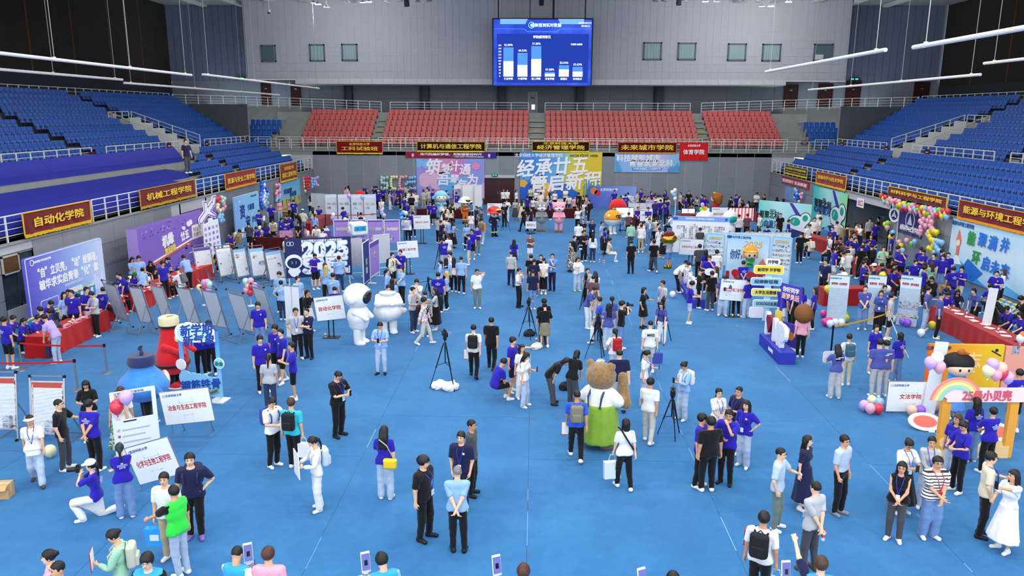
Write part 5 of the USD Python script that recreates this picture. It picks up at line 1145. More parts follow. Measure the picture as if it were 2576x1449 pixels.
# == things standing on the floor
REDC=gradient([(0,"a80f14"),(1,"c01820")],"z",0,.75,.8);
def table(name,label,p_near,p_far,depth,base="b3131a",h=.75,group="cloth-covered registration tables"):
 """Long table under a floor-length cloth; p_near, p_far: hall points of the front edge's ends, left to right as its front is seen."""
 m,a,w=frame_of(p_near,p_far)
 t=thing(name,label,"table",(m[0],m[1],0),a,group)
 n=max(8,int(w*7));rnd=random.Random(int(w*100))
 ring=[]
 for (x0,y0),(x1,y1) in zip([(-w/2,0),(w/2,0),(w/2,depth),(-w/2,depth)],[(w/2,0),(w/2,depth),(-w/2,depth),(-w/2,0)]):
  k=n if abs(x1-x0)>.01 else max(4,int(depth*7))
  for i in range(k):ring.append((x0+(x1-x0)*i/k,y0+(y1-y0)*i/k,(y1-y0) and 0,(x1-x0)))
 R=np.array([(q[0],q[1]) for q in ring]);c=R.mean(0);N=len(R);v,f=[],[]
 ph=[rnd.uniform(0,6.28) for _ in range(3)]
 for j,z in enumerate((h,h-.01,h*.5,.012)):
  k=1-z/h
  for i in range(N):
   d=R[i]-c;d=d/np.linalg.norm(d);o=.005+.05*k+.028*k*math.sin(i*1.7+ph[0])+.02*k*math.sin(i*.63+ph[1])
   s=np.array([np.sign(R[i][0]-c[0])*(abs(abs(R[i][0])-w/2)<.01),(-1 if R[i][1]<.01 else 1 if R[i][1]>depth-.01 else 0)],float)
   v.append((*(R[i]+s*o),z))
 for j in range(3):
  for i in range(N):a_,b_=j*N+i,j*N+(i+1)%N;f+=[[a_,b_+N,b_],[a_,a_+N,b_+N]]
 v.append((*c,h));f+=[[len(v)-1,i,(i+1)%N] for i in range(N)]
 v,f=np.array(v),np.array(f);me=trimesh.Trimesh(v,f,process=False)
 vols=me.triangles_center-me.centroid
 if (me.face_normals*vols).sum()<0:me.invert()
 put(t,"tablecloth",me,cloth(base),50);put(t,"tabletop",bx(-w/2+.02,w/2-.02,.02,depth-.02,h-.04,h-.006),mat("8a6a4a",.6))
 for sx_ in (-1,1):
  for y in (.1,depth-.1):put(t,"leg",bx(sx_*(w/2-.15)-.02,sx_*(w/2-.15)+.02,y-.02,y+.02,0,h-.04),STEEL)
 return t
MAROON="4a0c12"
TT={}
def W(px,py,Z=0):return at(px,py,Z=Z)
T_=[("table","bright red cloth table at the near left, beside the stanchions",(-16.15,24.4),(-16.15,28.1),.75,"b3131a"),("table","small bright red table between the two long red tables",(-16.6,29.2),(-16.6,30.2),.6,"b3131a"),("table","longest bright red cloth table at left, before the blue-violet board",(-16.3,30.7),(-15.9,37.3),.85,"b3131a"),("table","bright red table on the right, carrying laptops",(15.75,30.2),(15.75,21.5),.85,"a4141c"),("table","long dark maroon table behind the 2025 board",(-17.2,45.9),(-11.6,45.6),.8,MAROON),("table","red table end-on below the balloon letters at far left",(-15.2,52.0),(-15.0,57.0),.8,"8a1016"),("table","maroon table in front of the pink and blue backdrop",(-9.2,60.6),(-5.0,60.8),.8,MAROON),("table","maroon table before the blue and yellow backdrop",(-1.2,61.5),(3.3,61.5),.8,MAROON),("table","maroon table with white monitors, right of the balloon pole",(10.9,58.3),(15.2,58.6),.8,"7a0f18"),("table","maroon table left of the long-haired costume at back right",(7.6,57.5),(9.4,59.0),.7,"7a0f18"),("table","maroon table near the far right wall",(17.2,60.0),(20.0,60.2),.7,"7a0f18"),("table","red table before the aqua poster on the right",(17.0,49.0),(17.9,44.0),.8,"9a1219"),("table","red table hidden in the crowd by the balloon wall",(16.6,41.0),(16.8,36.0),.8,"9a1219"),("table","red table behind the blue roll-up posters",(12.6,33.0),(15.0,33.2),.7,"9a1219")]
for n_,l_,a_,b_,d_,c_ in T_:TT[l_]=table(n_,l_,(*a_,0),(*b_,0),d_,c_)
t,w=stand("folding_table","small white folding table at the foot of the purple board","table",(452,668),(487,668));put(t,"tabletop",bx(-w/2,w/2,-.3,.3,.72,.75),WHITE)
for x in (-1,1):
 for y in (-.25,.25):put(t,"leg",bx(x*(w/2-.06)-.015,x*(w/2-.06)+.015,y-.015,y+.015,0,.72),STEEL)
# ---- poster easels
def easel(label,p0,p1,h=1.72,lean=14,face="back",front=None,z0=.28,group="aluminium poster easels"):
 """A-frame easel: board of height h on two slanted uprights with feet, two rear struts; front=(material, header, picture seeds)."""
 m,a,w=frame_of(at(*p0,Z=0),at(*p1,Z=0))
 if face=="back":a+=180
 t=thing("poster_easel",label,"easel",(m[0],m[1],0),a,group)
 k=math.tan(math.radians(lean));Y=lambda z:z*k
 al=STEEL
 for s in (-1,1):
  put(t,"upright",bar((s*w/2,0,.03),(s*w/2,Y(h+.12),h+.12),.035),al)
  put(t,"rear_strut",bar((s*(w/2-.02),Y(h*.62),h*.62),(s*(w/2-.02),.78,.02),.03),al)
  put(t,"foot",bar((s*w/2,-.05,.025),(s*w/2,.80,.025),.03),al)
  put(t,"foot_cap",box(.05,.07,.05,(s*w/2,-.06,.03)),BLACK)
  put(t,"corner_cap",box(.055,.06,.06,(s*w/2,Y(h+.12),h+.11)),BLACK)
 put(t,"top_bar",bar((-w/2,Y(h+.12),h+.12),(w/2,Y(h+.12),h+.12),.032),al);put(t,"lower_bar",bar((-w/2,.78,.03),(w/2,.78,.03),.028),al)
 c=(0,Y((h+z0)/2),(h+z0)/2);L=(h-z0)/math.cos(math.radians(lean))
 def onb(mesh):return move(move(mesh,rx=-lean),c)
 put(t,"board",onb(box(w-.03,.02,L)),mat("c3c7cc",.55));put(t,"board_frame",[onb(box(.03,.035,L,(s*(w/2-.02),0,0))) for s in (-1,1)]+[onb(box(w-.03,.035,.03,(0,0,s*(L/2-.015)))) for s in (-1,1)],al)
 if front:
  m_,hd,pics=front
  put(t,"poster",onb(bx(-w/2+.04,w/2-.04,-.016,-.01,-L/2+.04,L/2-.04)),m_)
  put(t,"poster_header",onb(bx(-w/2+.04,w/2-.04,-.019,-.016,L/2-.17,L/2-.04)),hd)
  for i,(x,z,ww,hh,sd) in enumerate(pics):put(t,"printed_photo",onb(bx(x*w-ww/2,x*w+ww/2,-.020,-.016,z*L-hh/2,z*L+hh/2)),photo(sd))
 return t
for i,(p0,p1) in enumerate([((299,815),(331,825)),((358,826),(390,830)),((416,823),(446,830)),((478,827),(512,834)),((540,836),(578,843)),((607,843),(648,855)),((668,826),(700,838))]):
 easel(f"grey-backed poster easel seen from behind, {ORD[i]} from the left",p0,p1)
WT=tex("eceef2","a9aeb8",.5)
for i,(p0,p1,hd,pics) in enumerate([((500,709),(543,702),mat("5a4a9c",.6),[(-.32,.34,.07,.07,0),(.34,.2,.07,.07,1),(-.34,-.02,.07,.07,2),(.34,-.3,.07,.07,3)]),((557,711),(595,704),mat("e6e6ea",.6),[(-.30,.34,.07,.07,1),(.32,.2,.07,.07,2),(-.30,-.05,.07,.07,4),(.34,-.22,.07,.07,0)]),((600,713),(632,707),mat("84bdec",.6),[(-.22,.25,.24,.2,1),(.3,-.25,.12,.14,2)]),((638,711),(674,706),mat("84bdec",.6),[(-.15,.2,.26,.2,3),(.25,-.05,.28,.2,2)]),((682,721),(722,712),mat("84bdec",.6),[(.25,-.02,.2,.2,0),(-.1,.24,.5,.05,1)])]):
 easel(f"white printed poster easel, {ORD[i]} from left in the front-facing row",p0,p1,1.62,12,"front",(WT,hd,pics))
for i,(p0,p1) in enumerate([((-6,1108),(46,1108)),((80,1120),(166,1122))]):
 easel(f"red-bordered notice easel at the near left edge, {['cut by the frame', 'whole'][i]}",p0,p1,1.6,9,"front",(tex("eef0f2","8d8f98",.5,.022),mat("b5483c",.6),[(-.42,-.05,.03,1.3,1),(.45,-.05,.03,1.3,1),(.05,-.30,.26,.18,0),(.3,-.30,.2,.18,0),(.05,-.43,.26,.14,2),(.3,-.43,.2,.14,1)]))
# ---- plain panels and roll-up stands
def rollup(label,p0,p1,h,m,hd=None,title=None,sub=None,pics=(),group=None,foot=True,name="roll_up_stand"):
 t,w=stand(name,label,"roll-up poster" if name=="roll_up_stand" else "display panel",p0,p1,group)
 if foot:put(t,"base",rbox(w+.03,.22,.09,.02,(0,.05,.045)),STEEL);put(t,"pole",bar((0,.06,.05),(0,.06,h),.02),STEEL)
 put(t,"sheet",bx(-w/2,w/2,.03,.036,.06,h),m);put(t,"top_bar",bx(-w/2-.005,w/2+.005,.02,.045,h-.02,h+.015),STEEL)
 if hd:put(t,"header",bx(-w/2,w/2,.026,.031,h-.5,h-.02),hd)
 if title:words(t,title,.105,0,h-.33,RLET,.03,y=.018,d=.006,width=w*.8)
 if sub:words(t,"北京科技大学",.07,-.2*w,h-.12,mat("3a6a9c",.6),.0,y=.018,d=.006)
 for x,z,ww,hh,sd in pics:put(t,"printed_photo",bx(x*w-ww/2,x*w+ww/2,.024,.03,z-hh/2,z+hh/2),photo(sd))
 return t,w
BT=tex("cfe2f0","8495a8",.5,.028)
for i,(p0,p1,ti,pics) in enumerate([((2077,818),(2126,822),"数理学院·应用物理学",[]),((2172,818),(2218,822),"数理学院·数学类",[]),((2253,818),(2304,825),"数理学院·理科试验班",[(0,.42,.8,.12,4),(0,.85,.7,.3,0)])]):
 rollup(f"pale blue roll-up poster {ti} on the right",p0,p1,2.02,BT,mat("cfe4f2",.6),ti,True,pics,"pale blue roll-up posters")
t,w=rollup("white blank back of a roll-up stand with two sheets, left of centre",(721,852),(757,856),2.0,mat("dfe1e6",.6));put(t,"seam",bx(-.01,.01,.02,.03,.08,2.0),mat("a9adb5",.6))
def framed(label,p0,p1,z0,z1,m,hd=None,pics=(),group=None,legs=True,title=None,hdc=.2,name="display_panel"):
 """Panel in a white tube frame on two legs with cross feet."""
 t,w=stand(name,label,"display panel",p0,p1,group)
 put(t,"panel",bx(-w/2,w/2,-.012,.012,z0,z1),m)
 for s in (-1,1):
  put(t,"upright",bar((s*w/2,0,0),(s*w/2,0,z1+.05),.04),WHITE)
  if legs:put(t,"foot",bar((s*w/2,-.3,.02),(s*w/2,.3,.02),.04),WHITE)
 put(t,"top_rail",bar((-w/2,0,z1+.03),(w/2,0,z1+.03),.04),WHITE);put(t,"lower_rail",bar((-w/2,0,.25),(w/2,0,.25),.035),WHITE)
 if hd:put(t,"header",bx(-w/2,w/2,-.018,-.012,z1-hdc,z1),hd)
 if title:words(t,title,.13,0,z1-hdc/2,WLET,.02,y=-.03,width=w*.7)
 for x,z,ww,hh,sd in pics:put(t,"printed_photo",bx(x*w-ww/2,x*w+ww/2,-.02,-.012,z-hh/2,z+hh/2),photo(sd))
 return t,w
PUR=tex("b18fd6","8a62bc",.5,.03)
for i,(a_,b_) in enumerate(((843,881),(886,923),(927,966),(969,1007))):framed(f"purple poster panel {['left of', 'behind', 'right of', 'farthest right of'][i]} the white cube-headed costume",(a_,643),(b_,642),.75,2.05,PUR,mat("6a3fae",.6),[(-.18,1.55,.3,.2,i),(.2,1.55,.34,.2,i+1),(-.1,1.0,.34,.2,i+2)],"purple poster panels",hdc=.08)
GB=mat("c3c7cd",.6)
framed("grey blank panel just right of the 2025 board",(886,700),(913,698),.6,1.95,GB,group="grey blank panels");framed("grey blank panel left of the 机械工程学院 sign",(942,688),(981,683),.5,1.95,GB,group="grey blank panels")
t,w=framed("narrow dark blue event panel seen edge-on, right of the 2025 board",(916,728),(931,714),.15,2.15,mat("27357a",.6,var=.2,scale=3),mat("2a3a6a",.6),[(0,1.2,.3,.3,0),(0,.8,.3,.3,3)]);framed("purple poster panel leaning beside the narrow dark blue panel",(932,712),(955,695),.3,1.9,PUR,mat("6a3fae",.6),[(0,1.3,.3,.3,1)],"purple poster panels")
WB=tex("e8edf4","9fb0c8",.5,.03)
for i,(a_,b_) in enumerate(((822,849),(853,882),(886,915),(918,947))):framed(f"student-life poster panel, {ORD[i]} from left in the back left row",(a_,563),(b_,562),.3,2.15,WB,mat("dfe6f4",.6),[(-.22,1.5,.3,.2,i),(.22,1.5,.3,.2,i+1),(-.22,1.2,.3,.2,i+2),(.22,.7,.3,.2,i)],"student-life poster panels",title=None)
for i,(a_,b_) in enumerate(((786,800),(802,820))):framed(f"blank white exhibition panel at the left end of the poster row, {['outer', 'inner'][i]}",(a_,552+i),(b_,553+i),.2,2.0,mat("dde0e4",.6),group="blank white exhibition panels")
for i,(a_,b_,c_) in enumerate(((1143,1160,1),(1164,1192,0),(1194,1212,0))):framed(f"blank white exhibition panel {['with a black screen', 'middle', 'rightmost'][i]} left of the maroon door",(a_,536),(b_,535),.5,2.3,mat("e2e3e2",.6),group="blank white exhibition panels",pics=[(0,1.6,.55,.8,2)] if c_ else [])
for i,(a_,b_) in enumerate(((1580,1606),(1608,1624),(1626,1640))):framed(f"low blank white panel behind the big wall screen, {['left', 'middle', 'right'][i]}",(a_,556),(b_,556),.2,1.35,mat("e4e6e9",.6),group="blank white exhibition panels")
xs_=[1812,1828,1848,1866,1884,1914,1926,1944,1962,1984]
for i in range(9):framed(f"white partition panel behind the blue welcome boards, {ORD[i]} from the left",(xs_[i],672),(xs_[i+1]-2,672),.1,1.85,mat("e6e8ea",.6),group="white partition panels",legs=False)
# ---- the 2025 boards
t,w=stand("photo_board","navy 2025 board with photo numerals and white astronaut, left of centre","display board",(722,722),(887,712))
put(t,"panel",bx(-w/2,w/2,0,.06,.42,2.3),mat("232a5e",.55,var=.12,scale=1.2))
for s in (-.46,.46):put(t,"leg",bar((s*w,.05,0),(s*w,.05,.5),.05),WHITE);put(t,"foot",bar((s*w,-.3,.03),(s*w,.4,.03),.05),WHITE)
put(t,"skirt_sheet",[move(bx(-.13*w,.1*w,-.2,.25,.008,.28))],mat("d9dcde",.7,bump=1.0,bscale=9))
words(t,"自动化学院2025级新生大家庭欢迎你！",.17,.06*w,2.15,WLET,.03,width=.62*w)
for i,(ch,x,z) in enumerate((("2",-.16,1.72),("0",.02,1.72),("2",.19,1.72),("5",.36,1.72),("S",-.16,.98),("A",.02,.98),("E",.19,.98),("E",.36,.98))):
 pl=letters(ch,.92,.05,poly=True);put(t,"numeral_edge",move(upright(extrude(pl.buffer(.025),.008),-.004),(x*w,0,z)),mat("6fb0dc",.6));put(t,"numeral",move(upright(extrude(pl,.008),-.010),(x*w,0,z)),WLET)
 rnd=random.Random(i)
 for k in range(9):
  c=pl.representative_point() if k==0 else Point(rnd.uniform(-.3,.3),rnd.uniform(-.38,.38));q=sbox(c.x-.04,c.y-.035,c.x+.04,c.y+.035)
  if pl.contains(q):put(t,"photo_print",move(upright(extrude(q,.004),-.022-.0004*k),(x*w,0,z)),photo(i+k))
flat(t,"astronaut_print",union_all([affinity.scale(Point(-.375*w,1.18).buffer(.4),1,.92),Point(-.375*w,.68).buffer(.22),Point(-.43*w,.74).buffer(.12),Point(-.32*w,.74).buffer(.12)]),None,WLET,.006,-.008);flat(t,"visor_print",affinity.scale(Point(-.375*w,1.14).buffer(.31),1,.8),None,mat("1c2650",.5),.006,-.016);flat(t,"wink_print",union_all([LineString([(-.41*w,1.22),(-.395*w,1.16),(-.41*w,1.1)]).buffer(.015),LineString([(-.345*w,1.1),(-.345*w,1.22)]).buffer(.015)]),None,mat("7fb6f0",.6),.004,-.024)
for x in (-.44,-.395):flat(t,"round_logo",Point(x*w,2.06).buffer(.1).difference(Point(x*w,2.06).buffer(.08)),None,WLET)
for x,ch in ((-.215,"「"),(.44,"」")):words(t,ch,.5,x*w,1.85 if x<0 else .7,WLET,.02)
t,w=stand("photo_board","white photo-collage board with blue header, right of centre","display board",(1688,640),(1830,646));put(t,"panel",bx(-w/2,w/2,0,.06,.15,2.3),mat("e9ecf0",.6));put(t,"header",bx(-w/2,w/2,-.006,0,2.02,2.3),mat("7da3e6",.6))
for i,ch in enumerate("2025"):
 pl=letters(ch,1.2,.03,poly=True);rnd=random.Random(40+i)
 for k in range(70):
  gx,gz=(k%7-3)*.12,(k//7-4.5)*.115
  q=sbox(gx-.05,gz-.045,gx+.05,gz+.045)
  if pl.intersection(q).area>.004:put(t,"photo_print",move(upright(extrude(q,.005),-.004),((-.33+.22*i)*w,0,1.3)),photo(k+i))
for x in (-.47,-.43,.44):flat(t,"round_logo",Point(x*w,2.16).buffer(.08),None,mat("2f5ab0",.6),.004,-.012)
words(t,"材料科学与工程学院2025级新生",.12,-.02*w,2.16,WLET,.0,y=-.016,width=.5*w)
# ---- blue welcome boards and their stage
def bboard(label,p0,p1,h,pics):
 t,w=printboard("welcome_board",label,p0,p1,h,.02,([(0,"8cc4ec"),(.3,"b9dcf2"),(.7,"cfe5f2"),(1,"a5d2ee")],"z",0,h),None,.1,.12,"8fc0e6","display board",group="rounded pale blue welcome boards")
 rnd=random.Random(int(p0[0]))
 for k in range(pics):
  x=((k%5)-2)*.17*w+rnd.uniform(-.03,.03);z=h*.80-(k//5)*.22+rnd.uniform(-.03,.03);a=rnd.uniform(-12,12)
  put(t,"photo_print",move(move(upright(extrude(sbox(-.10,-.055,.10,.055),.004),-.002-.002*(k%3)),ry=a),(x,0,z)),photo(k))
 return t,w
t,w=bboard("rounded pale blue board with photo collage, left of the large welcome board",(1770,698),(1817,702),2.3,22);words(t,"五湖四海聚满井",.17,0,2.05,mat("d8b46a",.6),.01,width=.7*w)
t,w=bboard("large rounded pale blue welcome board with blue script, behind the flame-haired costume",(1822,702),(1930,712),2.35,0);words(t,"你好，新环",.5,-.1*w,1.35,mat("2a4aa0",.6),.0,slant=.25,tilt=6,width=.62*w);words(t,"2025",.4,.12*w,1.85,mat("d8a060",.6),.0,slant=.2);words(t,"能源与环境工程学院",.13,-.22*w,2.17,mat("2a5a9c",.6),.0);flat(t,"crest_print",Point(-.44*w,2.17).buffer(.08),None,mat("2a5a9c",.6),.004,-.012)
flat(t,"figure_print",union_all([Point(.36*w,.75).buffer(.22),Polygon([(.36*w-.24,.8),(.36*w,1.2),(.36*w+.24,.8)])]),None,mat("e07a5a",.6),.004,-.012);flat(t,"figure_face",Point(.36*w,.68).buffer(.17),None,mat("f4e2d4",.6),.004,-.02)
t,w=bboard("rounded pale blue board with photo collage, right of the large welcome board",(1934,712),(1984,718),2.35,30);words(t,"五湖四海聚满井",.17,0,2.1,mat("d8b46a",.6),.01,width=.7*w)
t,w=stand("letter_stage","low violet-blue stage with red letters I and heart before the welcome boards","stage",(1818,722),(1936,738));put(t,"base",bx(-w/2,w/2,0,.5,0,.28),mat("2a2f9c",.6))
put(t,"letter",move(upright(letters("I",.62,.05,.1),.2),(-.44*w,0,.52)),mat("b3202a",.5));hrt=union_all([Point(-.12,.1).buffer(.17),Point(.12,.1).buffer(.17),Polygon([(-.27,.03),(.27,.03),(0,-.34)])]);put(t,"heart",move(upright(extrude(hrt,.1),.2),(-.22*w,0,.64)),mat("c01c26",.45))
for ch,x in (("能",.12),("环",.36)):put(t,"letter",move(upright(letters(ch,.62,.03,.1),.2),(x*w,0,.58)),mat("b3202a",.5))
t,w=stand("letter_stage","violet-blue plinth with white block letters, left of the signboard crowd","stage",(1706,726),(1740,776));put(t,"base",bx(-w/2,w/2,0,.55,0,.38),mat("3038a8",.6));words(t,"北京科技大学",.12,-.2*w,.2,WLET,.0)
for i,ch in enumerate("USTB"):put(t,"letter",move(upright(letters(ch,.8,.06,.12),.3),((-.36+.24*i)*w,0,.72)),mat("eceef2",.5))
t,w=stand("letter_stage","violet-blue plinth with dark red heart and white letters, right of centre","stage",(1909,866),(1958,918));put(t,"base",bx(-w/2,w/2,0,.55,0,.42),mat("2f37ac",.6));words(t,"数理学院",.13,.1*w,.22,WLET,.0)
put(t,"heart",move(upright(extrude(hrt,.16),.3),(-.30*w,0,.92),s=None),mat("8a1626",.45));put(t,"letter",move(upright(letters("I",.95,.06,.14),.3),(-.46*w,0,.82)),mat("eceef2",.5))
for i,ch in enumerate("MP"):put(t,"letter",move(upright(letters(ch,.95,.06,.14),.3),((.02+.3*i)*w,0,.82)),mat("eceef2",.5))
t,w=stand("selfie_board","tall purple photo frame with cut-out window, beside the heart plinth","photo frame",(1964,872),(1994,882));w=max(w,.9);put(t,"frame",upright(extrude(sbox(-w/2,.1,w/2,2.3).difference(sbox(-w/2+.1,.95,w/2-.1,1.75)),.04),.02),mat("4a40b0",.55));put(t,"stand_base",bx(-w/2-.1,w/2+.1,-.15,.25,0,.06),WHITE)
words(t,"你好同学",.2,0,2.12,WLET,.02,y=-.04,width=.8*w);words(t,"逐梦奥运",.22,0,1.88,mat("f0c8b0",.6),.03,y=-.04,width=.86*w);flat(t,"print_patch",blob(0,.5,.22,6,3,1),None,mat("e8883c",.6),.006,-.026);flat(t,"print_patch",blob(-.15,.62,.16,6,4,1),None,WLET,.006,-.034);flat(t,"side_tag",rrect(.3,.4,.05,-w/2,1.1),None,mat("f0d04a",.6),.02,-.05)
t,w=stand("sign_rack","pale blue rack of hand-cut arrow and cloud signs, right of centre","display board",(1893,806),(1952,808));put(t,"board",bx(-.1*w,.18*w,-.01,.02,0,2.2),mat("a9d6f0",.6))
for (x,z,ww,hh,c,tx,tc) in ((.02,2.1,1.1,.30,"f2dc3c","新同学 开学啦",INK),(.15,2.42,.5,.2,"eceef2","开学啦",INK),(-.05,1.62,1.15,.26,"8cc8ee","迎接新征程",INK),(-.02,1.18,1.1,.26,"f0e060","大学生活要燥！",INK),(.02,.72,1.0,.26,"9ad0e0","GOGOGO出发",INK),(-.35,.35,.5,.4,"e8e2ee","",INK)):
 pl=rrect(ww,hh,.06,x,z);flat(t,"sign_board",pl.buffer(.03),None,WLET,.02,-.03-.004*int(z*3));flat(t,"sign_face",pl,None,mat(c,.6),.005,-.038-.004*int(z*3));
 if tx:words(t,tx,.15,x,z,tc,.01,y=-.05-.004*int(z*3),width=ww*.8)
t,w=stand("selfie_board","pale blue selfie frame 新学期 新气象 beside the red costume","photo frame",(464,1003),(560,1010));w=1.25
put(t,"frame",upright(extrude(rrect(w,1.95,.02,0,1.1).difference(sbox(-w/2+.12,.72,w/2-.12,1.78)),.03),.02),gradient([(0,"a5dcf2"),(.5,"6fb6ea"),(1,"3f86dc")],"z",.1,2.1));put(t,"wave_board",upright(extrude(union_all([sbox(-w/2,.14,w/2,.6),blob(-.2,.62,.3,5,2,.3)]),.03),-.0),mat("8cc8ee",.6));put(t,"stand_base",[bx(w/2-.15,w/2-.08,-.02,.05,0,.4),bx(w/2-.35,w/2+.1,-.2,.25,0,.04),bx(-w/2+.1,-w/2+.16,-.02,.05,0,.4),bx(-w/2-.05,-w/2+.3,-.2,.25,0,.04)],WHITE)
flat(t,"splash_cutout",union_all([blob(-.1,2.0,.3,8,5,.5),sbox(-.45,1.8,.5,2.1)]).buffer(.04),None,WLET,.03,-.05);flat(t,"splash_print",union_all([blob(-.1,2.0,.28,8,5,.5),sbox(-.42,1.84,.46,2.08)]),None,mat("bfe6f6",.6),.006,-.057)
words(t,"新学期",.34,0,2.12,mat("1f3f9c",.6),.01,y=-.07,slant=.2,tilt=8);words(t,"新气象",.34,.06,1.82,mat("1f3f9c",.6),.01,y=-.07,slant=.2,tilt=8);words(t,"钢筋铁骨",.32,-.02,.48,mat("1f4fa8",.6),.01,y=-.05,slant=.2,tilt=8)
for x,z,c,tx in ((w/2-.02,1.15,"8fdcd6","治金"),(-w/2+.04,1.05,"e8e2e2","")):
 flat(t,"round_tag",Point(x,z).buffer(.16),None,WLET,.02,-.04);flat(t,"round_tag_face",Point(x,z).buffer(.14),None,mat(c,.6),.005,-.046)
 if tx:words(t,tx,.13,x,z,mat("2a6a8c",.6),.0,y=-.06)
flat(t,"book_print",Polygon([(.22,.3),(.5,.42),(.55,.3),(.27,.18)]),None,mat("7ac24a",.6),.02,-.06);flat(t,"book_print",Polygon([(.22,.26),(.5,.38),(.5,.32),(.22,.2)]),None,mat("6a4ab0",.6),.02,-.085)
t,w=stand("selfie_board","white chat-window selfie frame with pink balloons at the near left","photo frame",(318,1178),(388,1163));w=.95
put(t,"frame",move(upright(extrude(rrect(w,1.75,.02,0,1.0).difference(sbox(-w/2+.09,1.18,w/2-.09,1.78)),.03),.02),rx=0),mat("e6e8ee",.6));put(t,"stand_leg",[bx(-.3,-.25,.02,.35,0,.06),bx(.25,.3,.02,.35,0,.06),bx(-.3,-.25,.02,.06,0,1.0),bx(.25,.3,.02,.06,0,1.0)],STEEL);put(t,"slot",bx(-.25,.02,-.02,.0,1.13,1.155),BLACK)
for k in range(5):put(t,"chat_line",bx(-.30,.28-.1*(k%2),-.016,-.008,.92-k*.15,.955-k*.15),mat("b3bac8",.6));put(t,"avatar_print",bx(-.40,-.34,-.016,-.008,.92-k*.15,.98-k*.15),photo(k))
words(t,"化学与生物工程学院",.07,-.08,1.82,mat("4a6a9c",.6),.0)
# ---- white college sign boards on twin posts
def college_sign(label,tl,br,text,base,w=1.25,h=.88,posts=True,tilt=0,th=.17,turn=0.0,lower=None,logo=True):
 """base: photo pixel of the foot; tl, br: corners of the sheet in the photo, used for its height."""
 p=at(*base,Z=0);d=np.hypot(p[0],p[1]);c=at((tl[0]+br[0])/2,(tl[1]+br[1])/2,Y=p[1]);zc=c[2] if lower is None else lower
 q0,q1=at(tl[0],(tl[1]+br[1])/2,Y=p[1]),at(br[0],(tl[1]+br[1])/2,Y=p[1]);w=q1[0]-q0[0]
 t=thing("college_sign",label,"sign",(c[0],p[1],0),turn,"white college sign boards")
 sh=lambda m_:move(move(m_,ry=-tilt),(0,0,zc))
 put(t,"sheet",sh(box(w,.03,h)),mat("eef0f2",.5));put(t,"edge",sh(trimesh.util.concatenate([box(.015,.036,h,(s*w/2,0,0)) for s in (-1,1)]+[box(w,.036,.015,(0,0,s*h/2)) for s in (-1,1)])),STEEL)
 put(t,"lettering",sh(upright((lambda g:(g.apply_scale((w*.78/g.extents[0],1,1)) if g.extents[0]>w*.8 else None,g)[1])(letters(text,th,.0,.008)),-.008)),RLET)
 if logo:put(t,"logo",sh(upright(extrude(Point(-w*.42,h*.36).buffer(.035).difference(Point(-w*.42,h*.36).buffer(.027)),.004),-.016)),mat("5a7ab0",.6));g=letters("北京科技大学",.07,0,.004);put(t,"small_lettering",sh(move(upright(g,-.016),(-w*.22,0,h*.37))),mat("5a6a9c",.6))
 put(t,"watermark",sh(trimesh.util.concatenate([box(.34,.004,.02,(0,-.017,.12)),box(.02,.004,.16,(-.17,-.017,.19)),box(.02,.004,.16,(.17,-.017,.19)),box(.30,.004,.02,(0,-.017,-.2)),box(.02,.004,.2,(-.1,-.017,-.3)),box(.02,.004,.2,(.1,-.017,-.3))])),mat("dde4f0",.5))
 if posts:
  for s in (-1,1):put(t,"post",bar((s*.09,.04,.02),(s*.09,.04,zc),.035),BLACK)
  put(t,"foot_plate",bx(-.3,.3,-.14,.22,0,.025),BLACK)
 else :
  for s in (-1,1):put(t,"rear_leg",bar((s*w*.3,.03,zc+h*.2),(s*w*.3,.55,.02),.03),STEEL)
  put(t,"front_leg",[bar((s*w*.35,.03,0),(s*w*.35,.03,zc),.03) for s in (-1,1)],STEEL)
 return t
college_sign("white sign board 自动化学院 on twin posts beside the white costumes",(793,750),(867,800),"自动化学院",(829,850),tilt=7)
college_sign("white sign board 机械工程学院 on twin posts, left of centre",(1000,606),(1052,649),"机械工程学院",(1030,690),tilt=4,th=.14)
college_sign("white sign board 资源与安全工程学院 on twin posts, farther back",(1040,544),(1082,574),"资源与安全工程学院",(1068,613),tilt=2,th=.13)
college_sign("white sign board 冶金与生态工程学院 before the blue pot costume",(408,982),(534,1062),"冶金与生态工程学院",(472,1105),tilt=7,posts=False,th=.15)
college_sign("tilted white sign board 化学与生物工程学院 at the near left",(329,1113),(445,1205),"化学与生物工程学院",(392,1238),tilt=17,posts=False,th=.16)
college_sign("white sign board 文法学院 with balloons and bottles at its foot",(2231,959),(2349,1036),"文法学院",(2290,1040),posts=False,th=.15)
college_sign("white sign board 材料科学与工程学院 left of the welcome boards",(1709,602),(1769,641),"材料科学与工程学院",(1738,668),tilt=-3,th=.14)
college_sign("white sign board 环境工程学院, half hidden by the man on the phone",(1811,702),(1880,757),"能源与环境工程学院",(1846,797),tilt=-4,th=.15)
college_sign("white sign board 未来城市学院 between two volunteers near the wall screen",(1610,526),(1641,556),"未来城市学院",(1625,585),th=.16)
college_sign("white sign board behind the red-helmeted costume",(1226,508),(1264,545),"土木与资源",(1245,570),th=.16)
college_sign("white sign board 智能科学与技术学院, back right",(1790,530),(1830,547),"智能科学与技术学院",(1808,600),th=.16)
t=college_sign("small pale blue sign 报到出口 on a stick, centre back",(1322,557),(1349,575),"报到出口",(1335,588),h=.5,th=.2,logo=False)
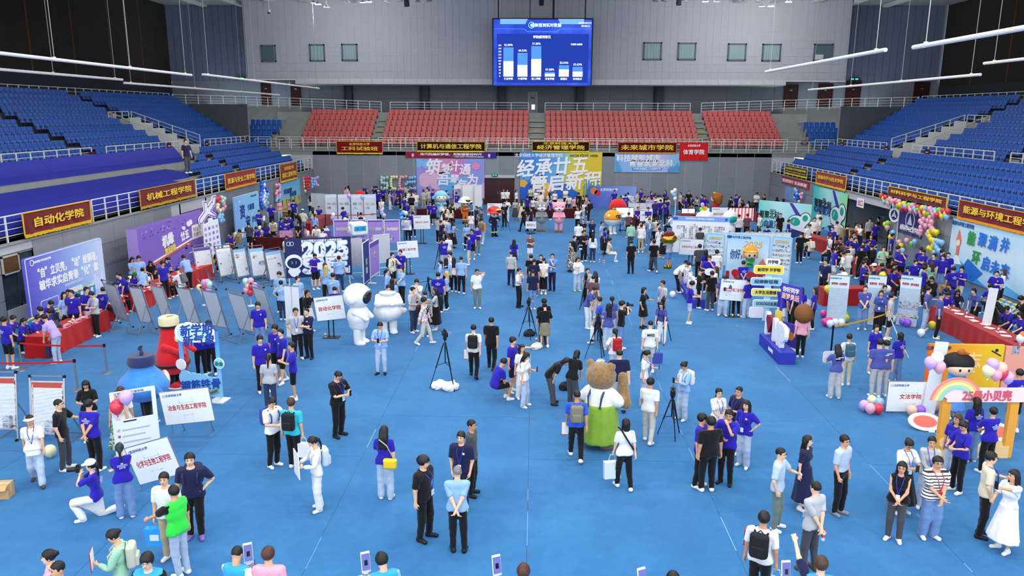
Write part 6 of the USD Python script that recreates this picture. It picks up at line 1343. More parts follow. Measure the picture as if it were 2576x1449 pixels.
# ---- orange backdrop and rainbow arch at the right
t,w=printboard("backdrop_board","orange and yellow backdrop board at the right, behind the rainbow frame",(2322,1003),(2508,1006),1.66,.0,([(0,"e8662c"),(.25,"f0862c"),(.6,"f4a62a"),(1,"f0c428")],"x"),None,.1,0)
words(t,"北京科技大学",.12,-.38*w,1.55,mat("3a3a6a",.6),.0);words(t,"志",.5,.1*w,1.2,mat("f6d08a",.6),.0);words(t,"文",.4,-.35*w,1.0,mat("f6b08a",.6),.0);words(t,"学",.4,.06*w,.9,mat("f6dc8a",.6),.0);flat(t,"dancer_print",union_all([Point(.40*w,1.5).buffer(.05),LineString([(.34*w,1.48),(.46*w,1.34)]).buffer(.02)]),None,INK)
t,w=printboard("backdrop_board","salmon pink backdrop board at the right edge of the hall",(2512,1006),(2660,1014),1.62,.0,([(0,"f0a48a"),(1,"ea9a86")],"x"),None,.1,0)
for i in range(3):flat(t,"badge_print",sbox(-.4*w+i*.3,1.4+.15*(i%2),-.4*w+i*.3+.2,1.65+.15*(i%2)),None,photo(i+2))
t,w=stand("selfie_board","rainbow-topped yellow photo frame 25级小贝壳 with balloons at the right","photo frame",(2362,1150),(2530,1150));
for s in (-1,1):put(t,"post",bx(s*w/2-.1,s*w/2+.1,-.05,.08,0,1.75),mat("f0a63c",.6))
put(t,"title_board",upright(extrude(union_all([sbox(-w/2-.05,1.45,w/2+.15,1.8),blob(-w/2+.1,1.75,.26,6,7,.5)]),.05),-.06),mat("f4dce0",.6));put(t,"lower_board",upright(extrude(union_all([sbox(-w/2,0,w/2,.3),blob(-.3*w,.35,.25,5,3,.5),blob(.2*w,.3,.2,5,4,.5)]),.05),-.02),mat("f2c88a",.6))
arc=Point(-w/2+.15,1.45)
for i,c in enumerate(("f08a8a","f4c07a","f4ec9a","a8dca0","a0c8ec")):flat(t,"rainbow_band",arc.buffer(.62-i*.06).difference(arc.buffer(.56-i*.06)).intersection(sbox(-9,1.5,9,9)),None,mat(c,.6),.02,-.12)
words(t,"25级小贝壳",.27,.04*w,1.62,mat("e05a6a",.6),.04,y=-.13,width=.72*w);words(t,"文法",.4,-.25*w,.2,mat("e8884a",.6),.03,y=-.09)
for (px0,py0,px1,py1,c,lab) in ((2300,1085,2362,1090,"f4ece8","round white speech-bubble board lying by the rainbow frame, 文法学院"),(2493,1112,2532,1114,"f2f0e4","round cartoon-face board under the rainbow frame")):
 t,w=stand("cutout_board",lab,"cutout",(px0,py0),(px1,py1));put(t,"board",move(upright(extrude(affinity.scale(Point(0,.3).buffer(.36),1.15,.75),.03),.0),rx=-50),mat(c,.6));put(t,"print",move(upright(extrude(affinity.scale(Point(0,.3).buffer(.25),1.15,.7),.006),-.03),rx=-50),mat("d8685a",.6));put(t,"tail",move(bx(.05,.2,-.02,.01,.0,.12),rx=-50),mat(c,.6))
# ---- screens
def screen(label,tl,br,foot_y,m,legs=True,group=None,name="wall_screen"):
 p=at((tl[0]+br[0])/2,foot_y,Z=0);a,b=at(*tl,Y=p[1]),at(*br,Y=p[1]);w,h=b[0]-a[0],a[2]-b[2];zc=(a[2]+b[2])/2
 t=thing(name,label,"screen",((a[0]+b[0])/2,p[1],0),0,group)
 put(t,"housing",box(w,.07,h,(0,0,zc)),BLACK);put(t,"picture",box(w-.06,.01,h-.06,(0,-.04,zc)),m)
 if legs:
  for s in (-1,1):put(t,"leg",bar((s*w*.22,.05,.1),(s*w*.22,.05,zc),.05),BLACK);put(t,"foot",bar((s*w*.22,-.35,.06),(s*w*.22,.4,.06),.05),BLACK)
  put(t,"cross_bar",bar((-w*.3,.05,.08),(w*.3,.05,.08),.05),BLACK)
 return t
def lumi(seed,pal):
 return graph({"t":("texture_coordinate",{}),"n":("noise_texture",{"scale":2.2,"detail":3.0}),"r":("rgb_ramp",{"ramp":[(.35,lin(pal[0])),(.5,lin(pal[1])),(.65,lin(pal[2]))]}),"e":("emission",{"strength":.7})},[("t.object","n.vector"),("n.fac","r.fac"),("r.color","e.color")],"e.emission")
screen("large screen on a black trolley showing a white interior, beside the orange-headed costume",(1549,521),(1594,548),582,lumi(1,("6a5a9c","dfe0f0","f2f2fa")))
screen("screen showing pink stripes, back right",(1836,522),(1895,556),600,graph({"t":("texture_coordinate",{}),"w":("wave_texture",{"scale":1.4,"wave_type":"bands","bands_direction":"x","distortion":1.0}),"r":("rgb_ramp",{"ramp":[(0,lin("b04a60")),(.5,lin("e89aa6")),(1,lin("f6d8da"))]}),"e":("emission",{"strength":.7})},[("t.object","w.vector"),("w.fac","r.fac"),("r.color","e.color")],"e.emission"))
screen("black monitor on a swing bracket at the left wall",(44,651),(95,680),760,mat("08080a",.15,spec=.7),False,None,"monitor")
screen("flat screen with group photo beside the 资源 sign",(1008,552),(1037,580),620,lumi(3,("2a3a6a","8a94b4","c9cede")),True)
t=thing("wall_cabinet","open wooden cabinet niche in the left wall beside the monitor","cabinet",at(27,665,X=XL+.06),90);put(t,"frame",[bx(-.5,.5,-.03,.03,-.36,-.30),bx(-.5,.5,-.03,.03,.30,.36),bx(-.5,-.44,-.03,.03,-.36,.36),bx(.44,.5,-.03,.03,-.36,.36)],mat("b5b1a8",.5));put(t,"inside",bx(-.44,.44,-.02,.0,-.30,.30),mat("5a3c22",.7,var=.3,scale=5))
# ---- stanchions and belts
def stanchion(label,px,py,h=.95,post="6a757c"):
 p=at(px,py,Z=0);t=thing("stanchion",label,"stanchion",p,0,"belt stanchions");put(t,"base",lathe([(0,0),(.17,0),(.165,.02),(.06,.045),(0,.05)],24),STEEL,30);put(t,"post",cyl(.03,.04,h,n=14),mat(post,.4),30);put(t,"head",cyl(.04,h-.09,h,n=14),BLACK,30);return p
def belt(label,a,b,z,c,w=.055):
 a,b=np.array(a),np.array(b);m=(a+b)/2;t=thing("barrier_belt",label,"belt",(m[0],m[1],0),0,"barrier belts")
 P=[a+(b-a)*k/8-m+[0,0,z-.05*4*(k/8)*(1-k/8)] for k in range(9)]
 put(t,"belt",trimesh.util.concatenate([bar(P[k]-[0,0,0],P[k+1],.008,w,(0,0,1)) for k in range(8)]),mat(c,.6))
s1=stanchion("grey stanchion holding the red belt at the near left table",56,931);s2=stanchion("grey stanchion at the far end of the upper red belt",270,938);s3=stanchion("grey stanchion at the end of the lower red belt",196,981)
belt("red belt from the table stanchion to the farther one at near left",s1,s2,.9,"c8181e");belt("red belt running off the left edge to the nearest stanchion",at(-40,985,Z=0),s3,.9,"c8181e")
s4=stanchion("black stanchion at the left end of the yellow striped tape",2090,888,.98,"101012");s5=stanchion("black stanchion at the right end of the yellow striped tape",2228,850,.98,"101012");belt("yellow and red striped tape before the roll-up posters",s4,s5,.95,"e8a62a");belt("white tape between the black stanchion and the white drapes",s5,at(2325,1010,Z=0)*[1,1,0]+[0,1.2,0],.95,"e4e4e0")
for (p0,p1,lab) in ((((2318),1044),(2350,1044),"white slanted panel beside the orange backdrop, left"),((2460,868),(2482,868),"white slanted panel before the red laptop table")):
 t,w=stand("white_panel",lab,"display panel",p0,p1);put(t,"panel",move(bx(-w/2,w/2,0,.04,0,2.1),ry=4),mat("e6e7ea",.6));put(t,"base",bx(-w/2,w/2,-.15,.2,0,.04),STEEL)
for i,(a_,b_) in enumerate((((598,585),(742,578)),)):
 q0,q1=at(a_[0],a_[1],Z=.9),at(b_[0],b_[1],Z=.9);belt("red belt above the long maroon table",q0*[1,1,0],q1*[1,1,0],.9,"c8181e")
for i,(px,py) in enumerate(((820,573),(901,566),(860,540))):
 stanchion(f"black stanchion by the student-life posters, {['left', 'right', 'rear'][i]}",px,py,.95,"2a2a2e")
belt("red belt before the student-life posters",at(820,573,Z=0),at(960,568,Z=0),.9,"c8181e")
# ---- tripods with cameras
def tripod(label,foot,head,cam_="video",h=None,rz=0.0):
 p=at(*foot,Z=0);z=h or at(*head,Y=p[1])[2]
 t=thing("camera_tripod",label,"tripod",p,rz,"camera tripods");R_=.42*z/1.5
 for k in range(3):
  a=math.radians(90+120*k+20);f=np.array([R_*math.cos(a),R_*math.sin(a),.01]);top=np.array([.04*math.cos(a),.04*math.sin(a),z*.82])
  put(t,"leg",trimesh.util.concatenate([bar(top,top+(f-top)*.55,.03),bar(top+(f-top)*.5,f,.02)]),BLACK);put(t,"leg_lock",box(.045,.045,.05,top+(f-top)*.53),mat("2e2e32",.4))
 put(t,"centre_column",cyl(.018,z*.45,z*.92,n=10),BLACK);put(t,"spreader",trimesh.util.concatenate([bar((0,0,z*.46),(R_*.5*math.cos(math.radians(110+120*k)),R_*.5*math.sin(math.radians(110+120*k)),z*.42),.014) for k in range(3)]),BLACK)
 put(t,"fluid_head",[box(.09,.09,.08,(0,0,z*.90)),bar((0,.02,z*.9),(.08,.42,z*.80),.018)],mat("1e1e20",.4))
 c=np.array([0,0,z*.95+.06])
 o=thing("camera","black camera on the "+label.replace("black ",""),"camera",p+c,rz,"cameras on tripods")
 if cam_=="video":put(o,"body",rbox(.13,.30,.15,.02),BLACK);put(o,"lens",move(cyl(.05,0,.13,n=16),(0,-.13,0),rx=90),mat("0c0c0e",.2,spec=.8),30);put(o,"handle",[bx(-.02,.02,-.1,.12,.12,.14),bx(-.02,.02,-.1,-.08,.07,.14),bx(-.02,.02,.1,.12,.07,.14)],BLACK);put(o,"flip_screen",box(.12,.01,.08,(-.13,.02,.02)),mat("8c94b4",.2));put(o,"viewfinder",move(cyl(.025,0,.08,n=10),(0,.22,.06),rx=90),BLACK)
 else :put(o,"body",rbox(.15,.07,.11,.015),BLACK);put(o,"lens",move(cyl(.04,0,.16,n=16),(0,-.03,0),rx=90),mat("0c0c0e",.2,spec=.8),30);put(o,"viewfinder_hump",box(.05,.06,.04,(0,0,.07)),BLACK);put(o,"grip",box(.03,.04,.1,(.08,-.03,0)),BLACK)
 return t
tripod("black tripod standing alone left of centre",(1121,975),(1117,838),"video",rz=200);tripod("black tripod just left of the girl in olive skirt",(1330,850),(1336,757),"video",rz=170)
tripod("black tripod before the bear costume",(1502,905),(1503,850),"video",1.5,rz=180);tripod("black tripod by the man in the MHZ tee",(1664,862),(1661,778),"video",1.6,rz=160);tripod("black tripod with red feet beside the pale blue shirt girl",(1687,1098),(1688,985),"video",rz=170)
tripod("black tripod left of the purple-shirt crowd",(1078,755),(1077,702),"still",rz=90);tripod("black tripod among the pale blue shirts at centre left",(1108,675),(1108,600),"still",1.6);tripod("grey-headed tripod beside the red-helmeted costume",(1270,580),(1265,555),"video",1.4)
tripod("black tripod near the woman in black skirt at right",(1528,645),(1520,590),"video",1.45);tripod("black tripod behind the posters at the far left back",(848,508),(848,465),"still",1.7);tripod("black tripod before the photographer in uniform",(1472,775),(1478,720),"video",1.4)
# ---- balloons
BCOL={"r":"e0384a","p":"f2a9bd","k":"ee3f96","y":"f2dc2a","c":"efe8b8","b":"4a8fe8","B":"1f5fe0","l":"8cc4f0","g":"7ad83a","m":"b9e6dc","v":"cda8e8","V":"8f5fd8","w":"f0f0f2","o":"f4bfa6","O":"f2782a"}
_bal={}
def balloon_mesh():return lathe([(0,-.02),(.018,-.02),(.008,.0),(.05,.03),(.115,.11),(.14,.19),(.125,.27),(.07,.325),(0,.34)],14)
BALS={}
def balloon(c,p,label,group,s=1.0,rz=0,tilt=0):
 key=(c,round(s,2))
 t=thing("balloon",label,"balloon",p,rz,group)
 m=mat(BCOL[c],.28,spec=.6);bm=balloon_mesh();bm.apply_scale(s)
 if tilt:bm=move(bm,rx=tilt)
 put(t,"skin",bm,m,60);k=lathe([(0,-.035*s),(.02*s,-.035*s),(.008*s,-.015*s),(0,-.015*s)],8);put(t,"knot",move(k,rx=tilt) if tilt else k,m)
CN={"r":"red","p":"pink","k":"hot pink","y":"yellow","c":"cream","b":"blue","B":"deep blue","l":"light blue","g":"green","m":"mint","v":"lilac","V":"violet","w":"white","o":"peach","O":"orange"}
def cluster(name_,pts,group,wall=None,off=.2,s=1.0,Y=None,X=None,z=None):
 cnt={}
 for (c,px,py) in pts:cnt[c]=cnt.get(c,0)+1
 seen={}
 for (c,px,py) in pts:
  seen[c]=seen.get(c,0)+1
  p=at(px,py,X=X) if X is not None else at(px,py,Y=Y) if Y is not None else at(px,py,Z=z)
  same=sorted([q for q in pts if q[0]==c],key=lambda q:q[1]);k=same.index((c,px,py))
  if len({q[1] for q in same})<len(same):same=sorted(same,key=lambda q:(q[2],q[1]));k=same.index((c,px,py));how=f", {ORD[k]} {CN[c]} from top"
  else :how="" if cnt[c]==1 else f", {ORD[k]} {CN[c]} from left"
  balloon(c,p-[0,0,.17*s],f"{CN[c]} balloon {name_}{how}",group,s)
col=lambda c,x,ys:[(c,x+(i%2)*.6,y) for i,y in enumerate(ys)]
cluster("of the letter row on the far left wall",[("p",695,467),("p",702,466),("p",704,473),("p",697,482),("p",703,480),("p",695,488),("p",697,494),("p",704,492.5),("l",697,500),("l",703,499),("l",696,506),("l",702,507)],"balloon letters on the far left wall",X=XL+.25,s=1.0)
cluster("of the heart group on the far left wall",[("c",762,449),("c",764,456),("c",763.5,463),("c",764.5,470),("c",762.5,477),("c",768,481),("r",770,449),("r",775,447),("r",780,447.5),("r",769,456),("r",774,455),("r",779,455.5),("r",771,463),("r",776,462.5),("r",773,470),("r",777.5,469),("r",775.5,476),("l",785,450),("l",784.5,457),("l",786,464),("l",785.5,471),("l",791,450.5),("l",791.5,457.5),("l",790.5,465),("v",795,449),("v",799,447),("v",794.5,458),("v",795.8,464),("v",799.5,467)],"balloon letters on the far left wall",Y=67.5,s=.9)
cluster("of the column by the tall blue board",[("B",659,460),("b",665,458),("B",658,467),("w",664,466),("B",667,473),("B",659.5,474),("w",663.5,481),("B",658.5,482),("B",671,480),("b",674,484),("w",666,488),("b",657,489),("l",673,490),("l",659,495),("w",664.6,496),("b",655.5,499),("l",670.5,498),("w",661,503),("B",655,507),("l",668,506),("w",664.2,510),("l",672.5,512),("B",656.5,516),("l",666.5,517),("B",659.3,523),("l",669,522)],"blue and white balloon column",X=XL+.9,s=1.0)
cluster("of the cluster above the doorway in the left wall",[("r",546,502),("r",551,499),("m",557,498),("m",564,501),("r",549,508),("m",559,507),("c",548,517),("p",562,513),("c",547,525),("p",565,521),("c",553,531),("p",560,528)],"balloon letters above the left wall",X=XL+.35,s=1.0)
cluster("of the pale blue bunch low on the left wall",[("l",553,543),("l",559,542),("l",551,549),("l",557,550),("l",555,557),("l",561,555)],"pale blue balloons on the left wall",X=XL+.35,s=.95)
sc=[]
for (c,segs_) in (("m",[(960,447),(966,449),(974,447),(959.5,454),(960.5,460),(966.5,461),(973.5,462),(974.5,468),(973,474),(967,474.5),(960,473.5)]),("c",[(985,446),(991,445.5),(998,446),(984,452),(983.5,458),(983.8,464),(984.3,470),(988,475),(994,475.5)]),("p",[(1006,451),(1008,446),(1014,446.5),(1021,445),(1005.5,457),(1005,463),(1005.2,469),(1006.5,475),(1012.5,477),(1018.5,475)]),("l",[(1031,448),(1037,447.5),(1043.5,446.5),(1043,458),(1037.5,458.5),(1031.5,459),(1025.5,459.5),(1021.2,464),(1032,474),(1038,475),(1044,474.5)])):sc+=[(c,x,y) for x,y in segs_]
cluster("of the balloon letters on the back wall",sc,"balloon letters on the back wall",Y=YB-.3,s=1.0)
arch=[];rnd=random.Random(11);cols="rpygpblprpygwl".replace("w","p")
for i in range(46):
 u=i/45;x=2218+u*168+rnd.uniform(-2,2);y=499+40*u-9*math.sin(u*3.14)*-1*.8+[(-6),0,6][i%3]+rnd.uniform(-1.5,1.5);arch.append(("rrpppygprylpbg"[(i*5)%14].replace("b","l"),round(x,1),round(y,1)))
cluster("in the garland below the 材料 banner",arch,"balloon garland on the right railing",X=XR-.45,s=1.05)
cluster("in the pink column beside the navy flag",[("p",2318,541),("p",2340,548),("p",2316,557),("p",2325,552),("p",2335,556),("p",2344,559),("p",2321,563),("p",2341,568),("p",2317,573),("p",2329,569),("p",2345,577),("p",2316.5,582),("p",2337,584),("p",2315,588),("p",2334,590),("p",2336,594)],"pink balloon column by the navy flag",X=XR-.4,s=1.0)
cluster("in the trail right of the navy flag",[("y",2343,580),("y",2350,583),("y",2356,585),("y",2338,587),("y",2339,596),("y",2343,604),("y",2349,606),("y",2352,613),("y",2348,620),("y",2344,628),("y",2337,625),("l",2356,607),("l",2362,609),("l",2369,611),("l",2354,617),("l",2357,625),("l",2362,632),("l",2351,636)],"yellow and blue balloon trail",X=XR-.4,s=1.0)
cluster("on the right wall beneath the flag",[("y",2227,565),("g",2233,562),("p",2232,573),("l",2246,586),("y",2240,597),("p",2262,610),("y",2267,619),("p",2281,606),("l",2301,609),("g",2294,614)],"loose balloons on the right wall",X=XR-.3,s=1.05)
cluster("of the pole at back right",[("w",1691,484),("w",1698,479),("l",1696,491),("w",1698,500)],"balloon pole at back right",Y=57.5,s=1.0)
t=thing("balloon_pole","white pole with strings of balloons at back right","pole",(at(1699,520,Y=57.6)[0],57.6,0));put(t,"pole",cyl(.04,0,2.6),WHITE);put(t,"base",cyl(.3,0,.05),WHITE)
cluster("of the bright bunch at back right",[("v",1767,516),("O",1771,524),("g",1764,527),("g",1775,526),("y",1766,531),("O",1772,532),("w",1780,529)],"bright balloon bunch at back right",Y=52,s=1.0)
cluster("on the far right corner poster",[("l",2000,477),("l",2003,481),("B",2000.5,490),("l",2005,489),("B",2007.5,492),("l",1999,498),("B",2006,499),("p",2013,490),("p",2018,488),("p",2016,497),("o",2010,508)],"balloons on the far right wall",X=XR-.3,s=.95)
def bstand(label,px,py,pts,s=1.0):
 p=at(px,py,Z=0);t=thing("balloon_stand",label,"stand",p,0,"balloon stands");put(t,"base",lathe([(0,0),(.16,0),(.15,.03),(.03,.05),(0,.05)],18),WHITE);put(t,"stem",cyl(.012,.04,.85,n=8),WHITE)
 put(t,"stick",[bar((0,0,.8),((x-px)/60,0,.9+(b_-1)*0+.25),.008) for (_,x,b_) in pts[:4]],WHITE)
 cluster("on "+label,pts,"balloons on stands",Y=p[1],s=s)
bstand("the left balloon stand",517,768,[("v",514,712),("p",521,711),("m",526,716),("c",502,724),("r",516,723),("v",525,729),("o",512,738),("p",521.5,739)]);bstand("the right balloon stand",632,770,[("m",618,709),("p",630,708),("o",624,721),("r",631,722),("v",640,720),("p",619.5,731),("r",629.5,737)])
cluster("on the floor by the 文法学院 sign",[("v",2174,1021),("c",2194,1009),("p",2189,1029),("r",2209,1029),("l",2213,1015)],"floor balloons by the 文法学院 sign",z=.17);cluster("on the floor before the 文法学院 sign",[("o",2294,1034),("V",2315,1034),("o",2352,1022),("w",2354,1008)],"floor balloons by the 文法学院 sign",z=.17)
cluster("on the rainbow frame",[("w",2358,902),("v",2341,914),("p",2363,924),("v",2497,918),("o",2518,928),("c",2487,934),("p",2506,943),("v",2535,951),("r",2520,941)],"balloons on the rainbow frame",Y=at(2445,1150,Z=0)[1]-.25,s=1.0)
cluster("on the floor by the roll-up posters",[("k",2071,790),("k",2075,811),("k",2086,807),("w",2088,815),("w",2101,812),("w",2116,812),("y",2128,801),("g",2125,793),("w",2247,803),("V",2271,810),("V",2283,813),("y",2345,818),("w",2317,838)],"floor balloons by the roll-up posters",z=.17)
cluster("loose near the roll-up posters",[("w",2124,694),("y",2220,694),("y",2082,727),("w",2233,728)],"floating balloons by the roll-up posters",Y=31.0)
cluster("at the right edge",[("O",2575,846),("w",2568,853)],"balloons at the right edge",Y=24.5)
cluster("on the carpet at right of centre",[("w",1692,741)],"lone balloon on the carpet",z=.17)
cluster("in front of the poster row at back left",[("w",838,541),("v",836,549),("c",868,553),("l",961,537),("p",966,543),("v",960,532),("b",1012,539),("l",1015,535),("w",1021,537),("l",1010,548),("b",1008,541),("v",878,494),("l",912,497)],"balloons among the back left posters",Y=50.5)
cluster("at the chat frame",[("v",317,1001),("r",294,1026)],"balloons at the chat frame",Y=at(340,1175,Z=0)[1]-.2,s=1.1);cluster("on the floor under the red-bordered easel",[("c",126,1136)],"balloon under the easel",z=.17)
# ---- gift bags, cartons, bottles, papers, laptops
def giftbag(label,p,rz,s=1.0,c="3f9ae0",group="stacked gift bags",top="f0d850"):
 t=thing("gift_bag",label,"bag",p,rz,group);put(t,"bag",trimesh.Trimesh(*_taper(.30*s,.14*s,.34*s,1.0),process=False),mat(c,.5));put(t,"print",bx(-.151*s,.0,-.0705*s,-.0705*s+.003,.05*s,.28*s),mat("e6ecf2",.6));put(t,"contents",bx(-.12*s,.12*s,-.05*s,.05*s,.30*s,.37*s),mat(top,.6))
def _taper(w,d,h,k):
 v=[(x*w/2*(k if z else 1),y*d/2*(k if z else 1),z*h) for z in (0,1) for x in (-1,1) for y in (-1,1)]
 return np.array(v),np.array([[0,1,3],[0,3,2],[4,7,5],[4,6,7],[0,5,1],[0,4,5],[2,3,7],[2,7,6],[0,2,6],[0,6,4],[1,5,7],[1,7,3]])
k=0
for lay,(ys,xs,z) in enumerate(((np.arange(26.2,31.2,.36),(-18.2,-17.85),0),(np.arange(26.4,31.0,.36),(-18.2,-17.85),.38),(np.arange(28.9,31.0,.36),(-18.2,),.76))):
 for y in ys:
  for x in xs:giftbag(f"blue gift bag by the blue-violet board, {['bottom', 'middle', 'top'][lay]} layer, {ORD[int(round((y - 26.2) / .36))]} from front, {'wall' if x < -18 else 'aisle'} side",(x,y,z),90+random.Random(k).uniform(-8,8));k+=1
for i in range(24):
 lay=i//12;j=i%12;giftbag(f"blue and white gift bag at right wall, {['lower', 'upper'][lay]} layer, {ORD[j]} from back",(18.9+.0*j+(j%2)*.38,31.5-(j//2)*.45,lay*.38),-90,1.0,"6fb4e6","stacked gift bags")
t=thing("plastic_bags","white heap of plastic goods bags behind the long red table","bags",(-17.9,33.5,0),0,None,"stuff");hm=ball(1,(0,0,0),4,(.65,1.5,.95));hm.vertices+=(meshkit.fbm(hm.vertices*5,3,4)-.5)[:,None]*.35;hm.vertices[:,2]=np.maximum(hm.vertices[:,2],0);put(t,"heap",hm,mat("eaeceb",.35),True)
for i,(px,py,s_,c_,lab) in enumerate([(592,610,.7,"a98250","brown carton at the left end of the maroon table"),(575,585,.7,"b08a58","brown carton stacked by the doorway, left"),(700,548,.75,"b8935e","wide brown carton below the sky poster, left"),(725,548,.75,"b08a58","wide brown carton below the sky poster, right"),(2130,600,.9,"a98250","large brown carton in the doorway recess"),(2160,598,.8,"b8935e","brown carton beside the large one in the doorway"),(2375,735,.5,"b8935e","open brown carton by the right gift bags"),(4,1250,.42,"c9a070","small carton at the near left edge")]):
 p=at(px,py,Z=0);t=thing("carton",lab,"box",p,10*(i%3),"brown cartons");put(t,"box_body",bx(-s_/2,s_/2,-s_/3,s_/3,0,s_*.75),mat(c_,.8));put(t,"flap",[move(bx(-s_/2,s_/2,-.14,0,-.005,.005),(0,-s_/3,s_*.75),rx=30),move(bx(-s_/2,s_/2,0,.14,-.005,.005),(0,s_/3,s_*.75),rx=-30)],mat(c_,.8));put(t,"tape",bx(-s_/2-.002,s_/2+.002,-.03,.03,s_*.3,s_*.76),mat("d8c49a",.4))
def bottle(label,p,group="small water bottles"):
 t=thing("water_bottle",label,"bottle",p,0,group);put(t,"bottle",lathe([(0,0),(.032,0),(.034,.01),(.034,.13),(.03,.15),(.014,.19),(.014,.205),(0,.205)],12),mat("d5dfe6",.1,spec=.8),30);put(t,"wrap",cyl(.0348,.06,.115,n=12),mat("c84a50",.5));put(t,"cap",cyl(.017,.20,.222,n=10),mat("c02c34",.5))
for i,(px,py) in enumerate(((2164,1026),(2231,1032),(2243,1034),(2254,1033))):bottle(f"water bottle with red cap on the carpet by the 文法学院 sign, {ORD[i]} from the left",at(px,py,Z=0)+[0,0,.008])
for px,py,lab in ((1349,862,"water bottle on the carpet beside the tripod and olive skirt"),(819,850,"water bottle beside the 自动化学院 sign foot"),(1508,660,"white bottle on the carpet by the folding stool"),(1520,662,"pink bottle on the carpet by the tripod foot"),(1142,970,"water bottle beside the white bags under the lone tripod"),(1034,677,"water bottle at the foot of the 机械工程学院 sign")):bottle(lab,at(px,py,Z=0)+[0,0,.008])
for i in range(8):bottle(f"water bottle on the near left red table, {ORD[i]} from the front",(-16.3-.2*(i%3),24.9+i*.4,.75),"bottles on the red tables")
for i in range(9):bottle(f"water bottle on the long left red table, {ORD[i]} from the front",(-16.45-.15*(i%3),31.2+i*.66,.75),"bottles on the red tables")
for i in range(5):bottle(f"water bottle on the right laptop table, {ORD[i]} from the back",(16.1+.1*(i%3),29.6-i*1.1,.75),"bottles on the red tables")
rnd=random.Random(5)
def paper(label,p,rz,group,c="f0f0ee",w=.21,d=.30):t=thing("paper_sheets",label,"papers",p,rz,group);put(t,"sheet",box(w,d,.004,(0,0,.002)),mat(c,.7));put(t,"sheet",move(box(w,d,.004,(0,0,.006)),(.02,.015,0),rz=9),mat(c,.7))
for i in range(7):paper(f"white form sheets on the long left red table, {ORD[i]} from the front",(-16.4,31.2+i*.75,.752),rnd.uniform(0,90),"papers on the left tables");t=thing("desk_sign",f"pink desk name sign on the long left red table, {ORD[i]} from the front","sign",(-16.12,31.5+i*.78,.75),90,"pink desk signs");put(t,"card",trimesh.Trimesh(*_taper(.26,.10,.11,.98),process=False),mat("f0a0ac",.6));put(t,"print",bx(-.1,.1,-.052,-.05,.03,.08),mat("c04050",.6))
for i in range(5):paper(f"white form sheets on the near left red table, {ORD[i]} from the front",(-16.45,25.1+i*.62,.752),rnd.uniform(0,90),"papers on the left tables");t=thing("desk_sign",f"pink desk name sign on the near left red table, {ORD[i]} from the front","sign",(-16.2,24.9+i*.68,.75),90,"pink desk signs");put(t,"card",trimesh.Trimesh(*_taper(.3,.10,.12,.98),process=False),mat("f0a0ac",.6));put(t,"print",bx(-.12,.12,-.052,-.05,.03,.08),mat("c04050",.6))
for i in range(9):paper(f"white form sheets on the right laptop table, {ORD[i]} from the back",(16.15+.12*(i%2),29.9-i*.5,.752),rnd.uniform(0,90),"papers on the right table")
def laptop(label,p,rz,on="b9c4d8"):
 t=thing("laptop",label,"laptop",p,rz,"laptops on the tables");put(t,"keyboard_base",box(.34,.24,.018,(0,0,.009)),mat("2a2b2f",.4));put(t,"lid",move(box(.34,.012,.23,(0,0,.115)),(0,.12,.01),rx=-14),mat("232428",.35));put(t,"display",move(box(.31,.004,.195,(0,-.007,.117)),(0,.12,.01),rx=-14),glow(on,.8))
laptop("open laptop on the near left red table",(-16.45,25.7,.752),100,"3a4450");laptop("open laptop at the front end of the long left red table",(-16.4,31.0,.752),60,"4a3a44");laptop("dark laptop before the woman in sleeveless black at the long table",(-16.55,34.0,.752),95,"30343c");laptop("laptop with bright screen at the right table, farther",(16.2,25.2,.752),200,"c9d4e6");laptop("laptop with bright screen at the right table, nearer",(16.2,24.2,.752),200,"c9d4e6");laptop("black laptop on the long maroon table",(-15.9,46.0,.752),180,"20242c");laptop("black laptop on the maroon table by the yellow backdrop",(1.2,61.8,.752),180,"20242c")
for i,(x,y) in enumerate(((11.4,58.7),(11.9,58.7))):screen(f"white monitor on the maroon table by the balloon pole, {['left', 'right'][i]}",pix((x-.26,y,1.2)),pix((x+.26,y,.8)),pix((x,y,0))[1],glow("eef0f4",.9),False,"white monitors","monitor")
for i,(x,y,c_,w_) in enumerate(((-14.9,45.9,"c98ab0",.8),(-14.0,45.9,"6a3fae",.4),(-12.4,45.9,"6a3fae",.42),(-11.7,46.0,"6ad05a",.35))):t=thing("table_board",f"{['pink photo', 'small purple', 'purple', 'green'][i]} standing board on the long maroon table","sign",(x,y,.75),0,"boards on the maroon table");put(t,"card",move(box(w_,.02,.42,(0,0,.21)),rx=-8),mat(c_,.6,var=.2 if i==0 else 0,scale=8));put(t,"prop",bar((0,.1,0),(0,.03,.3),.015),STEEL)
# ---- floor bags, stools, chairs, crate of bottles
def softbag(label,px,py,c="e8e4da",s=1.0,n=1):
 p=at(px,py,Z=0);t=thing("cloth_bag",label,"bag",p,20);m_=ball(1,(0,0,0),3,(.26*s,.18*s,.16*s));m_.vertices+=(meshkit.fbm(m_.vertices*9,3,int(px))-.5)[:,None]*.09;m_.vertices[:,2]=np.maximum(m_.vertices[:,2]+.11*s,.009);put(t,"bag",m_,mat(c,.8),True);put(t,"strap",tube([(-.12*s,0,.2*s),(-.06,-.05,.3*s),(.08,-.05,.29*s),(.13*s,0,.19*s)],.012,5),mat(c,.8))
softbag("white cloth bag lying under the lone tripod, left one",1106,978);softbag("white cloth bag lying under the lone tripod, right one",1133,982);softbag("white cloth bag on the carpet by the girl in olive skirt",1349,878,s=.8);softbag("black bag on the carpet before the crouching girls",1424,980,"1c1c20",.9);softbag("dark backpack hung under the tripod by the girl in olive skirt",1332,845,"22252e",.9);softbag("beige cloth bag on the carpet beside the bear costume",1510,915,"ddd2c0",.6)
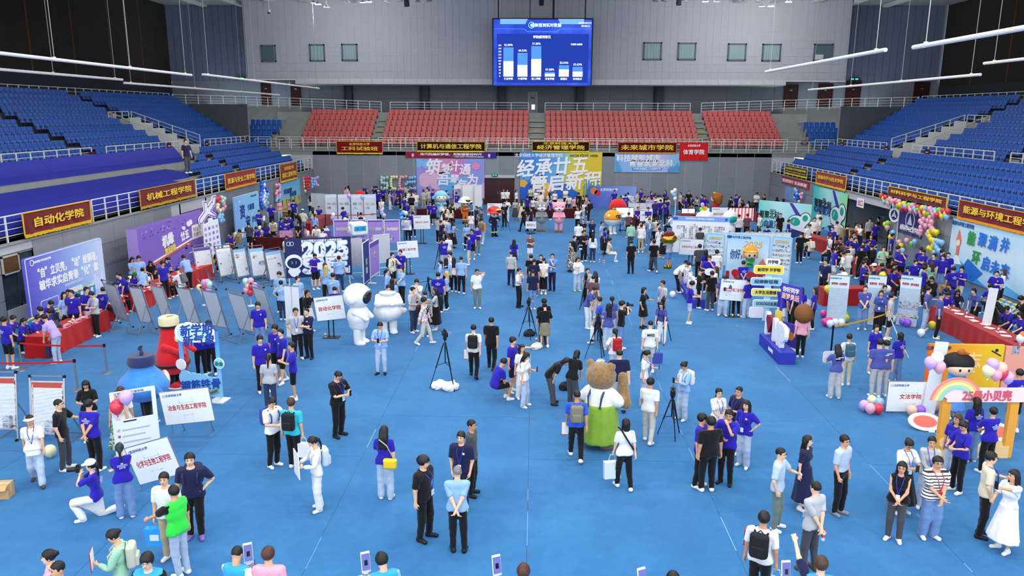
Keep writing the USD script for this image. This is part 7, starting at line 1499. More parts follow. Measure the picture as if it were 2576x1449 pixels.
p=at(1482,658,Z=0);t=thing("folding_stool","small green folding stool on the carpet, right of centre","stool",p);put(t,"seat",box(.34,.28,.02,(0,0,.40)),mat("4a5a44",.8));put(t,"leg",[bar((s*.15,-.12,0),(-s*.15,-.12,.4),.018) for s in (-1,1)],BLACK);put(t,"leg",[bar((s*.15,.12,0),(-s*.15,.12,.4),.018) for s in (-1,1)],BLACK)
def chair(label,x,y,rz,c="3a4456",group="metal folding chairs"):
 t=thing("folding_chair",label,"chair",(x,y,0),rz,group);put(t,"seat",rbox(.42,.40,.04,.018,(0,0,.45)),mat(c,.6));put(t,"backrest",move(rbox(.42,.03,.30,.014),(0,.21,.72),rx=-8),mat(c,.6))
 for s in (-1,1):put(t,"leg",tube([(s*.2,-.2,0),(s*.2,.12,.5),(s*.2,.24,.86)],.012,6),STEEL);put(t,"leg",tube([(s*.2,.22,0),(s*.2,-.14,.45)],.012,6),STEEL)
chair("metal chair under the student with grey backpack at the long red table",-15.1,35.3,110);
for i,(x,y) in enumerate([(-17.3,25.2),(-17.3,26.1),(-17.3,27.0),(-17.6,31.5),(-17.4,32.3),(-17.4,33.2),(-17.4,34.2),(-17.4,35.4),(17.3,28.4),(17.3,26.6),(17.3,25.4),(17.3,24.2),(17.3,23.0)]):chair(f"folding chair behind the {'left' if x < 0 else 'right'} red tables, {ORD[i]} counted from the left front",x,y,90 if x<0 else -90)
p=at(1988,905,Z=0);t=thing("bottle_pack","shrink-wrapped pack of water bottles behind the heart plinth","bottles",p)
for i in range(6):put(t,"bottle",cyl(.034,0,.22,((i%3)*.075-.075,(i//3)*.08),n=10),mat("cfd6dc",.15,spec=.7));
put(t,"wrap_label",bx(-.12,.12,-.045,.13,.06,.1),mat("c84a50",.4))
for i,(px,py,lean) in enumerate([(622,1366,0),(918,1388,0),(1248,1396,0),(1614,1428,0),(1978,1410,0)]):
 p=at(px,py,Z=1.62);t=thing("face_gate",f"slim face-scanning terminal on a post at the bottom edge, {ORD[i]} from the left","terminal",(p[0],p[1],0),25 if i<4 else 5,"face-scanning terminals")
 put(t,"post",cyl(.05,.02,1.28,n=14),mat("c8c8d4",.3,metal=.5),30);put(t,"cabinet",rbox(.22,.5,1.0,.03,(0,.15,.5)),mat("d5d6dc",.4));put(t,"terminal",move(rbox(.14,.03,.32,.012),(0,-.02,1.46),rx=-12),mat("e4e4ea",.35));put(t,"screen",move(box(.122,.004,.25),(0,-.037,1.47),rx=-12),glow("7a86d8",.55));put(t,"scan_box",move(box(.05,.004,.08),(0,-.041,1.46),rx=-12),mat("14161c",.3));put(t,"speaker_strip",move(box(.122,.004,.04),(0,-.038,1.315),rx=-12),BLACK)
# == people in big soft costumes
COL["1"]=("2f9e57","green")
def surf(fn,lo,hi,st):
 ax=[np.arange(a,b+st,st) for a,b in zip(lo,hi)];p=np.stack(np.meshgrid(*ax,indexing="ij"),-1);v,q=snet(fn(p),*ax);return v,tri(q)
def costume(label,foot,top,face,parts,H,z0=0.0,group=None):
 """Soft costume designed H metres tall facing -y; foot and top: photo pixels that place it and give its height."""
 p=at(*foot,Z=z0);s=(at(*top,Y=p[1])[2]-z0)/H
 t=thing("costumed_performer",label,"costume figure",p,face,group)
 for n,m,g in parts:
  if isinstance(g,tuple) and callable(g[0]):v,f=surf(*g);raw(t,n,v*s,f,m,vnorm(v,f))
  else :g=trimesh.util.concatenate(g) if isinstance(g,list) else g;g=g.copy();g.apply_scale(s);put(t,n,g,m,40)
 return t
PL=lambda c,b=.5,k=60:mat(c,.9,spec=.15,var=.08,scale=5,bump=b,bscale=k,sheen=.3)
WHT,SKN=PL("e9e9ea",.3,30),mat("f0cdb0",.6)
def legs(x,r0,r1,z1,y=0):return lambda p:np.minimum(cap(p,(-x,y,z1),(-x,y,.1),r0,r1),cap(p,(x,y,z1),(x,y,.1),r0,r1))
def feet(x,a,b,c,y=-.06):return lambda p:np.maximum(np.minimum(ell(p,(-x,y,c*.5),(a,b,c)),ell(p,(x,y,c*.5),(a,b,c))),.004-p[...,2])
def eyes(x,y,z,r,m="141414",f=.3):return [ball(1,(s*x,y,z),2,(r*.8,r*f,r)) for s in (-1,1)]
rob=lambda p:smin(ell(p,(0,0,.92),(.40,.36,.40)),ell(p,(0,.01,.62),(.30,.28,.22)),.1)
costume("white astronaut-like robot costume with huge round head, facing right beside the 自动化学院 sign",(905,864),(903,712),78,[("head",WHT,(lambda p:smin(ell(p,(0,.02,1.58),(.46,.44,.41)),np.minimum(ell(p,(-.44,.02,1.56),(.07,.15,.15)),ell(p,(.44,.02,1.56),(.07,.15,.15))),.05),(-.6,-.5,1.1),(.6,.55,2.05),.04)),("visor",mat("1a1f2c",.2,spec=.7),ball(1,(0,-.20,1.57),3,(.34,.255,.27))),("body",WHT,(rob,(-.5,-.45,.3),(.5,.5,1.4),.04)),("arm",WHT,(lambda p:cap(p,(.34,-.02,1.1),(.20,-.36,.88),.09,.075),(.0,-.6,.7),(.6,.2,1.3),.03)),("arm",WHT,(lambda p:cap(p,(-.34,-.02,1.1),(-.20,-.36,.88),.09,.075),(-.6,-.6,.7),(.0,.2,1.3),.03)),("leg",WHT,(lambda p:np.minimum(cap(p,(-.15,0,.55),(-.15,0,.1),.13,.12),ell(p,(-.15,-.08,.05),(.13,.20,.09))),(-.35,-.35,0),(.02,.25,.75),.03)),("leg",WHT,(lambda p:np.minimum(cap(p,(.15,0,.55),(.15,0,.1),.13,.12),ell(p,(.15,-.08,.05),(.13,.20,.09))),(-.02,-.35,0),(.35,.25,.75),.03))],2.0)
q=person(977,716,15,"hug","pR","TK","f","W","","standing inside the headless white costume",hgt=1.78)
costume("white robot costume worn without its head by a student, beside the complete one",(978,838),(972,735),20,[("body",WHT,(lambda p:np.maximum(smin(smin(ell(p,(0,0,.72),(.46,.40,.34)),ell(p,(0,.0,1.12),(.33,.27,.30)),.1),cap(p,(.44,0,.7),(.52,0,.7),.1,.09),.03),np.maximum(p[...,2]-1.30,-9)),(-.65,-.5,.3),(.7,.5,1.5),.04)),("collar",PL("cfd0d4"),move(lathe([(.20,1.27),(.27,1.27),(.27,1.33),(.20,1.33),(.20,1.27)],20),(0,0,0))),("arm",WHT,(lambda p:smin(cap(p,(.30,0,1.2),(.36,-.18,1.0),.10,.09),cap(p,(.36,-.18,1.0),(.06,-.36,1.02),.09,.075),.05),(-.1,-.6,.8),(.6,.2,1.4),.03)),("arm",WHT,(lambda p:smin(cap(p,(-.30,0,1.2),(-.36,-.18,1.0),.10,.09),cap(p,(-.36,-.18,1.0),(-.06,-.36,1.04),.09,.075),.05),(-.6,-.6,.8),(.1,.2,1.4),.03)),("leg",WHT,(legs(.15,.13,.12,.45),(-.35,-.2,0),(.35,.2,.7),.03)),("boots",WHT,(feet(.15,.13,.2,.09),(-.35,-.35,0),(.35,.2,.2),.03))],1.33)
rdc,blk=PL("d0202a"),PL("17171b")
costume("tall red bottle-shaped costume with cream cork top, holding the blue selfie frame",(440,972),(447,795),80,[("body",rdc,(lambda p:np.maximum(smin(smin(ell(p,(0,0,.78),(.40,.38,.36)),cap(p,(0,0,.8),(0,0,1.55),.40,.235),.12),cap(p,(0,0,.62),(0,0,.66),.40,.40),.05),.42-p[...,2]),(-.55,-.55,.35),(.55,.55,1.85),.04)),("black_band",blk,lathe([(.22,1.66),(.265,1.66),(.27,1.72),(.22,1.72),(.22,1.66)],24)),("cork_top",PL("ecdcae"),lathe([(0,1.70),(.245,1.70),(.26,1.80),(.25,1.92),(.20,1.95),(0,1.94)],24)),("cork_dimple",mat("a8986a",.8),ball(1,(.0,-.05,1.945),2,(.11,.09,.02))),("belt",blk,lathe([(.40,.64),(.452,.64),(.452,.70),(.40,.70),(.40,.64)],28)),("face",SKN,ball(1,(0,-.24,1.36),3,(.15,.07,.15))),("eye",mat("111111",.3),eyes(.05,-.305,1.38,.035)),("cheek",mat("d85a4a",.6),ball(1,(.09,-.29,1.31),1,(.02,.01,.02))),("arm",rdc,(lambda p:cap(p,(.33,-.02,1.2),(.22,-.52,1.0),.085,.07),(.0,-.7,.8),(.55,.2,1.4),.03)),("arm",rdc,(lambda p:cap(p,(-.33,-.02,1.2),(-.22,-.52,1.0),.085,.07),(-.55,-.7,.8),(.0,.2,1.4),.03)),("trousers",blk,(legs(.13,.12,.09,.55),(-.35,-.2,.05),(.35,.2,.75),.03)),("shoe",rdc,(lambda p:np.maximum(ell(p,(-.13,-.07,.06),(.11,.2,.11)),.03-p[...,2]),(-.3,-.32,0),(0.02,.2,.25),.03)),("shoe",rdc,(lambda p:np.maximum(ell(p,(.13,-.07,.06),(.11,.2,.11)),.03-p[...,2]),(-.02,-.32,0),(.3,.2,.25),.03)),("sole",WHT,[move(extrude(affinity.scale(Point(s*.13,-.07).buffer(1),.115,.205),.03),(0,0,.008)) for s in (-1,1)])],1.95)
blu=PL("3f86d4",.8,14)
costume("round blue pot costume with navy lid and handle, seen from behind, near left",(372,1060),(372,868),128,[("body",blu,(lambda p:np.maximum(smin(ell(p,(0,0,.95),(.62,.58,.36)),cap(p,(0,0,1.0),(0,0,1.42),.46,.26),.16),np.maximum(.60-p[...,2],p[...,2]-1.52)),(-.75,-.7,.5),(.75,.7,1.7),.045)),("lid",PL("2a3560"),lathe([(0,1.46),(.30,1.46),(.33,1.52),(.31,1.66),(.27,1.70),(0,1.71)],28)),("handle",PL("2a3560"),tube([(-.06,0,1.68),(-.10,0,1.80),(-.06,0,1.92),(.03,0,1.90),(.06,0,1.82)],.05,8)),("arm",blu,(lambda p:cap(p,(.52,-.1,1.02),(.62,-.30,.78),.11,.06),(.3,-.6,.6),(.9,.2,1.3),.035)),("arm",blu,(lambda p:cap(p,(-.52,-.1,1.02),(-.62,-.30,.78),.11,.06),(-.9,-.6,.6),(-.3,.2,1.3),.035)),("face",SKN,ball(1,(0,-.50,1.02),3,(.26,.09,.2))),("trousers",blk,(legs(.14,.12,.085,.72),(-.35,-.2,.05),(.35,.2,.95),.03)),("shoe",PL("3a78c8"),(lambda p:np.maximum(ell(p,(-.14,-.06,.07),(.11,.19,.11)),.03-p[...,2]),(-.3,-.3,0),(0.02,.2,.25),.03)),("shoe",PL("3a78c8"),(lambda p:np.maximum(ell(p,(.14,-.06,.07),(.11,.19,.11)),.03-p[...,2]),(-.02,-.3,0),(.3,.2,.25),.03)),("sole",WHT,[move(extrude(affinity.scale(Point(s*.14,-.06).buffer(1),.115,.195),.03),(0,0,.008)) for s in (-1,1)])],1.95)
fur=mat("8a6c48",.95,spec=.1,var=.22,scale=16,bump=1.0,bscale=55,sheen=.5)
fz=lambda p:(meshkit.fbm(p*22,2,5)-.5)*.045
costume("brown bear costume in white shirt and green skirt, seen from behind with a paw raised",(1507,1122),(1500,908),150,[("head",fur,(lambda p:smin(ell(p,(0,.02,1.66),(.34,.32,.31)),np.minimum(ell(p,(-.25,.03,1.90),(.10,.07,.11)),ell(p,(.25,.03,1.90),(.10,.07,.11))),.05)+fz(p),(-.5,-.45,1.25),(.5,.45,2.1),.03)),("muzzle",PL("efe9dc"),ball(1,(0,-.28,1.60),3,(.17,.13,.12))),("nose",mat("2a1c16",.3),ball(1,(0,-.40,1.65),2,(.05,.03,.035))),("eye",mat("111111",.2),eyes(.12,-.29,1.72,.03)),("shirt",PL("efece4"),(lambda p:smin(cap(p,(0,0,1.0),(0,0,1.28),.33,.27),np.minimum(cap(p,(.26,0,1.26),(.40,-.06,1.12),.15,.14),cap(p,(-.26,0,1.26),(-.40,-.06,1.12),.15,.14)),.06),(-.65,-.45,.6),(.65,.45,1.55),.04)),("skirt",PL("86ac38",.5,12),(lambda p:np.maximum(np.hypot(p[...,0],p[...,1])-(.36+.10*np.clip((1.05-p[...,2])/.9,0,1))-.018*np.sin(np.arctan2(p[...,1],p[...,0])*9),np.maximum(.17-p[...,2],p[...,2]-1.05)),(-.6,-.6,.1),(.6,.6,1.15),.045)),("strap",mat("33405e",.7),[tube([(s*.14,.33,1.02),(s*.16,.30,1.25),(s*.15,.12,1.42)],.025,6) for s in (-1,1)]),("arm",fur,(lambda p:smin(cap(p,(-.40,-.08,1.14),(-.50,-.22,1.05),.12,.12),cap(p,(-.50,-.22,1.05),(-.34,-.40,1.58),.12,.11),.06)+fz(p)*.7,(-.75,-.65,.85),(-.15,.15,1.8),.03)),("arm",fur,(lambda p:cap(p,(.40,-.06,1.12),(.46,-.20,.80),.12,.11)+fz(p)*.7,(.2,-.4,.6),(.7,.15,1.35),.03)),("feet",fur,(lambda p:feet(.17,.16,.24,.14)(p)+fz(p)*.5,(-.4,-.4,0),(.4,.3,.25),.03))],2.0)
orng=PL("ee9a22",.2)
costume("ball-shaped orange and white robot costume with green leaf and dark face panel, right of centre back",(1540,590),(1535,524),25,[("upper_ball",orng,(lambda p:np.maximum(ell(p,(0,0,1.22),(.66,.62,.60)),np.maximum(1.12-p[...,2],-9)),(-.8,-.8,1.0),(.8,.8,1.95),.05)),("lower_ball",WHT,(lambda p:np.maximum(ell(p,(0,0,1.22),(.65,.61,.60)),p[...,2]-1.14),(-.8,-.8,.5),(.8,.8,1.3),.05)),("face_panel",mat("1b1c30",.3),ball(1,(.12,-.52,1.36),3,(.27,.12,.15))),("eye",glow("f2c84a",.9),eyes(.09,0,0,.05) and [ball(1,(.12+s*.1,-.645,1.37),1,(.04,.02,.04)) for s in (-1,1)]),("ear_disc",WHT,ball(1,(-.52,-.30,1.42),2,(.12,.08,.12))),("leaf",PL("5ac04a"),ball(1,(.1,0,1.88),2,(.16,.1,.07))),("leg",WHT,(legs(.16,.13,.12,.7),(-.4,-.2,.05),(.4,.2,.95),.04)),("boot",WHT,(feet(.17,.15,.22,.13),(-.4,-.4,0),(.4,.3,.25),.04))],1.92)
def pig(label,foot,top,face,c,c2,glasses,sign=None):
 m,w_=PL(c),PL(c2)
 return costume(label,foot,top,face,[("head",m,(lambda p:smin(ell(p,(0,0,1.62),(.40,.36,.33)),np.minimum(ell(p,(-.36,0,1.84),(.12,.06,.10)),ell(p,(.36,0,1.84),(.12,.06,.10))),.05),(-.6,-.5,1.2),(.6,.5,2.1),.045)),("muzzle",w_,ball(1,(0,-.20,1.52),3,(.30,.20,.16))),("mouth",mat("a8202c",.5),ball(1,(0,-.39,1.50),2,(.07,.03,.05))),("cheek",mat("d83048",.6),[ball(1,(s*.22,-.32,1.66),2,(.06,.02,.03)) for s in (-1,1)]),("eye",mat("222222",.3) if not glasses else WHT,[ball(1,(s*.13,-.345,1.70 if glasses else 1.60),2,(.07,.03,.075) if glasses else (.02,.02,.02)) for s in (-1,1)]),("body",m,(lambda p:smin(ell(p,(0,0,.85),(.36,.32,.32)),ell(p,(0,0,1.15),(.28,.25,.24)),.12),(-.5,-.45,.4),(.5,.45,1.5),.045)),("arm",m,(lambda p:np.minimum(smin(cap(p,(.27,0,1.2),(.33,-.2,1.0),.09,.08),cap(p,(.33,-.2,1.0),(.12,-.38,1.02),.08,.07),.04),smin(cap(p,(-.27,0,1.2),(-.33,-.2,1.0),.09,.08),cap(p,(-.33,-.2,1.0),(-.12,-.38,1.02),.08,.07),.04)),(-.5,-.55,.8),(.5,.2,1.4),.035)),("legs",m,(legs(.15,.12,.10,.6),(-.35,-.2,.1),(.35,.2,.8),.035)),("shoes",PL("8a5228"),(feet(.16,.12,.18,.11),(-.4,-.3,0),(.4,.25,.2),.03))],1.95)
pig("pink pig costume standing at centre back",(1405,584),(1405,507),3,"f0a6ba","f4e4e4",False);pig("grey donkey-like costume with glasses beside the pink pig costume",(1361,582),(1360,507),8,"8d9294","efeeea",True)
mk,cr=PL("8ac6dc"),PL("f2e6d2")
costume("pale blue monkey costume with cream face, left of the white-helmeted costume",(1110,562),(1110,479),12,[("head",mk,(lambda p:smin(ell(p,(0,0,1.62),(.42,.38,.36)),np.minimum(ell(p,(-.44,0,1.55),(.11,.06,.12)),ell(p,(.44,0,1.55),(.11,.06,.12))),.04),(-.65,-.5,1.2),(.65,.5,2.1),.045)),("face",cr,ball(1,(0,-.17,1.55),3,(.32,.25,.22))),("eye",mat("2a1a16",.3),eyes(.12,-.415,1.60,.035)),("cheek",mat("ee9aa0",.7),[ball(1,(s*.2,-.36,1.51),1,(.06,.02,.04)) for s in (-1,1)]),("mouth",mat("c03038",.5),ball(1,(0,-.40,1.47),1,(.05,.02,.02))),("body",mk,(lambda p:smin(ell(p,(0,0,.88),(.36,.32,.36)),ell(p,(0,0,1.15),(.28,.25,.2)),.1),(-.5,-.45,.4),(.5,.45,1.45),.045)),("belly",cr,ball(1,(0,-.15,.86),3,(.22,.20,.26))),("arms",mk,(lambda p:np.minimum(cap(p,(.27,0,1.18),(.16,-.34,1.22),.09,.08),cap(p,(-.27,0,1.18),(-.16,-.34,1.22),.09,.08)),(-.5,-.5,.95),(.5,.2,1.4),.035)),("legs",mk,(legs(.15,.13,.11,.6),(-.35,-.2,.0),(.35,.2,.8),.035)),("feet",mk,(feet(.16,.13,.2,.1),(-.4,-.3,0),(.4,.25,.2),.035))],1.98)
costume("white cube-headed robot costume with teal visor before the purple poster panels",(903,655),(900,558),32,[("head",WHT,rbox(.86,.74,.66,.12,(0,0,1.62))),("visor",mat("2aa0c4",.3),move(rbox(.60,.05,.24,.02),(.0,-.37,1.66))),("eye",mat("1b5f96",.4),[box(.05,.02,.1,(s*.14,-.40,1.66)) for s in (-1,1)]),("side_disc",WHT,[move(cyl(.16,0,.06,n=20),(s*.43-(.06 if s<0 else 0),0,1.58),ry=90) for s in (-1,1)]),("body",PL("9a86c4"),(lambda p:smin(cap(p,(0,0,.55),(0,0,1.15),.33,.28),np.minimum(cap(p,(.27,0,1.15),(.34,-.24,.92),.10,.08),cap(p,(-.27,0,1.15),(-.34,-.24,.92),.10,.08)),.04),(-.55,-.5,.15),(.55,.45,1.5),.045)),("chest_board",mat("6a3fae",.6),box(.42,.04,.28,(.05,-.38,.95))),("legs",PL("b9b4cc"),(legs(.14,.13,.12,.5),(-.35,-.2,.0),(.35,.2,.7),.04))],1.95)
costume("white robot costume with teal visor panel, right of the photo-collage board",(1832,612),(1830,523),20,[("head",WHT,(lambda p:smin(ell(p,(0,0,1.5),(.42,.38,.42)),cap(p,(0,0,1.9),(.03,0,2.0),.09,.07),.06),(-.6,-.5,1.0),(.6,.5,2.15),.05)),("visor",mat("1fa896",.3),ball(1,(0,-.19,1.45),3,(.32,.22,.25))),("body",WHT,(lambda p:smin(ell(p,(0,0,.75),(.36,.32,.40)),legs(.15,.14,.13,.5)(p),.05),(-.55,-.5,.0),(.55,.45,1.25),.05))],2.05)
costume("costume with large shaggy auburn hair and red tunic, seen from the side at back right",(1800,545),(1797,484),250,[("hair",mat("a8622a",.8,var=.2,scale=10,bump=1,bscale=30),(lambda p:smin(ell(p,(0,.04,1.55),(.44,.46,.44)),ell(p,(0,.2,1.25),(.36,.26,.26)),.1)+(meshkit.fbm(p*9,2,2)-.5)*.12,(-.65,-.55,.9),(.65,.7,2.1),.045)),("face",SKN,ball(1,(0,-.24,1.45),3,(.30,.24,.28))),("hair_bow",PL("f0c040"),ball(1,(0,-.2,1.96),2,(.13,.1,.08))),("tunic",PL("c8202a"),(lambda p:cap(p,(0,0,.4),(0,0,1.05),.36,.25),(-.5,-.5,.0),(.5,.5,1.4),.05))],2.0)
costume("red tomato-shaped costume with green stalk behind the white display boards",(1553,566),(1552,493),10,[("body",PL("d8262c"),(lambda p:np.maximum(ell(p,(0,0,1.15),(.6,.56,.62)),.95-p[...,2]),(-.75,-.7,.7),(.75,.7,1.9),.05)),("lower_body",WHT,(lambda p:np.maximum(ell(p,(0,0,1.15),(.58,.54,.62)),p[...,2]-.97),(-.75,-.7,.4),(.75,.7,1.1),.05)),("stalk",PL("4ab04a"),[ball(1,(0,0,1.82),2,(.10,.1,.14)),ball(1,(.1,0,1.78),1,(.14,.06,.05))]),("legs",WHT,(legs(.16,.13,.12,.6),(-.35,-.2,.0),(.35,.2,.9),.05))],1.93)
costume("costume with red cap over golden hair behind the student-life posters",(907,545),(907,479),200,[("cap",PL("d8201e"),(lambda p:np.maximum(ell(p,(0,0,1.6),(.40,.38,.32)),1.6-p[...,2]),(-.55,-.5,1.4),(.55,.5,2.0),.045)),("hair",PL("c89a4a"),ball(1,(0,0,1.5),3,(.38,.36,.3))),("body",PL("d8201e"),(lambda p:cap(p,(0,0,.3),(0,0,1.1),.32,.25),(-.5,-.5,.0),(.5,.5,1.4),.05))],1.92)
costume("white domed costume head above the photo-collage board",(1770,600),(1772,530),0,[("dome",WHT,ball(1,(0,0,1.45),3,(.62,.55,.45))),("body",WHT,(lambda p:cap(p,(0,0,.3),(0,0,1.0),.34,.3),(-.5,-.5,.0),(.5,.5,1.4),.05))],1.9)
def bighead(rec,parts):
 for n,m,g,lab in parts:
  g=g if not isinstance(g,tuple) else trimesh.Trimesh(*surf(*g),process=False)
  g=trimesh.util.concatenate(g) if isinstance(g,list) else g
  v=rigid(rec["X"],"head",g.vertices)*rec["S"];raw(rec["o"],n,v,np.asarray(g.faces),m,vnorm(v,np.asarray(g.faces)))
def E3(c,r,sub=3):return ball(1,c,sub,r)
HZ=1.66
r=person(2022,783,175,"stand","tP","TK","s","W","","","m",1.62,label="costume figure with huge brown hair-bun head and pink tee, right of the heart plinth");bighead(r,[("costume_hair",mat("7a4c22",.7,bump=.6,bscale=25),[E3((0,.03,HZ),(.33,.33,.36)),E3((-.30,-.05,HZ-.14),(.08,.08,.12))],0),("costume_face",SKN,E3((0,-.12,HZ-.04),(.27,.23,.27)),0)])
r=person(2412,908,5,"easy","lQ","MU","s","W","","","m",1.62,label="costume figure with big black-haired boy head in blue robe under the rainbow frame");bighead(r,[("costume_hair",mat("17161a",.7),E3((0,.03,HZ+.05),(.42,.38,.27)),0),("hair_knot",mat("a85a26",.7),[E3((.02,0,HZ+.36),(.11,.1,.11),2),E3((.13,0,HZ+.32),(.12,.05,.05),2)],0),("costume_face",SKN,E3((0,-.12,HZ-.08),(.34,.26,.25)),0),("costume_eye",mat("141414",.3),[E3((s*.12,-.36,HZ-.06),(.03,.02,.045),2) for s in (-1,1)],0)])
r=person(1888,632,-6,"fold","l1","TU","s","W","","","m",1.62,label="costume figure with orange flame hair, big eyes and green jacket before the welcome boards");bighead(r,[("costume_face",SKN,E3((0,-.05,HZ-.03),(.33,.29,.30)),0),("costume_hair",PL("f0922a"),(lambda p:smin(smin(ell(p,(0,.05,HZ+.08),(.37,.33,.28)),cap(p,(.0,0,HZ+.3),(.10,0,HZ+.42),.10,.02),.08),np.minimum(cap(p,(.33,.0,HZ),(.33,-.02,HZ-.22),.07,.07),cap(p,(-.33,.0,HZ),(-.33,-.02,HZ-.22),.07,.07)),.04),(-.5,-.5,1.3),(.5,.5,2.15),.04),0),("headband",PL("f4d040"),lathe([(.36,HZ+.10),(.395,HZ+.10),(.395,HZ+.17),(.36,HZ+.17),(.36,HZ+.10)],24),0),("costume_eye",mat("1a1214",.25),[E3((s*.13,-.33,HZ-.06),(.045,.02,.06),2) for s in (-1,1)],0),("costume_mouth",mat("8a2028",.4),E3((0,-.33,HZ-.20),(.045,.02,.035),2),0),("cheek",mat("f0a0a0",.6),[E3((s*.21,-.29,HZ-.15),(.04,.02,.03),1) for s in (-1,1)],0)])
gold=mat("c8942c",.28,metal=.9)
r=person(1684,595,222,"chin","xG","SU","s","Y","","","m",1.72,label="costume figure with shiny gold head and maroon crest, seen from behind at right",wide=1.15);bighead(r,[("gold_head",gold,(lambda p:smin(ell(p,(0,0,HZ-.05),(.40,.36,.26)),ell(p,(0,-.28,HZ-.08),(.2,.2,.16)),.08),(-.55,-.6,1.2),(.55,.5,2.1),.04),0),("crest",PL("6a1a22",.8,20),E3((0,.02,HZ+.22),(.26,.26,.18)),0)]);
for s in "LR":t_=skin(template("shoe"+s,"m",0),r["X"]);v=(t_-t_.mean(0))*[1.5,1.4,1.9]+t_.mean(0);v[:,2]-=v[:,2].min()-.008;raw(r["o"],"gold_boot",v*r["S"],template("shoe"+s,"m",0)[1],gold,vnorm(v,template("shoe"+s,"m",0)[1]))
def fireman(hx,hy,face,suit,helmet,lab,gl):
 r=person(hx,hy,face,"talk","l"+suit,"T"+suit,"s","K","","","m",1.66,label=lab,wide=1.22)
 bighead(r,[("costume_face",SKN,E3((0,-.03,HZ-.06),(.27,.25,.26)),0),("costume_eye",mat("141414",.3),[E3((s*.10,-.265,HZ-.06),(.04,.02,.05),2) for s in (-1,1)],0),("chin_strap",mat("1a1a1c",.6),[tube([(s*.27,-.02,HZ+.05),(s*.24,-.08,HZ-.2),(0,-.16,HZ-.33)],.016,5) for s in (-1,1)],0),("helmet",mat(helmet,.35,spec=.5),(lambda p:np.maximum(smin(ell(p,(0,.02,HZ+.10),(.38,.40,.40)),np.maximum(ell(p,(0,0,HZ+.08),(.50,.52,.07)),-9),.05),HZ+.04-p[...,2]),(-.6,-.6,1.6),(.6,.6,2.3),.04),0),("goggles",mat("20242a",.2,spec=.8),E3((.14,-.34,HZ+.22),(.16,.08,.11),2),0),("goggle_rim",mat("c8e83a",.5),E3((.14,-.33,HZ+.28),(.18,.07,.09),2),0)])
 X,S=r["X"],r["S"]
 for b,(x0,z0) in {"Lsh":(.093,.30),"Rsh":(-.093,.30)}.items():g=lathe([(.085,z0),(.112,z0),(.112,z0+.07),(.085,z0+.07),(.085,z0)],14,(x0,.0,0));v=rigid(X,b,g.vertices)*S;raw(r["o"],"reflective_band",v,np.asarray(g.faces),mat("d8e05a",.4),vnorm(v,np.asarray(g.faces)))
 g=lathe([(.15,1.0),(.185,1.0),(.185,1.05),(.15,1.05),(.15,1.0)],20,(0,.005,0));g.vertices*=[1,.85,1];v=rigid(X,"spine",g.vertices)*S;raw(r["o"],"belt",v,np.asarray(g.faces),mat("1c1c1e",.5),vnorm(v,np.asarray(g.faces)))
 for s in "LR":t_=skin(template("shoe"+s,"m",0),X);v=(t_-t_.mean(0))*[1.5,1.3,2.0]+t_.mean(0);v[:,2]-=v[:,2].min()-.008;raw(r["o"],"boot",v*S,template("shoe"+s,"m",0)[1],mat("161618",.5),vnorm(v,template("shoe"+s,"m",0)[1]))
fireman(1170,507,10,"O","efece0","firefighter costume figure with white helmet and orange suit, centre-left back",1);fireman(1243,533,20,"N","cc1a22","firefighter costume figure with red helmet and navy suit, centre back",0)
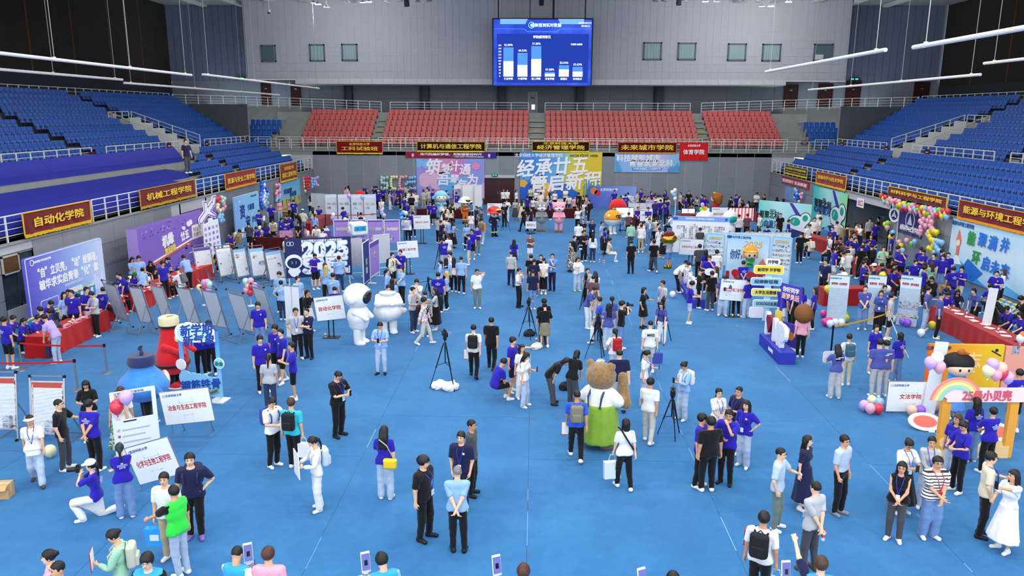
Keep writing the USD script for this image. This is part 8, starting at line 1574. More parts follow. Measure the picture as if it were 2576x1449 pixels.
# == the crowd: crown of the head in the photo, facing, pose, clothes, hair
COL["0"]=("2f58d8","bright blue");COL["5"]=("8a8468","olive")
CROWD="""
73 1044 25 walk tW WA t :B -vn +bag:W | with a beige sun visor, near left
145 1004 100 talk pK TD c -g | before the red-bordered easels
214 959 20 phone2 tK WW l -g +ph | with long wavy hair, behind the near left group
221 1004 172 behind tR TK s -u | before the long-haired woman at near left
291 985 10 easy vW MW l -7 | behind the chat-window frame
302 972 200 easy tW - w | half hidden behind the leaf-skirt woman
226 1157 285 kneel tR WW t -cu +cam | kneeling photographer in a white cap, near left
299 1115 215 fold tR WI e -u | with dark green hair at the tilted sign
476 1139 12 hip1 tN TK s :P *1.1 +bp:N | in a navy sports jersey, near left
411 1188 5 carry tW TH s +bag2:Q | carrying a blue bag, near left
436 1221 250 reach tK TA s -iX | in a neon green vest
275 1334 290 phone1 lE TA b +bp:Z +book:r | holding a red booklet at the bottom left
121 1383 300 easy tP - b :K | in pink at the bottom left corner
143 1412 340 easy tK - c | lowest head at the bottom left corner
368 1391 3 easy tK - f -giQ | in a bright blue vest, looking up at bottom left
598 1372 165 phone1 lW - c -iQ +ph | at the leftmost face-scanning terminal
673 1377 180 easy tP - r | in a pink tee at the bottom edge
686 1001 60 read tW TK s +bp:B +pp | with a blue patterned backpack
731 1001 172 carry tT TK r +bp:K +bag2:W | in a turquoise tee with black backpack
781 1099 300 read lW WW t +bp:A +folder:W | reading a large white folder
967 1070 178 phone1 tR WA l +bag:Y +ph | with a yellow shoulder bag, seen from behind
1064 1146 65 stand pK TK f :K -gn *1.15 +ph | short-haired, left of the grey-haired man
1160 1085 -10 pocket pN TN s :Y -no | in neon yellow shoes, facing the camera
1186 1055 80 stand pD TK c :K -g | behind the man in neon yellow shoes
1150 1172 185 behind sL TK g :K | grey-haired, hands clasped behind the back
854 935 62 phone2 tK TK c :K -gn *1.12 +ph | alone with a phone, left of centre
1452 982 178 walk t0 TK c +bp:H +folder:r | with a khaki backpack beside the bear costume
1575 1053 192 step tW TK o +tote:G +strap | with a clear tote bag, right of the bear costume
1637 950 155 step tW TZ f -n | in pale trousers left of the red-footed tripod
1718 911 300 phone1 jL WA b +bp:W +ph | in an open pale blue shirt by the tripod
1809 976 15 front sW TK t -gn | in a white blouse in the right-centre group
1860 972 300 talk pN TK c -gn | in a dark navy polo behind the right-centre group
1879 1007 322 hip1 pR WA l -no | with long hair in the right-centre group
1835 1030 330 chin pR TK s :K -go | hand at the mouth in the right-centre group
1790 1048 195 stand tK TK f *1.1 | back to the camera in the right-centre group
1767 1040 60 easy pR TK f -g | leftmost of the right-centre group
1965 1126 60 talk sA TF c -g | in a patterned pale shirt beside the navy-dress woman
2032 1095 48 stand dN MN l | in a navy dress
2126 1094 38 pocket sA TK s :G -gt | hands in pockets, right of the navy-dress woman
2054 1211 212 behind pG TD c :B -gn +bottle | bottle held behind the back, lower right
1923 1287 150 carry tW TK f +bp:K +tote:A +box | with pale blue tote and red box, bottom right
2068 1401 170 up tN - r -iQ | raising an arm at the bottom edge
2271 1161 330 front vK TD l -gn *1.05 | in a black sleeveless top, lower right
2291 1108 10 phone2 tW MK b -gn +ph | in white tee and long black skirt, lower right
2346 1098 345 front lG WA t -gn | in a pale grey cardigan, lower right
2361 1148 5 front tW WI s -2gN *1.12 | in a striped tee with red lanyard
2495 1136 70 talk tC TK s :K -gn | in a beige tee at the lower right edge
2553 1181 288 selfie dW MW l +ph | in a white dress taking a picture
2422 1060 285 read tR TK t -u | ponytailed with a paper fan by the rainbow frame
2411 1041 300 reach tR WA w -g | brown-haired with glasses by the rainbow frame
2501 1024 190 hug tR TK b -u | hair in a bun under the rainbow frame's right post
2459 1000 190 easy tR WI l -u | long-haired behind the rainbow frame
2567 928 185 easy tR SK s -u | at the right edge by the salmon board
8 796 165 easy tR SK s -u | at the left edge beside the near red table
35 793 90 sit tR - s -g | first seated at the near left table
62 800 90 sit tR - t | ponytailed at the near left table
97 792 90 sit tR - s | third seated at the near left table
108 790 272 table tV TA s +tote:N | leaning over the near left table in lavender
132 757 95 sitphone tR - s +ph | by the gift bags with a phone
99 771 280 sitlap tR - s | seated by the gift bags looking left
130 777 100 sitphone tR - f | head bowed between gift bags and table
160 734 60 talk tL - l | in light blue before the gift bags
178 729 -5 stand tR TK s -go *1.1 | standing behind the small red table in glasses
171 728 20 easy tL - l | half hidden behind the man in glasses, near the gift bags
217 721 60 chin tR WW s | hand at the face before the blue-violet board
226 734 330 phone2 pG TK s -n +ph | in a pale polo reading a phone by the small red table
195 739 60 sitlap tR - f | seated behind the small red table
295 685 330 table tR - s -o | bending by the blue-violet board's right end
289 711 70 sit tR - s | facing right at the front end of the long red table
258 722 200 sitlap tR - s -u | seated with back turned by the small red table
278 723 80 sit tR - f | behind the leftmost easel at the long red table
317 706 80 sitphone tR - s +ph | with a phone at the long red table
321 697 60 sit tR - t | behind the phone user at the long red table
339 686 60 sit tR - w -k | in a green cap at the long red table
358 673 200 table tL - b | bending over in light blue behind the long red table
334 647 60 phone2 tL TK l +ph | long-haired with a phone by the left wall
348 643 40 easy tL - f | in light blue by the left wall
386 640 70 sitphone tR - t | seated before the purple board, left
378 657 40 sitphone tK - l | in black, head bowed before the purple board
392 674 62 sit vK - l | in sleeveless black typing at the long red table
414 665 75 sit tR - s -g | in glasses at the long red table
408 656 60 easy tR - f | behind the seated man in glasses
427 648 85 sitphone tR - t | seated before the purple board, right
444 674 255 sit tW - c +bp:D | with a grey backpack, seated across the long red table
460 641 235 table tL TK s | bending over the far end of the long red table
456 589 60 talk tR SG s +bp:L +cam | standing before the purple stage board with a camera
500 625 340 sit tW - f | behind the first front poster easel
548 625 200 sit tK - l | long-haired in black behind the second front easel
561 630 20 sit tW - s | low behind the second front easel
572 604 80 sit tW - f -g | seated by the black monitor near the cut-out building
605 578 75 bow tC SK f :P | bending over the left end of the maroon table
625 559 182 talk tD SK s :G | in dark grey shorts before the maroon table
583 587 60 sitphone tR - s | seated beside the cartons at left
653 569 15 sit tW - s -c | in a pale cap at the maroon table
644 571 20 sit tR - f | beside the pale cap at the maroon table
668 558 182 easy tR - w | long brown hair behind the maroon table
685 551 15 table sC - f | in a cream shirt leaning over the maroon table
653 528 72 read tR TK s -u +pp | with papers before the tall blue board
681 512 30 talk pR TK c | holding a blue balloon near the sky poster
702 502 40 easy sP TA t | in a pink shirt, left of the sky poster
728 502 8 easy sP - t | in a pink shirt, right of the sky poster
738 502 182 easy tR TK s -u | back turned before the sky poster
717 541 330 sit tR - s | seated by the wide cartons, left
726 540 300 sit tR - f | seated by the wide cartons, right
710 548 60 sit tR - t | ponytailed by the plastic bag table
718 555 180 talk tR TK s -u | back turned at the maroon table's middle
741 530 290 table tK - s | in black leaning over the end-on red table
750 556 182 behind tK TK c :K | all in black, hands clasped behind, at the maroon table
761 526 200 talk lC JI r -c | in a cream hoodie and cap by the end-on red table
787 521 190 read tC - l | long-haired at the end-on red table
791 538 182 easy tL TN t | in pale blue, back turned by the end-on red table
802 518 5 sitlap tR SK s | sitting on a chair before the blank white panels
780 492 190 easy tC - l | long black hair by the far left corner
794 566 5 sit tW - s | in white behind the purple table board
766 570 330 sit tW - s | in white, head bowed at the maroon table
821 564 60 sit tW - l | in white at the right end of the maroon table
811 575 195 sit tW - f | in white, back turned at the maroon table
820 596 0 sitphone tR - s | seated behind the 2025 board, right
766 598 185 sit tR - s -u | scratching the head behind the 2025 board
721 593 350 easy tW - f | in a white tee behind the 2025 board, left
653 633 180 sit tW - f | low head above the blue-topped posters, left
681 634 180 sit tW - s | low head above the blue-topped posters, right
861 521 250 phone1 tR TK f | among the student-life posters, with a phone
873 543 185 sit tR - s -u | seated low before the student-life posters
908 534 185 easy tW TK s +bp:K | with a dark backpack before the student-life posters
959 498 350 front pW TK s | in a white polo, right of the student-life posters
953 545 60 sit tR - f | seated behind the purple panels by the balloons
1026 506 300 hip1 tR JI s | with a sash before the white notice boards
1038 532 185 easy tR TK f | above the 资源 sign, right
1025 541 185 easy tN - s | above the group-photo screen
1091 508 200 easy tR SK s -u | in black shorts left of the monkey costume
1082 507 30 easy tR - f | behind the shorts wearer left of the monkey costume
870 471 60 easy tP - s | leftmost along the back wall, pink
876 467 250 easy tW - l | leftmost along the back wall, white
916 463 5 easy tR - s -n | tallest by the red-capped costume
922 474 100 easy tK - l | long-haired by the red-capped costume
941 468 280 camera tR - f | with a camera by the balloon letter S
947 468 250 easy tK - f | in black by the balloon letter S
951 479 185 easy tR - s -c | in a white cap by the student-life posters
963 470 10 easy tR - t -n | with lanyard below the balloon letters
982 471 60 easy tR TK f | under the first balloon letter C
982 480 80 phone1 tV WW l | in lavender with a phone under the balloon letters
1002 470 10 easy tR - s | under the second balloon letter C
1023 467 20 easy tG - s | in grey under the last balloon letter
1036 467 300 easy tR - r | brown-haired under the last balloon letter
1029 479 180 easy tW - s | behind the black backpack at the back left
1038 479 190 easy tC - r | in cream at the back left crowd
1045 482 10 easy tW SA s | in white and shorts at the back left crowd
1035 488 183 easy tK SC c +bp:K | with black backpack and pale shorts, back left
1020 484 180 easy tW - l | in white at the back left crowd
1004 492 90 sitlow tR - f | bowing among the back left panels
1016 493 60 easy tR - s | by the white notice boards, back left
1065 477 182 easy tG TH f | back turned at the maroon table, left
1075 470 170 easy tG - s | behind the maroon table before the pink backdrop
1079 475 190 easy tZ TG s | back turned at the maroon table, middle
1089 476 330 easy tR - f | behind the maroon table, right
1130 465 300 phone1 tR - f | tall by the pink backdrop, left
1139 468 280 phone1 tR TK s | tall by the pink backdrop, right
1124 479 60 easy tR - s | behind the monkey costume, right
1148 483 185 easy tR TW s -u | back turned by the black display
1120 516 10 easy tW - s | in white below the monkey costume
1130 512 60 easy tK - s | in black right of the monkey costume
1139 513 80 camera tK TK s | pointing a phone at the firefighter costume
1133 519 200 easy tC - l | long-haired in cream by the monkey costume
1122 527 60 easy tC - l | in cream below the monkey costume
1113 531 80 easy tC - t | leftmost in cream below the monkey costume
1116 536 200 easy tW - l | in white below the monkey costume, long-haired
1102 545 150 easy tG TK s | grey tee left of the tripod group
1109 554 100 camera tN TK s | in navy at the tripod, left-centre group
1123 547 150 easy tW - f | in white behind the navy cameraman
1131 552 182 easy tL TK s | in light blue, back turned in the left-centre group
1139 557 110 reach tL MK l :K | reaching right in a long black skirt
1174 560 5 easy tL TK l | long-haired under the firefighter costume
1126 590 195 easy tW TG r | in a white tee beside the blue-tee cameraman
1116 598 200 camera tR TG s -u | at the tripod in blue, back turned
1187 576 350 easy pR SK f -o | in black shorts below the firefighter costume
1200 567 20 fold pR TF f -go | arms folded below the firefighter costume
1175 589 275 phone1 tR TC s -u +ph | with a phone, leftmost of three below the firefighter costume
1212 548 170 walk tO TG s +bp:D | in orange with a grey backpack
1185 533 182 easy tW TG t | ponytailed in white below the firefighter costume
1198 518 300 easy pN TK s | in navy right of the white-helmeted costume
1210 525 290 fold tD TG c | arms folded in dark grey
1185 504 185 easy lW - l +bp:Q | with a bright blue backpack
1269 510 350 call pK TK s :K -n | walking with hand at the ear, right of the red helmet
1275 500 5 read tW WW f +pp | with a paper behind the man touching his ear
1296 500 350 easy tG MD w | in a long grey skirt at centre back
1312 502 185 easy dC MC l | in a cream dress at centre back
1327 493 140 easy tR TK s | in blue behind the walking pair
1318 520 240 walk tK TK s :K -3 | walking left in black, carrying the exit sign
1336 520 255 walk pN TK f :K | walking left in navy beside the exit sign
1385 499 80 easy tR TK t | ponytailed between the pink and grey costumes
1267 475 350 easy tW - s | before the maroon door, left
1276 475 10 front sW - f | before the maroon door, right
1299 477 60 easy tW - o | beside the alarm right of the door
1335 469 340 fold sC TK f | arms folded before the blue backdrop, left
1348 477 10 easy tW - l | long-haired before the blue backdrop
1364 470 5 easy sW - s | tall before the blue backdrop, middle
1361 483 180 easy tW - s | back turned before the blue backdrop
1382 484 200 easy tW JA l | in pale jeans at the maroon table
1396 479 5 easy tW - w | brown-haired before the blue backdrop
1423 472 350 fold sW - s | arms folded before the blue backdrop, right
1431 490 340 sit sW - s | seated behind the maroon table, right
1410 494 10 sit sC - s | seated behind the black laptop, centre back
1342 495 350 easy tW - l | long-haired left of the grey costume
1350 497 60 easy tW - l | low beside the grey costume
1456 484 182 easy tK - s | in black, back turned right of the yellow cloth
1447 492 10 easy tP - s | in pink right of the maroon table
1452 498 80 easy tK - l | long black hair by the maroon table's right end
1467 492 300 easy tK - s | in black by the white slanted boards
1475 490 260 easy tP - f | pink by the white slanted boards
1469 505 60 reach tW WA l | reaching right beside the black jacket wearer
1482 502 255 easy lK TK s +bp:K | in a black jacket with backpack
1454 521 340 wave tW TK w | shading the eyes, right of the pink costume
1467 551 350 fold pK TK c -n | in black polo with badge behind the group
1456 557 182 easy tW TK s -3 | in white with back lettering
1490 551 10 behind pN TK c -n | hands behind the back with badge
1469 579 40 hug pK TK s -n *1.2 | stout in black with badge and pink bottle
1446 592 60 talk pK TH s -n +cam | holding a white-lensed camera
1436 607 300 easy dK MK o -5 :K | in a black and white floral dress
1334 587 5 hug tM SW s =1.6 | boy with a red front pack and blue bag
1293 602 182 easy tR KN l | very long hair and navy skirt, back turned
1286 632 182 walk pG TN c :K | in grey polo walking away at centre
1336 640 160 easy pK TN s -n | in black, back of the centre ring of men
1344 651 172 easy pN TN c | in navy, back turned in the centre ring
1361 640 350 easy pK TK s -n | smiling in black in the centre ring
1368 648 182 behind pW CK c | in white, hands behind, in the centre ring
1390 637 340 neck pU TN s :K -gn | in blue shirt touching the neck
1306 674 70 chin sW TK s :K -nt | in a white shirt, hand at the chin
1341 678 190 easy pN JI c -n | in navy polo and blue jeans, back turned
1456 646 30 read tW WA w :Y +pp | long-haired holding white papers
1478 674 30 talk sG TK b +cam | in grey uniform with a camera
1497 682 200 phone2 tW MY l | in a long yellow skirt
1493 692 160 easy tM JA c | in mauve, back turned before the yellow skirt
1492 587 172 easy lW TJ l | in a white long top beside the folding stool
1515 557 60 easy tL TN s | in light blue left of the orange ball costume
1525 572 90 phone1 tR MK o :K | in a black skirt by the tripod, right-centre
1535 598 90 sitlap tC TW f | sitting behind the black-skirted person
1546 478 350 easy tR - f | before the violet-blue board, upper
1544 486 20 sit tR - f | seated before the violet-blue board
1562 492 180 easy tC - l | in cream before the violet-blue board
1574 488 182 easy tR - s -u | in blue, back turned at the violet-blue board
1580 484 185 easy tW - s +strap | in white with a shoulder strap
1604 482 60 easy tC - c | in cream at the right end of the violet-blue board
1613 475 300 easy tR - s | tallest against the back wall, right
1639 481 60 easy tR - t | ponytailed against the back wall, right
1674 479 300 easy tR - l | long-haired beside the balloon pole
1615 493 80 easy tK - s | in black at the white low panels
1623 493 60 easy tR - f | at the white low panels, second
1631 493 40 easy tG - s | in grey at the white low panels
1640 496 200 easy tV - f | in lavender at the crowd by the low panels
1645 490 180 easy tV - s | in lavender behind the crowd, back right
1648 486 180 easy tM - r | brown-haired behind the crowd, back right
1655 490 190 easy tE - f | in mint among the back right crowd
1661 490 170 easy tW - s | in white among the back right crowd
1669 490 200 easy tK - s | in black among the back right crowd
1649 503 180 easy tR - s -c | in a cap among the back right crowd
1649 511 185 easy tR TK w | brown-haired in striped black trousers
1662 501 170 easy tR TJ s | behind the photographer at back right
1677 498 185 easy tR TK f | back turned left of the balloon pole
1675 510 265 camera tR TK s -u +cam | photographing leftwards at back right
1680 495 200 easy tC - s | in beige beside the balloon pole
1712 483 300 easy tG - t | in grey right of the balloon pole
1733 479 340 easy tK - s -g | tall in black behind the white monitors
1720 493 10 sit tM - s | seated behind the white monitors
1726 495 60 easy tR TK s | standing before the white monitors
1739 493 330 sit tR - f | seated right of the white monitors
1751 494 300 sit tC - w | brown-haired right of the white monitors
1766 489 280 easy tR - s | left of the shaggy auburn costume
1773 492 20 easy tR - f | between two blue tees by the auburn costume
1777 495 350 easy tR - l | long-haired beside the auburn costume
1740 511 330 sit tM - f | in maroon before the maroon table, back right
1746 516 20 sit tN - c | shaven head before the maroon table, back right
1605 520 0 front pR TK s -o | left of the 未来城市 sign, holding a fan board
1631 521 0 front pR TK f -o | right of the 未来城市 sign, holding a fan board
1633 538 10 easy tW - f | in white below the 未来城市 sign
1582 534 190 easy tM TK r | in mauve watching the wall screen
1588 558 182 easy lE TD s +bag2:Q | in a mint hoodie with a blue bag
1610 556 60 easy tP - s | in pink left of the denim shirt
1614 564 182 reach lW TH s | in white raglan and khaki trousers, back turned
1620 556 80 easy tW - f | in white beside the denim shirt
1634 549 8 talk jI JI f | in an open denim shirt
1644 549 190 easy tR - w | reddish hair behind the denim shirt
1651 547 170 easy tC - s | in cream right of the denim shirt
1658 560 60 easy tP - t | in pink left of the gold-headed costume
1659 572 185 easy dW MW t | in a white dress behind the gold-headed costume
1670 577 300 easy vK MK l | in black between white dress and gold costume
1641 598 70 easy tL TK s :K | in light blue beside the black tee
1646 603 190 walk tK TD f | in black, white sneakers, walking right of centre
1589 605 186 stand pK TK c :K | in black polo standing alone right of centre
1684 539 250 sit tW - s | in white by the photo-collage board
1731 563 185 easy tW - w | brown-haired facing the photo-collage board
1762 572 190 easy tD - s | in a dark cap facing the photo-collage board
1738 582 150 sit tG - s | in grey above the 材料 sign, left
1761 585 200 sit tN - f | in navy above the 材料 sign, right
1761 614 182 easy tD TK f | in dark grey at the right edge of the 材料 sign
1853 489 30 easy tR - f | against the back wall right of the auburn costume
1841 495 100 sit tK - s | seated against the back wall, far right
1862 493 60 easy tP - t -6 | in pink plaid against the back wall
1867 503 330 sit tK - l | long-haired behind the striped screen
1883 505 200 sit tW - l | low behind the striped screen, left
1892 507 180 sit tK - l | low behind the striped screen, right
1905 484 0 phone2 tW - f | in white with a phone against the far right back wall
1923 488 280 easy tK - s | in black against the far right back wall
1955 495 185 easy tR - l | long-haired behind the aqua board
1971 499 200 easy tK - l | in black behind the aqua board
1944 505 100 sit tK - f | low behind the aqua board
1853 533 170 easy tW - s | in white before the striped screen
1860 539 185 easy lW TK s -3 | in a white jacket before the striped screen
1881 537 180 easy tM - r | brown-haired before the striped screen
1912 536 275 easy tW TN f | in white at the left end of the aqua board
1964 536 340 easy tK - s | in black before the aqua board
1985 552 70 easy pR TK s | tall in blue at the right end of the aqua board
1831 572 10 sit tR - l | smiling behind the white partitions
1818 577 190 sit tN - t -c | in a pale cap behind the white partitions
1882 576 60 sit tP - s | in pink behind the white partitions
1892 577 300 sit tW - s | in white behind the white partitions
1910 575 185 sit tW - f +bp:K | with a strap behind the white partitions
1933 568 20 sit tR - f | in blue behind the white partitions, left
1956 571 290 sit tR - s | in blue behind the white partitions, right
2016 584 182 easy pK TK c | in black polo, back turned before the aqua poster
2039 564 20 phone1 pW TK s | in a white polo below the aqua poster
2049 547 350 easy tW - s -g | in glasses below the aqua poster
2064 546 250 easy tW TK f | in white and dark trousers below the aqua poster
2061 530 300 easy tW - t | highest in white before the aqua poster
2048 559 330 sit tW - b | in white, head down below the aqua poster
2038 595 190 sit tC - s -c +bp:C | with cream backpack at the red table, right
2095 570 320 easy tR - s | in blue left of the doorway recess
2106 556 200 easy lW TK s | in white with dark sleeves by the doorway recess
2090 588 90 easy tW - r +strap | brown-haired in white by the red table
2113 598 300 sit tK - s | in black below the doorway recess
2083 607 250 sit tW - t | ponytailed in white, back to the camera
2134 565 100 call vN MN b | in a navy dress by the cartons
2157 558 60 hug lW MJ t +folder:r | with a red folder in the doorway recess
2166 563 280 hug lW MN l +folder:r | long-haired with a red folder in the doorway
2189 548 10 easy sG TK f | in a pale checked shirt in the doorway recess
2211 545 265 easy tK WI f | in black and blue jeans at the doorway's right
2205 557 200 easy tR - f | behind the black tee in the doorway
2151 583 20 sit tW - t -g | in glasses below the doorway recess
2142 593 10 chin pR - f | hand at the chin in the right crowd
2152 597 15 easy pR TK s -o | beside the chin-holding polo in the right crowd
2192 590 340 hips pR - c -o | hands on hips in the right crowd
2172 608 330 easy tR - l | long-haired in the right crowd, blue
2186 603 60 easy tR - b | in blue before the hands-on-hips man
2110 612 20 sit tK - l | in black behind the framed posters, right
2121 607 300 sit tM - w | brown-haired behind the framed posters
2142 611 200 easy tW - s | in white, back turned in the right crowd
2169 616 190 stand tK TK s | in black, back turned in the right crowd
2194 614 185 easy tK TK s +bp:K | in black with a black backpack, right crowd
2224 619 350 chin pE TW s | in a mint green polo
2237 635 340 sit tK - f -g | in glasses behind the mint polo
2246 587 60 easy tR SD f | against the right wall below the flag
2260 618 80 easy pR - f | fringed, left of the pale blue cap
2271 625 340 chin pR TK s -C | in a pale blue cap
2108 623 92 phone1 pR SW s +ph | in white shorts reading a phone, right
2124 632 65 easy tW TK s | in white with back print, right
2132 628 190 read tW SZ f | in white with papers at the red table, right
2078 652 300 easy pN TK s :K -gn *1.18 | stout in navy polo with badge, right
2117 672 190 sit tW - s | low behind the first pale blue roll-up
2178 637 200 sit tK - f | in black, low in the right crowd
2179 648 60 sit tK - f | between black backs in the right crowd
2175 656 60 chin pR - s | hand at the mouth behind the roll-ups
2200 663 250 easy tN - s -c | in a cap behind the middle roll-up
2218 662 200 sit tM - f | low behind the middle roll-up, left
2221 674 180 sit tK - s | lowest behind the middle roll-up
2246 652 340 sit tK - l | long-haired in black below the pale blue cap
2256 661 80 sit tK - t | ponytailed below the pale blue cap
2256 674 20 sit pR - c | in blue behind the third roll-up, left
2283 669 190 sit tR - s | in blue behind the third roll-up
2305 652 350 easy pR - f -o | in blue above the third roll-up
2318 621 190 easy tR - s | against the right wall by the balloon trail
2324 628 300 fold pR - f -o | arms folded by the balloon trail
2351 637 300 easy pR TK s -o | in blue right of the balloon trail
2328 660 200 easy tE - t | in mint, ponytailed behind the third roll-up
2346 658 185 easy tE - w | in mint, brown-haired behind the third roll-up
2327 668 70 fold pR SD f -o | right of the third roll-up, arms folded
2371 627 60 easy pR - f | behind the pair below the pale blue cloth
2374 640 300 easy pR WI f -o | in blue jeans below the pale blue cloth
2387 635 345 easy pR TK s -o | in black trousers below the pale blue cloth
2400 670 182 easy pR TK s -u | with white back print below the pale blue cloth
2421 669 300 talk pR SC f -o | fringed in pale shorts below the pale blue cloth
2509 681 320 talk pR TK s -o | before the pale blue cloth, right
2527 677 250 easy lW - w | in a white cardigan before the pale blue cloth
2491 714 190 sit tR - s -u | seated by the right gift bags, back print
2344 696 300 sit lK - s | in a black jacket below the third roll-up's edge
2387 712 300 sit tR - s | seated behind the laptop table, far end
2381 724 200 sit tB - f | bending at the laptop table's far end
2388 734 350 sit tR - f | head bowed at the laptop table's far end
2411 729 350 sit tN - l -g | long-haired at the laptop table
2449 725 300 table tB - t +tote:W | leaning with a white tote at the laptop table
2337 720 60 talk tB WA s +bottle | in slate blue with a bottle at the laptop table
2370 734 65 easy tB TK c -g | in slate blue, back turned at the laptop table
2487 747 250 table tK TK s +bp:K | in black with backpack leaning on the laptop table
2507 763 280 sit tB - t -g | drinking behind the laptop table
2531 770 280 sit tR - s | behind the farther laptop
2564 784 280 sit tR - o -g | behind the nearer laptop
2566 744 250 sit tK - f | in black at the right edge behind the laptops
2178 718 345 front pB WI c -o | in slate polo and jeans before the middle roll-up
2218 730 330 easy pB TK b -on | in slate polo, hair in a bun, before the roll-ups
2227 717 350 easy pB TK b -go | in glasses between the roll-ups
2245 738 60 easy tG SK s | in grey and black shorts behind the middle roll-up
2107 865 188 read tB WG l -3 +board | long-haired in slate tee and grey wide trousers
2138 839 178 easy tW TC b +bp:F | with a teal backpack at right
2206 817 10 easy tR TA t -n | facing the camera behind the two hugging boys
2216 852 182 easy tB TG s | head half hidden by a friend's arm
2232 855 188 reach tB TG s -3 | with an arm on a friend's shoulder
2266 835 200 easy tR WI o -u | bob-haired in jeans beside the white drapes
1971 716 130 reach tR SW f | in white shorts at the purple photo frame
1992 723 60 easy tR - l | long-haired behind the purple photo frame
2008 731 190 easy vK TK w +strap | curly-haired in black behind the brown-haired costume
2017 722 330 easy tR - l | long-haired above the brown-haired costume
2052 722 250 easy tR TK l +disc | holding a round blue sign
1724 655 300 sitlow tW SK s | in printed white tee crouching by the letter plinth
1736 660 80 bow tW TK s | bending in white by the letter plinth
1785 643 -5 chin pR TK s -g *1.15 +disc | hand over the mouth with a cloud sign
1776 628 200 easy tR - l | long-haired at the collage board
1804 628 186 easy tW JI f | in white facing the collage board
1768 676 70 phone2 tK TK c +ph | in black with a phone at the letter plinth
1792 681 200 easy tK TD s | in black, back turned at the letter plinth
1803 670 250 easy tW - w | brown-haired in pale top near the cloud sign
1824 694 350 phone1 pB WA s -g *1.15 +ph | in slate polo photographing with a phone
1744 707 82 read tR SA f -u +pp | writing on a board by the letter plinth
1871 655 184 behind tR TK s -u | hands behind, facing the flame-haired costume
1857 694 180 easy tM - w | low head above the 环境 sign
1884 698 215 easy tR WA t | ponytailed right of the 环境 sign
1620 722 62 talk dK KK o :K =1.62 | in a black dress, right of centre
1668 705 300 easy pG TK s -gn | in grey polo talking to the black dress
1663 760 330 table tB WW l -g | working the tripod in slate tee
1637 806 184 stand tW SG c -4 +bag2:B | with MHZ: printed on the back
1632 882 72 phone1 tW WA t -n +ph | with a hair clip and phone, right of centre
1559 879 184 step pN TZ c :N *1.12 | in navy polo and khaki trousers, back turned
1432 902 85 bow tK WD l :K | bending over in black beside the bear costume
1454 880 150 lean tK WD o | in black with blond hair tips behind the bear costume
1548 826 200 hip1 tW SA t +bp:r +pp | with a red backpack
1508 746 262 walk t0 TK s +tote:W +pp | in bright blue carrying a white tote
1532 763 185 easy tB WA l | long-haired in slate tee behind the bright blue tee
1540 745 190 easy tB JA t | ponytailed in slate tee behind the bright blue tee
1565 756 70 camera tK JI f +cam | in black aiming a camera
1500 721 65 lean tB TW s -g | bending in slate blue left of centre-right
1369 762 190 read lK K5 b +cam | in a black top and olive skirt
1369 750 200 easy tK WD f | behind the olive-skirt girl
1290 847 62 point tR SN f | pointing right, left of the lone-tripod aisle
1271 901 120 sitlow tR SK s | crouching beside the pointing man
1313 866 30 easy tW WW l | long-haired all in white
1328 887 72 phone1 tW WA l +ph | in white tee and pale jeans with a phone
956 811 0 phone2 tL JA s :K -n +ph | in light blue facing the camera with a phone
1191 816 176 walk tW TK s :K +bp:K +folder:r | with black backpack and red envelope at centre
1236 797 172 walk pK TK s :K +bottle | in black walking away at centre
1066 747 90 walk lP TZ f -6 +bp:K | in a plaid shirt striding right
1069 732 182 easy tG TJ c -2 | in a striped tee, back turned
1039 721 62 chin pG TJ s | in a grey tee left of the white shirt
1048 702 0 chin sW TN f | in a white shirt, arm raised to the mouth
1096 724 272 talk tG MK l +bp:K | in a long black skirt and grey top
1200 676 8 call tW TF s | on the phone walking towards the camera
1102 685 182 easy tR TK s -u *1.1 | broad back with white print, left of centre
1123 682 272 easy tL TK y | long blond hair, left of centre
1107 655 275 easy tL - t | ponytailed in light blue, left of centre
1122 648 182 easy tL TK l -3 | long-haired in light blue, left of centre
1132 633 300 easy tW - f -n | in white with lanyard, left of centre
1141 647 190 easy lW TK l | in a white jacket, left of centre
1160 645 184 step tL TK c | hand on hip in light blue, left of centre
1007 628 348 easy pR TW s -o | before the 机械工程学院 sign
987 635 65 talk lC SK s +bp:K | with black backpack at the 机械 sign
1010 671 325 reach pL TK t +ph | in light blue polo holding out a hand
973 677 90 easy jL WA t +tote:W | in a pale hoodie facing right
986 700 185 easy tL - l | long-haired in light blue behind the headless costume
743 774 18 hips pG TK s -gn | in grey polo, hand on hip by the blank roll-up
771 775 345 fold pN TK c :K -o | in navy polo, arms folded by the blank roll-up
774 729 62 chin lK KW t | in a black jersey right of the blank roll-up
648 759 15 easy pR JI f -o | right of the last grey-backed easel
691 816 345 easy pR SK f -o | second of the blue group at left
706 827 320 step pR SK s -o | leaning forward in the blue group at left
653 843 40 easy pR TK f -o | leftmost of the blue group at left
733 860 290 talk pR SK s -u | in red-trimmed shorts of the blue group
673 891 192 easy tG TJ t | grey tee and long ponytail, back turned at left
793 638 50 read tR SK s -g +pp | reading before the 2025 board
817 660 200 easy tL - w | brown-haired before the 2025 board
819 667 184 easy tL TK y | long blond hair before the 2025 board
852 643 198 easy tL JJ s -3 | in jeans before the 2025 board
837 686 170 easy tL - s -3 | below the 2025 board in light blue
841 721 200 sit tR TH s -u | sitting behind the 自动化学院 sign
702 683 5 easy pL - f | in light blue left of the blank roll-up
706 705 184 hips tL TJ b -3 | hands on hips, back turned by the blank roll-up
748 694 60 easy tL - s | head above the blank roll-up
497 812 15 talk tR TK s -g | inside the blue selfie frame, left
524 806 0 fold tR TK f | inside the blue selfie frame, right
957 1389 205 phone1 tL - f -iQ | at the second face-scanning terminal
1317 1420 180 easy tR - r | head at the bottom edge, centre
1694 1439 180 easy tK - f | head at the bottom edge, right of centre
"""
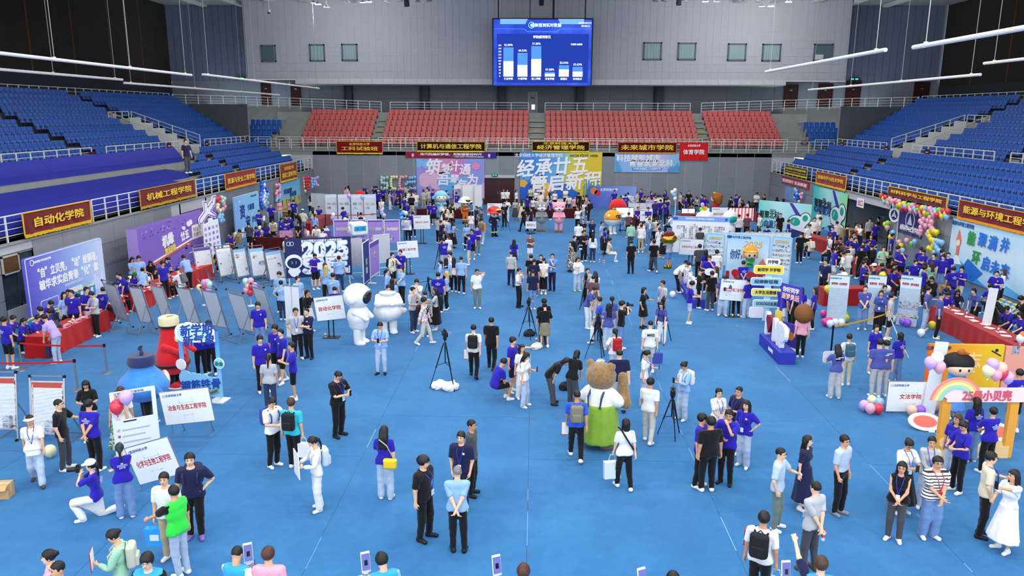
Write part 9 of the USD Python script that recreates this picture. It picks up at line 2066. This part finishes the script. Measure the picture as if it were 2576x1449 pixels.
POSES["lean"]=dict(h=((.14,.34,.98),(.14,.34,.98)),pole=(.7,-.3,0),bend=30,head=(12,0))
for ln in CROWD.strip().splitlines():
 a,place=ln.split("|");tk=a.split();kw=dict(shoe="W",flags="",);ex=[]
 for q in tk[7:]:
  if q[0]==":":kw["shoe"]=q[1]
  elif q[0]=="-":kw["flags"]=q[1:]
  elif q[0]=="*":kw["wide"]=float(q[1:])
  elif q[0]=="=":kw["hgt"]=float(q[1:])
  elif q[0]=="+":ex.append(q[1:])
 hid=tk[5]=="-"
 r=person(float(tk[0]),float(tk[1]),float(tk[2]),tk[3],tk[4],"TK" if hid else tk[5],tk[6],place=place.strip(),**kw)
 r["hid"]=hid;r["ex"]=ex
r=person(466,350,60,"easy","tN","TD","s",place="standing alone on the left stand",z0=4.98);r["hid"]=False;r["ex"]=[]
# ---- what they carry or wear over the clothes: things of their own
BPC={"K":("1a1a1e","black"),"B":("3a4a9c","blue patterned"),"N":("28304e","navy"),"Z":("c9c8b4","beige"),"A":("c3d3e4","pale blue"),"H":("7d7a66","khaki"),"W":("e8e6e0","white"),"D":("6a6e74","grey"),"L":("7fc0e8","light blue"),"Q":("2f9fe8","bright blue"),"C":("e6dfc8","cream"),"F":("3a6478","teal"),"r":("b01c24","red"),"Y":("f0cc2a","yellow"),"G":("cfd6dc","clear"),"b":("2f7fd8","blue")}
def worn(r,name,cat,label,parts,bone,at_,grp=None):
 """A thing fixed to one bone of the wearer: origin at the wearer's point at_."""
 R,J,P=r["X"];o=wpt(r,bone,at_);t=thing(name,label,cat,o,0,grp);M=r["Rz"]@R[bone]
 for n,m,g in parts:
  g=trimesh.util.concatenate(g) if isinstance(g,list) else g
  put(t,n,trimesh.Trimesh(g.vertices@M.T*r["S"],g.faces,process=False),m,40)
def hand_at(r,k):return wpt(r,k+"hand",FIG[r["sex"]].wr*[1 if k=="L" else -1,1,1]+side(FIG[r["sex"]].dir,1 if k=="L" else -1)*.09)
def held(r,name,cat,label,parts,p,rz=None,grp=None):
 t=thing(name,label,cat,p,r["face"] if rz is None else rz,grp)
 for n,m,g in parts:put(t,n,trimesh.util.concatenate(g) if isinstance(g,list) else g,m,40)
for r in PEOPLE:
 for e in r.get("ex",()):
  k,_,c=e.partition(":");who="of the person "+r["place"];hx_,nm=BPC.get(c,("888888","grey"))
  m=mat(hx_,.8,bump=.3,bscale=40)
  if k=="bp":
   y=.20 if r["sex"]=="m" else .19;fl=-1 if "front pack" in r["place"] else 1
   worn(r,"backpack","backpack",f"{nm} backpack {who}",[("bag",m,rbox(.30,.15,.42,.06)),("pocket",m,rbox(.22,.06,.2,.028,(0,.085,-.08))),("strap",m,tube([(.1,-.08,.18),(.12,-.22,.2),(.12,-.33,.08),(.11,-.32,-.06),(.12,-.16,-.17)],.018,5)),("strap",m,tube([(-.1,-.08,.18),(-.12,-.22,.2),(-.12,-.33,.08),(-.11,-.32,-.06),(-.12,-.16,-.17)],.018,5)),("handle",m,tube([(-.04,-.05,.2),(0,-.05,.24),(.04,-.05,.2)],.01,5))],"chest",(0,y,1.24))
  elif k=="ph":held(r,"phone","phone",f"phone in the hand {who}",[("body",mat("16181e",.25,spec=.7),rbox(.075,.012,.15,.005)),("screen",glow("9aa6b8",.5),box(.066,.003,.135,(0,.0075,0)))],hand_at(r,"L")*.5+hand_at(r,"R")*.5+r["Rz"]@[0,-.03,.05] if "2" in r["pose"] else hand_at(r,"L")+r["Rz"]@[0,-.03,.05])
  elif k=="cam":held(r,"handheld_camera","camera",f"black camera {who}",[("body",BLACK,rbox(.15,.07,.11,.015)),("lens",mat("1a1a1c",.3) if "white-lensed" not in r["place"] else WHITE,move(cyl(.045,0,.17,n=14),(0,-.03,0),rx=90)),("viewfinder_hump",BLACK,box(.05,.06,.04,(0,0,.07)))],(hand_at(r,"L")+hand_at(r,"R"))/2+r["Rz"]@[0,-.02,.03])
  elif k in ("pp","folder","book"):
   cc={"r":"d0242a","W":"eef0f2","":"f0f0ee"}.get(c,"f0f0ee");n2={"pp":"white papers","folder":("red" if c=="r" else "white")+" folder","book":"red booklet"}[k]
   dn=r["pose"] in ("walk","stand","easy");held(r,"paper_folder","folder",f"{n2} {who}",[("cover",mat(cc,.6),box(.24,.012,.32) if k!="folder" or c!="W" else box(.42,.02,.52)),("sheet",mat("f4f4f2",.7),box(.22,.006,.30,(0,.008,.01)))],(hand_at(r,"L") if dn or k=="book" else (hand_at(r,"L")+hand_at(r,"R"))/2)+(r["Rz"]@[0,-.02,-.12 if dn else .06]))
  elif k in ("tote","bag2"):
   p=hand_at(r,"L" if r["pose"] in ("walk","step") else "R");s_=1.15 if k=="tote" else 1.0
   held(r,"carrier_bag","bag",f"{nm} carrier bag {who}",[("bag",m if c!="G" else mat("dfe6ea",.15,spec=.6),trimesh.Trimesh(*_taper(.32*s_,.12,.34*s_,1.05),process=False).apply_translation((0,0,-.52*s_+.05))),("handle",m,tube([(-.08,-.03,-.14*s_),(-.05,0,.0),(.05,0,.0),(.08,-.03,-.14*s_)],.009,5)),("print",mat("5a8ac8" if c in "WA" else "e6e8ee",.7),box(.16,.004,.12,(0,-.066,-.30*s_)))],p)
  elif k=="bag":worn(r,"shoulder_bag","bag",f"{nm} shoulder bag {who}",[("bag",m,rbox(.30,.12,.22,.05)),("flap",m,rbox(.31,.13,.10,.045,(0,-.005,.07))),("strap",mat("c9b89a" if c=="Y" else hx_,.8),tube([(-.10,0,.1),(.05,.05,.45),(.20,.12,.62)] if c=="Y" else [(-.1,0,.1),(.02,-.06,.4),(.16,.02,.60)],.014,5))],"spine",(-.16,.16,.93) if c=="Y" else (.02,-.24,.94))
  elif k=="strap":worn(r,"crossbody_bag","bag",f"black crossbody strap bag {who}",[("strap",BLACK,tube([(.14,-.10,.26),(.13,.05,.28),(.0,.16,.05),(-.16,.12,-.2),(-.21,-.02,-.26)],.02,5)),("pouch",BLACK,rbox(.1,.16,.12,.03,(-.24,-.06,-.28)))],"chest",(0,0,1.24))
  elif k=="bottle":bottle(f"water bottle {who}",hand_at(r,"L")-[0,0,.14],"bottles in hands")
  elif k=="box":held(r,"gift_box","box",f"red flat box {who}",[("lid",mat("d0222a",.5),rbox(.42,.12,.30,.01)),("base",mat("b81a22",.5),rbox(.41,.06,.29,.01,(0,.07,0)))],wpt(r,"chest",(.12,-.22,1.12)))
  elif k=="disc":held(r,"round_sign","sign",f"round blue and white hand sign {who}",[("board",mat("f2f4f8",.6),upright(extrude(affinity.scale(Point(0,0).buffer(.2),1.2,.85),.012),.0)),("face",mat("8fc0ee",.6),upright(extrude(affinity.scale(Point(0,0).buffer(.17),1.2,.85),.004),-.004)),("lettering",WLET,box(.22,.003,.05,(0,-.022,0)))],wpt(r,"chest",(0,-.30,1.05)),0)
  elif k=="board":held(r,"blank_board","sign",f"white blank board {who}",[("board",mat("e6e6ea",.6),upright(extrude(rrect(.46,.36,.08),.012),.0)),("rim",mat("c9ccd2",.6),upright(extrude(rrect(.46,.36,.08).difference(rrect(.44,.34,.07)),.004),-.004))],(hand_at(r,"L")+hand_at(r,"R"))/2+[0,0,.08])
# ---- labels: what each person wears and where they are; every one different
def words_of(s):return len(s.split())
seen={}
for r in PEOPLE:
 if r["label"]is None:
  top,bn=f"{COL[r['tc']][1]} {r['tn']}",f"{COL[r['bot'][1]][1]} {r['bn']}" if not r.get("hid") else ""
  c=[f"person in {top} and {bn}, {r['place']}" if bn and r["tt"]!="d" else f"person in {top}, {r['place']}",f"person in {top}, {r['place']}",f"person {r['place']}"]
  if r["tt"]=="d":c=[f"person {r['place']}"]
  r["label"]=next((x for x in c if 4<=words_of(x)<=16 and x not in seen),None) or next(x for x in c if words_of(x)<=17)
 seen[r["label"]]=1
 tag(r["o"],r["label"],"person","people on the hall floor" if r["label"].startswith("person") else "people in costumes")
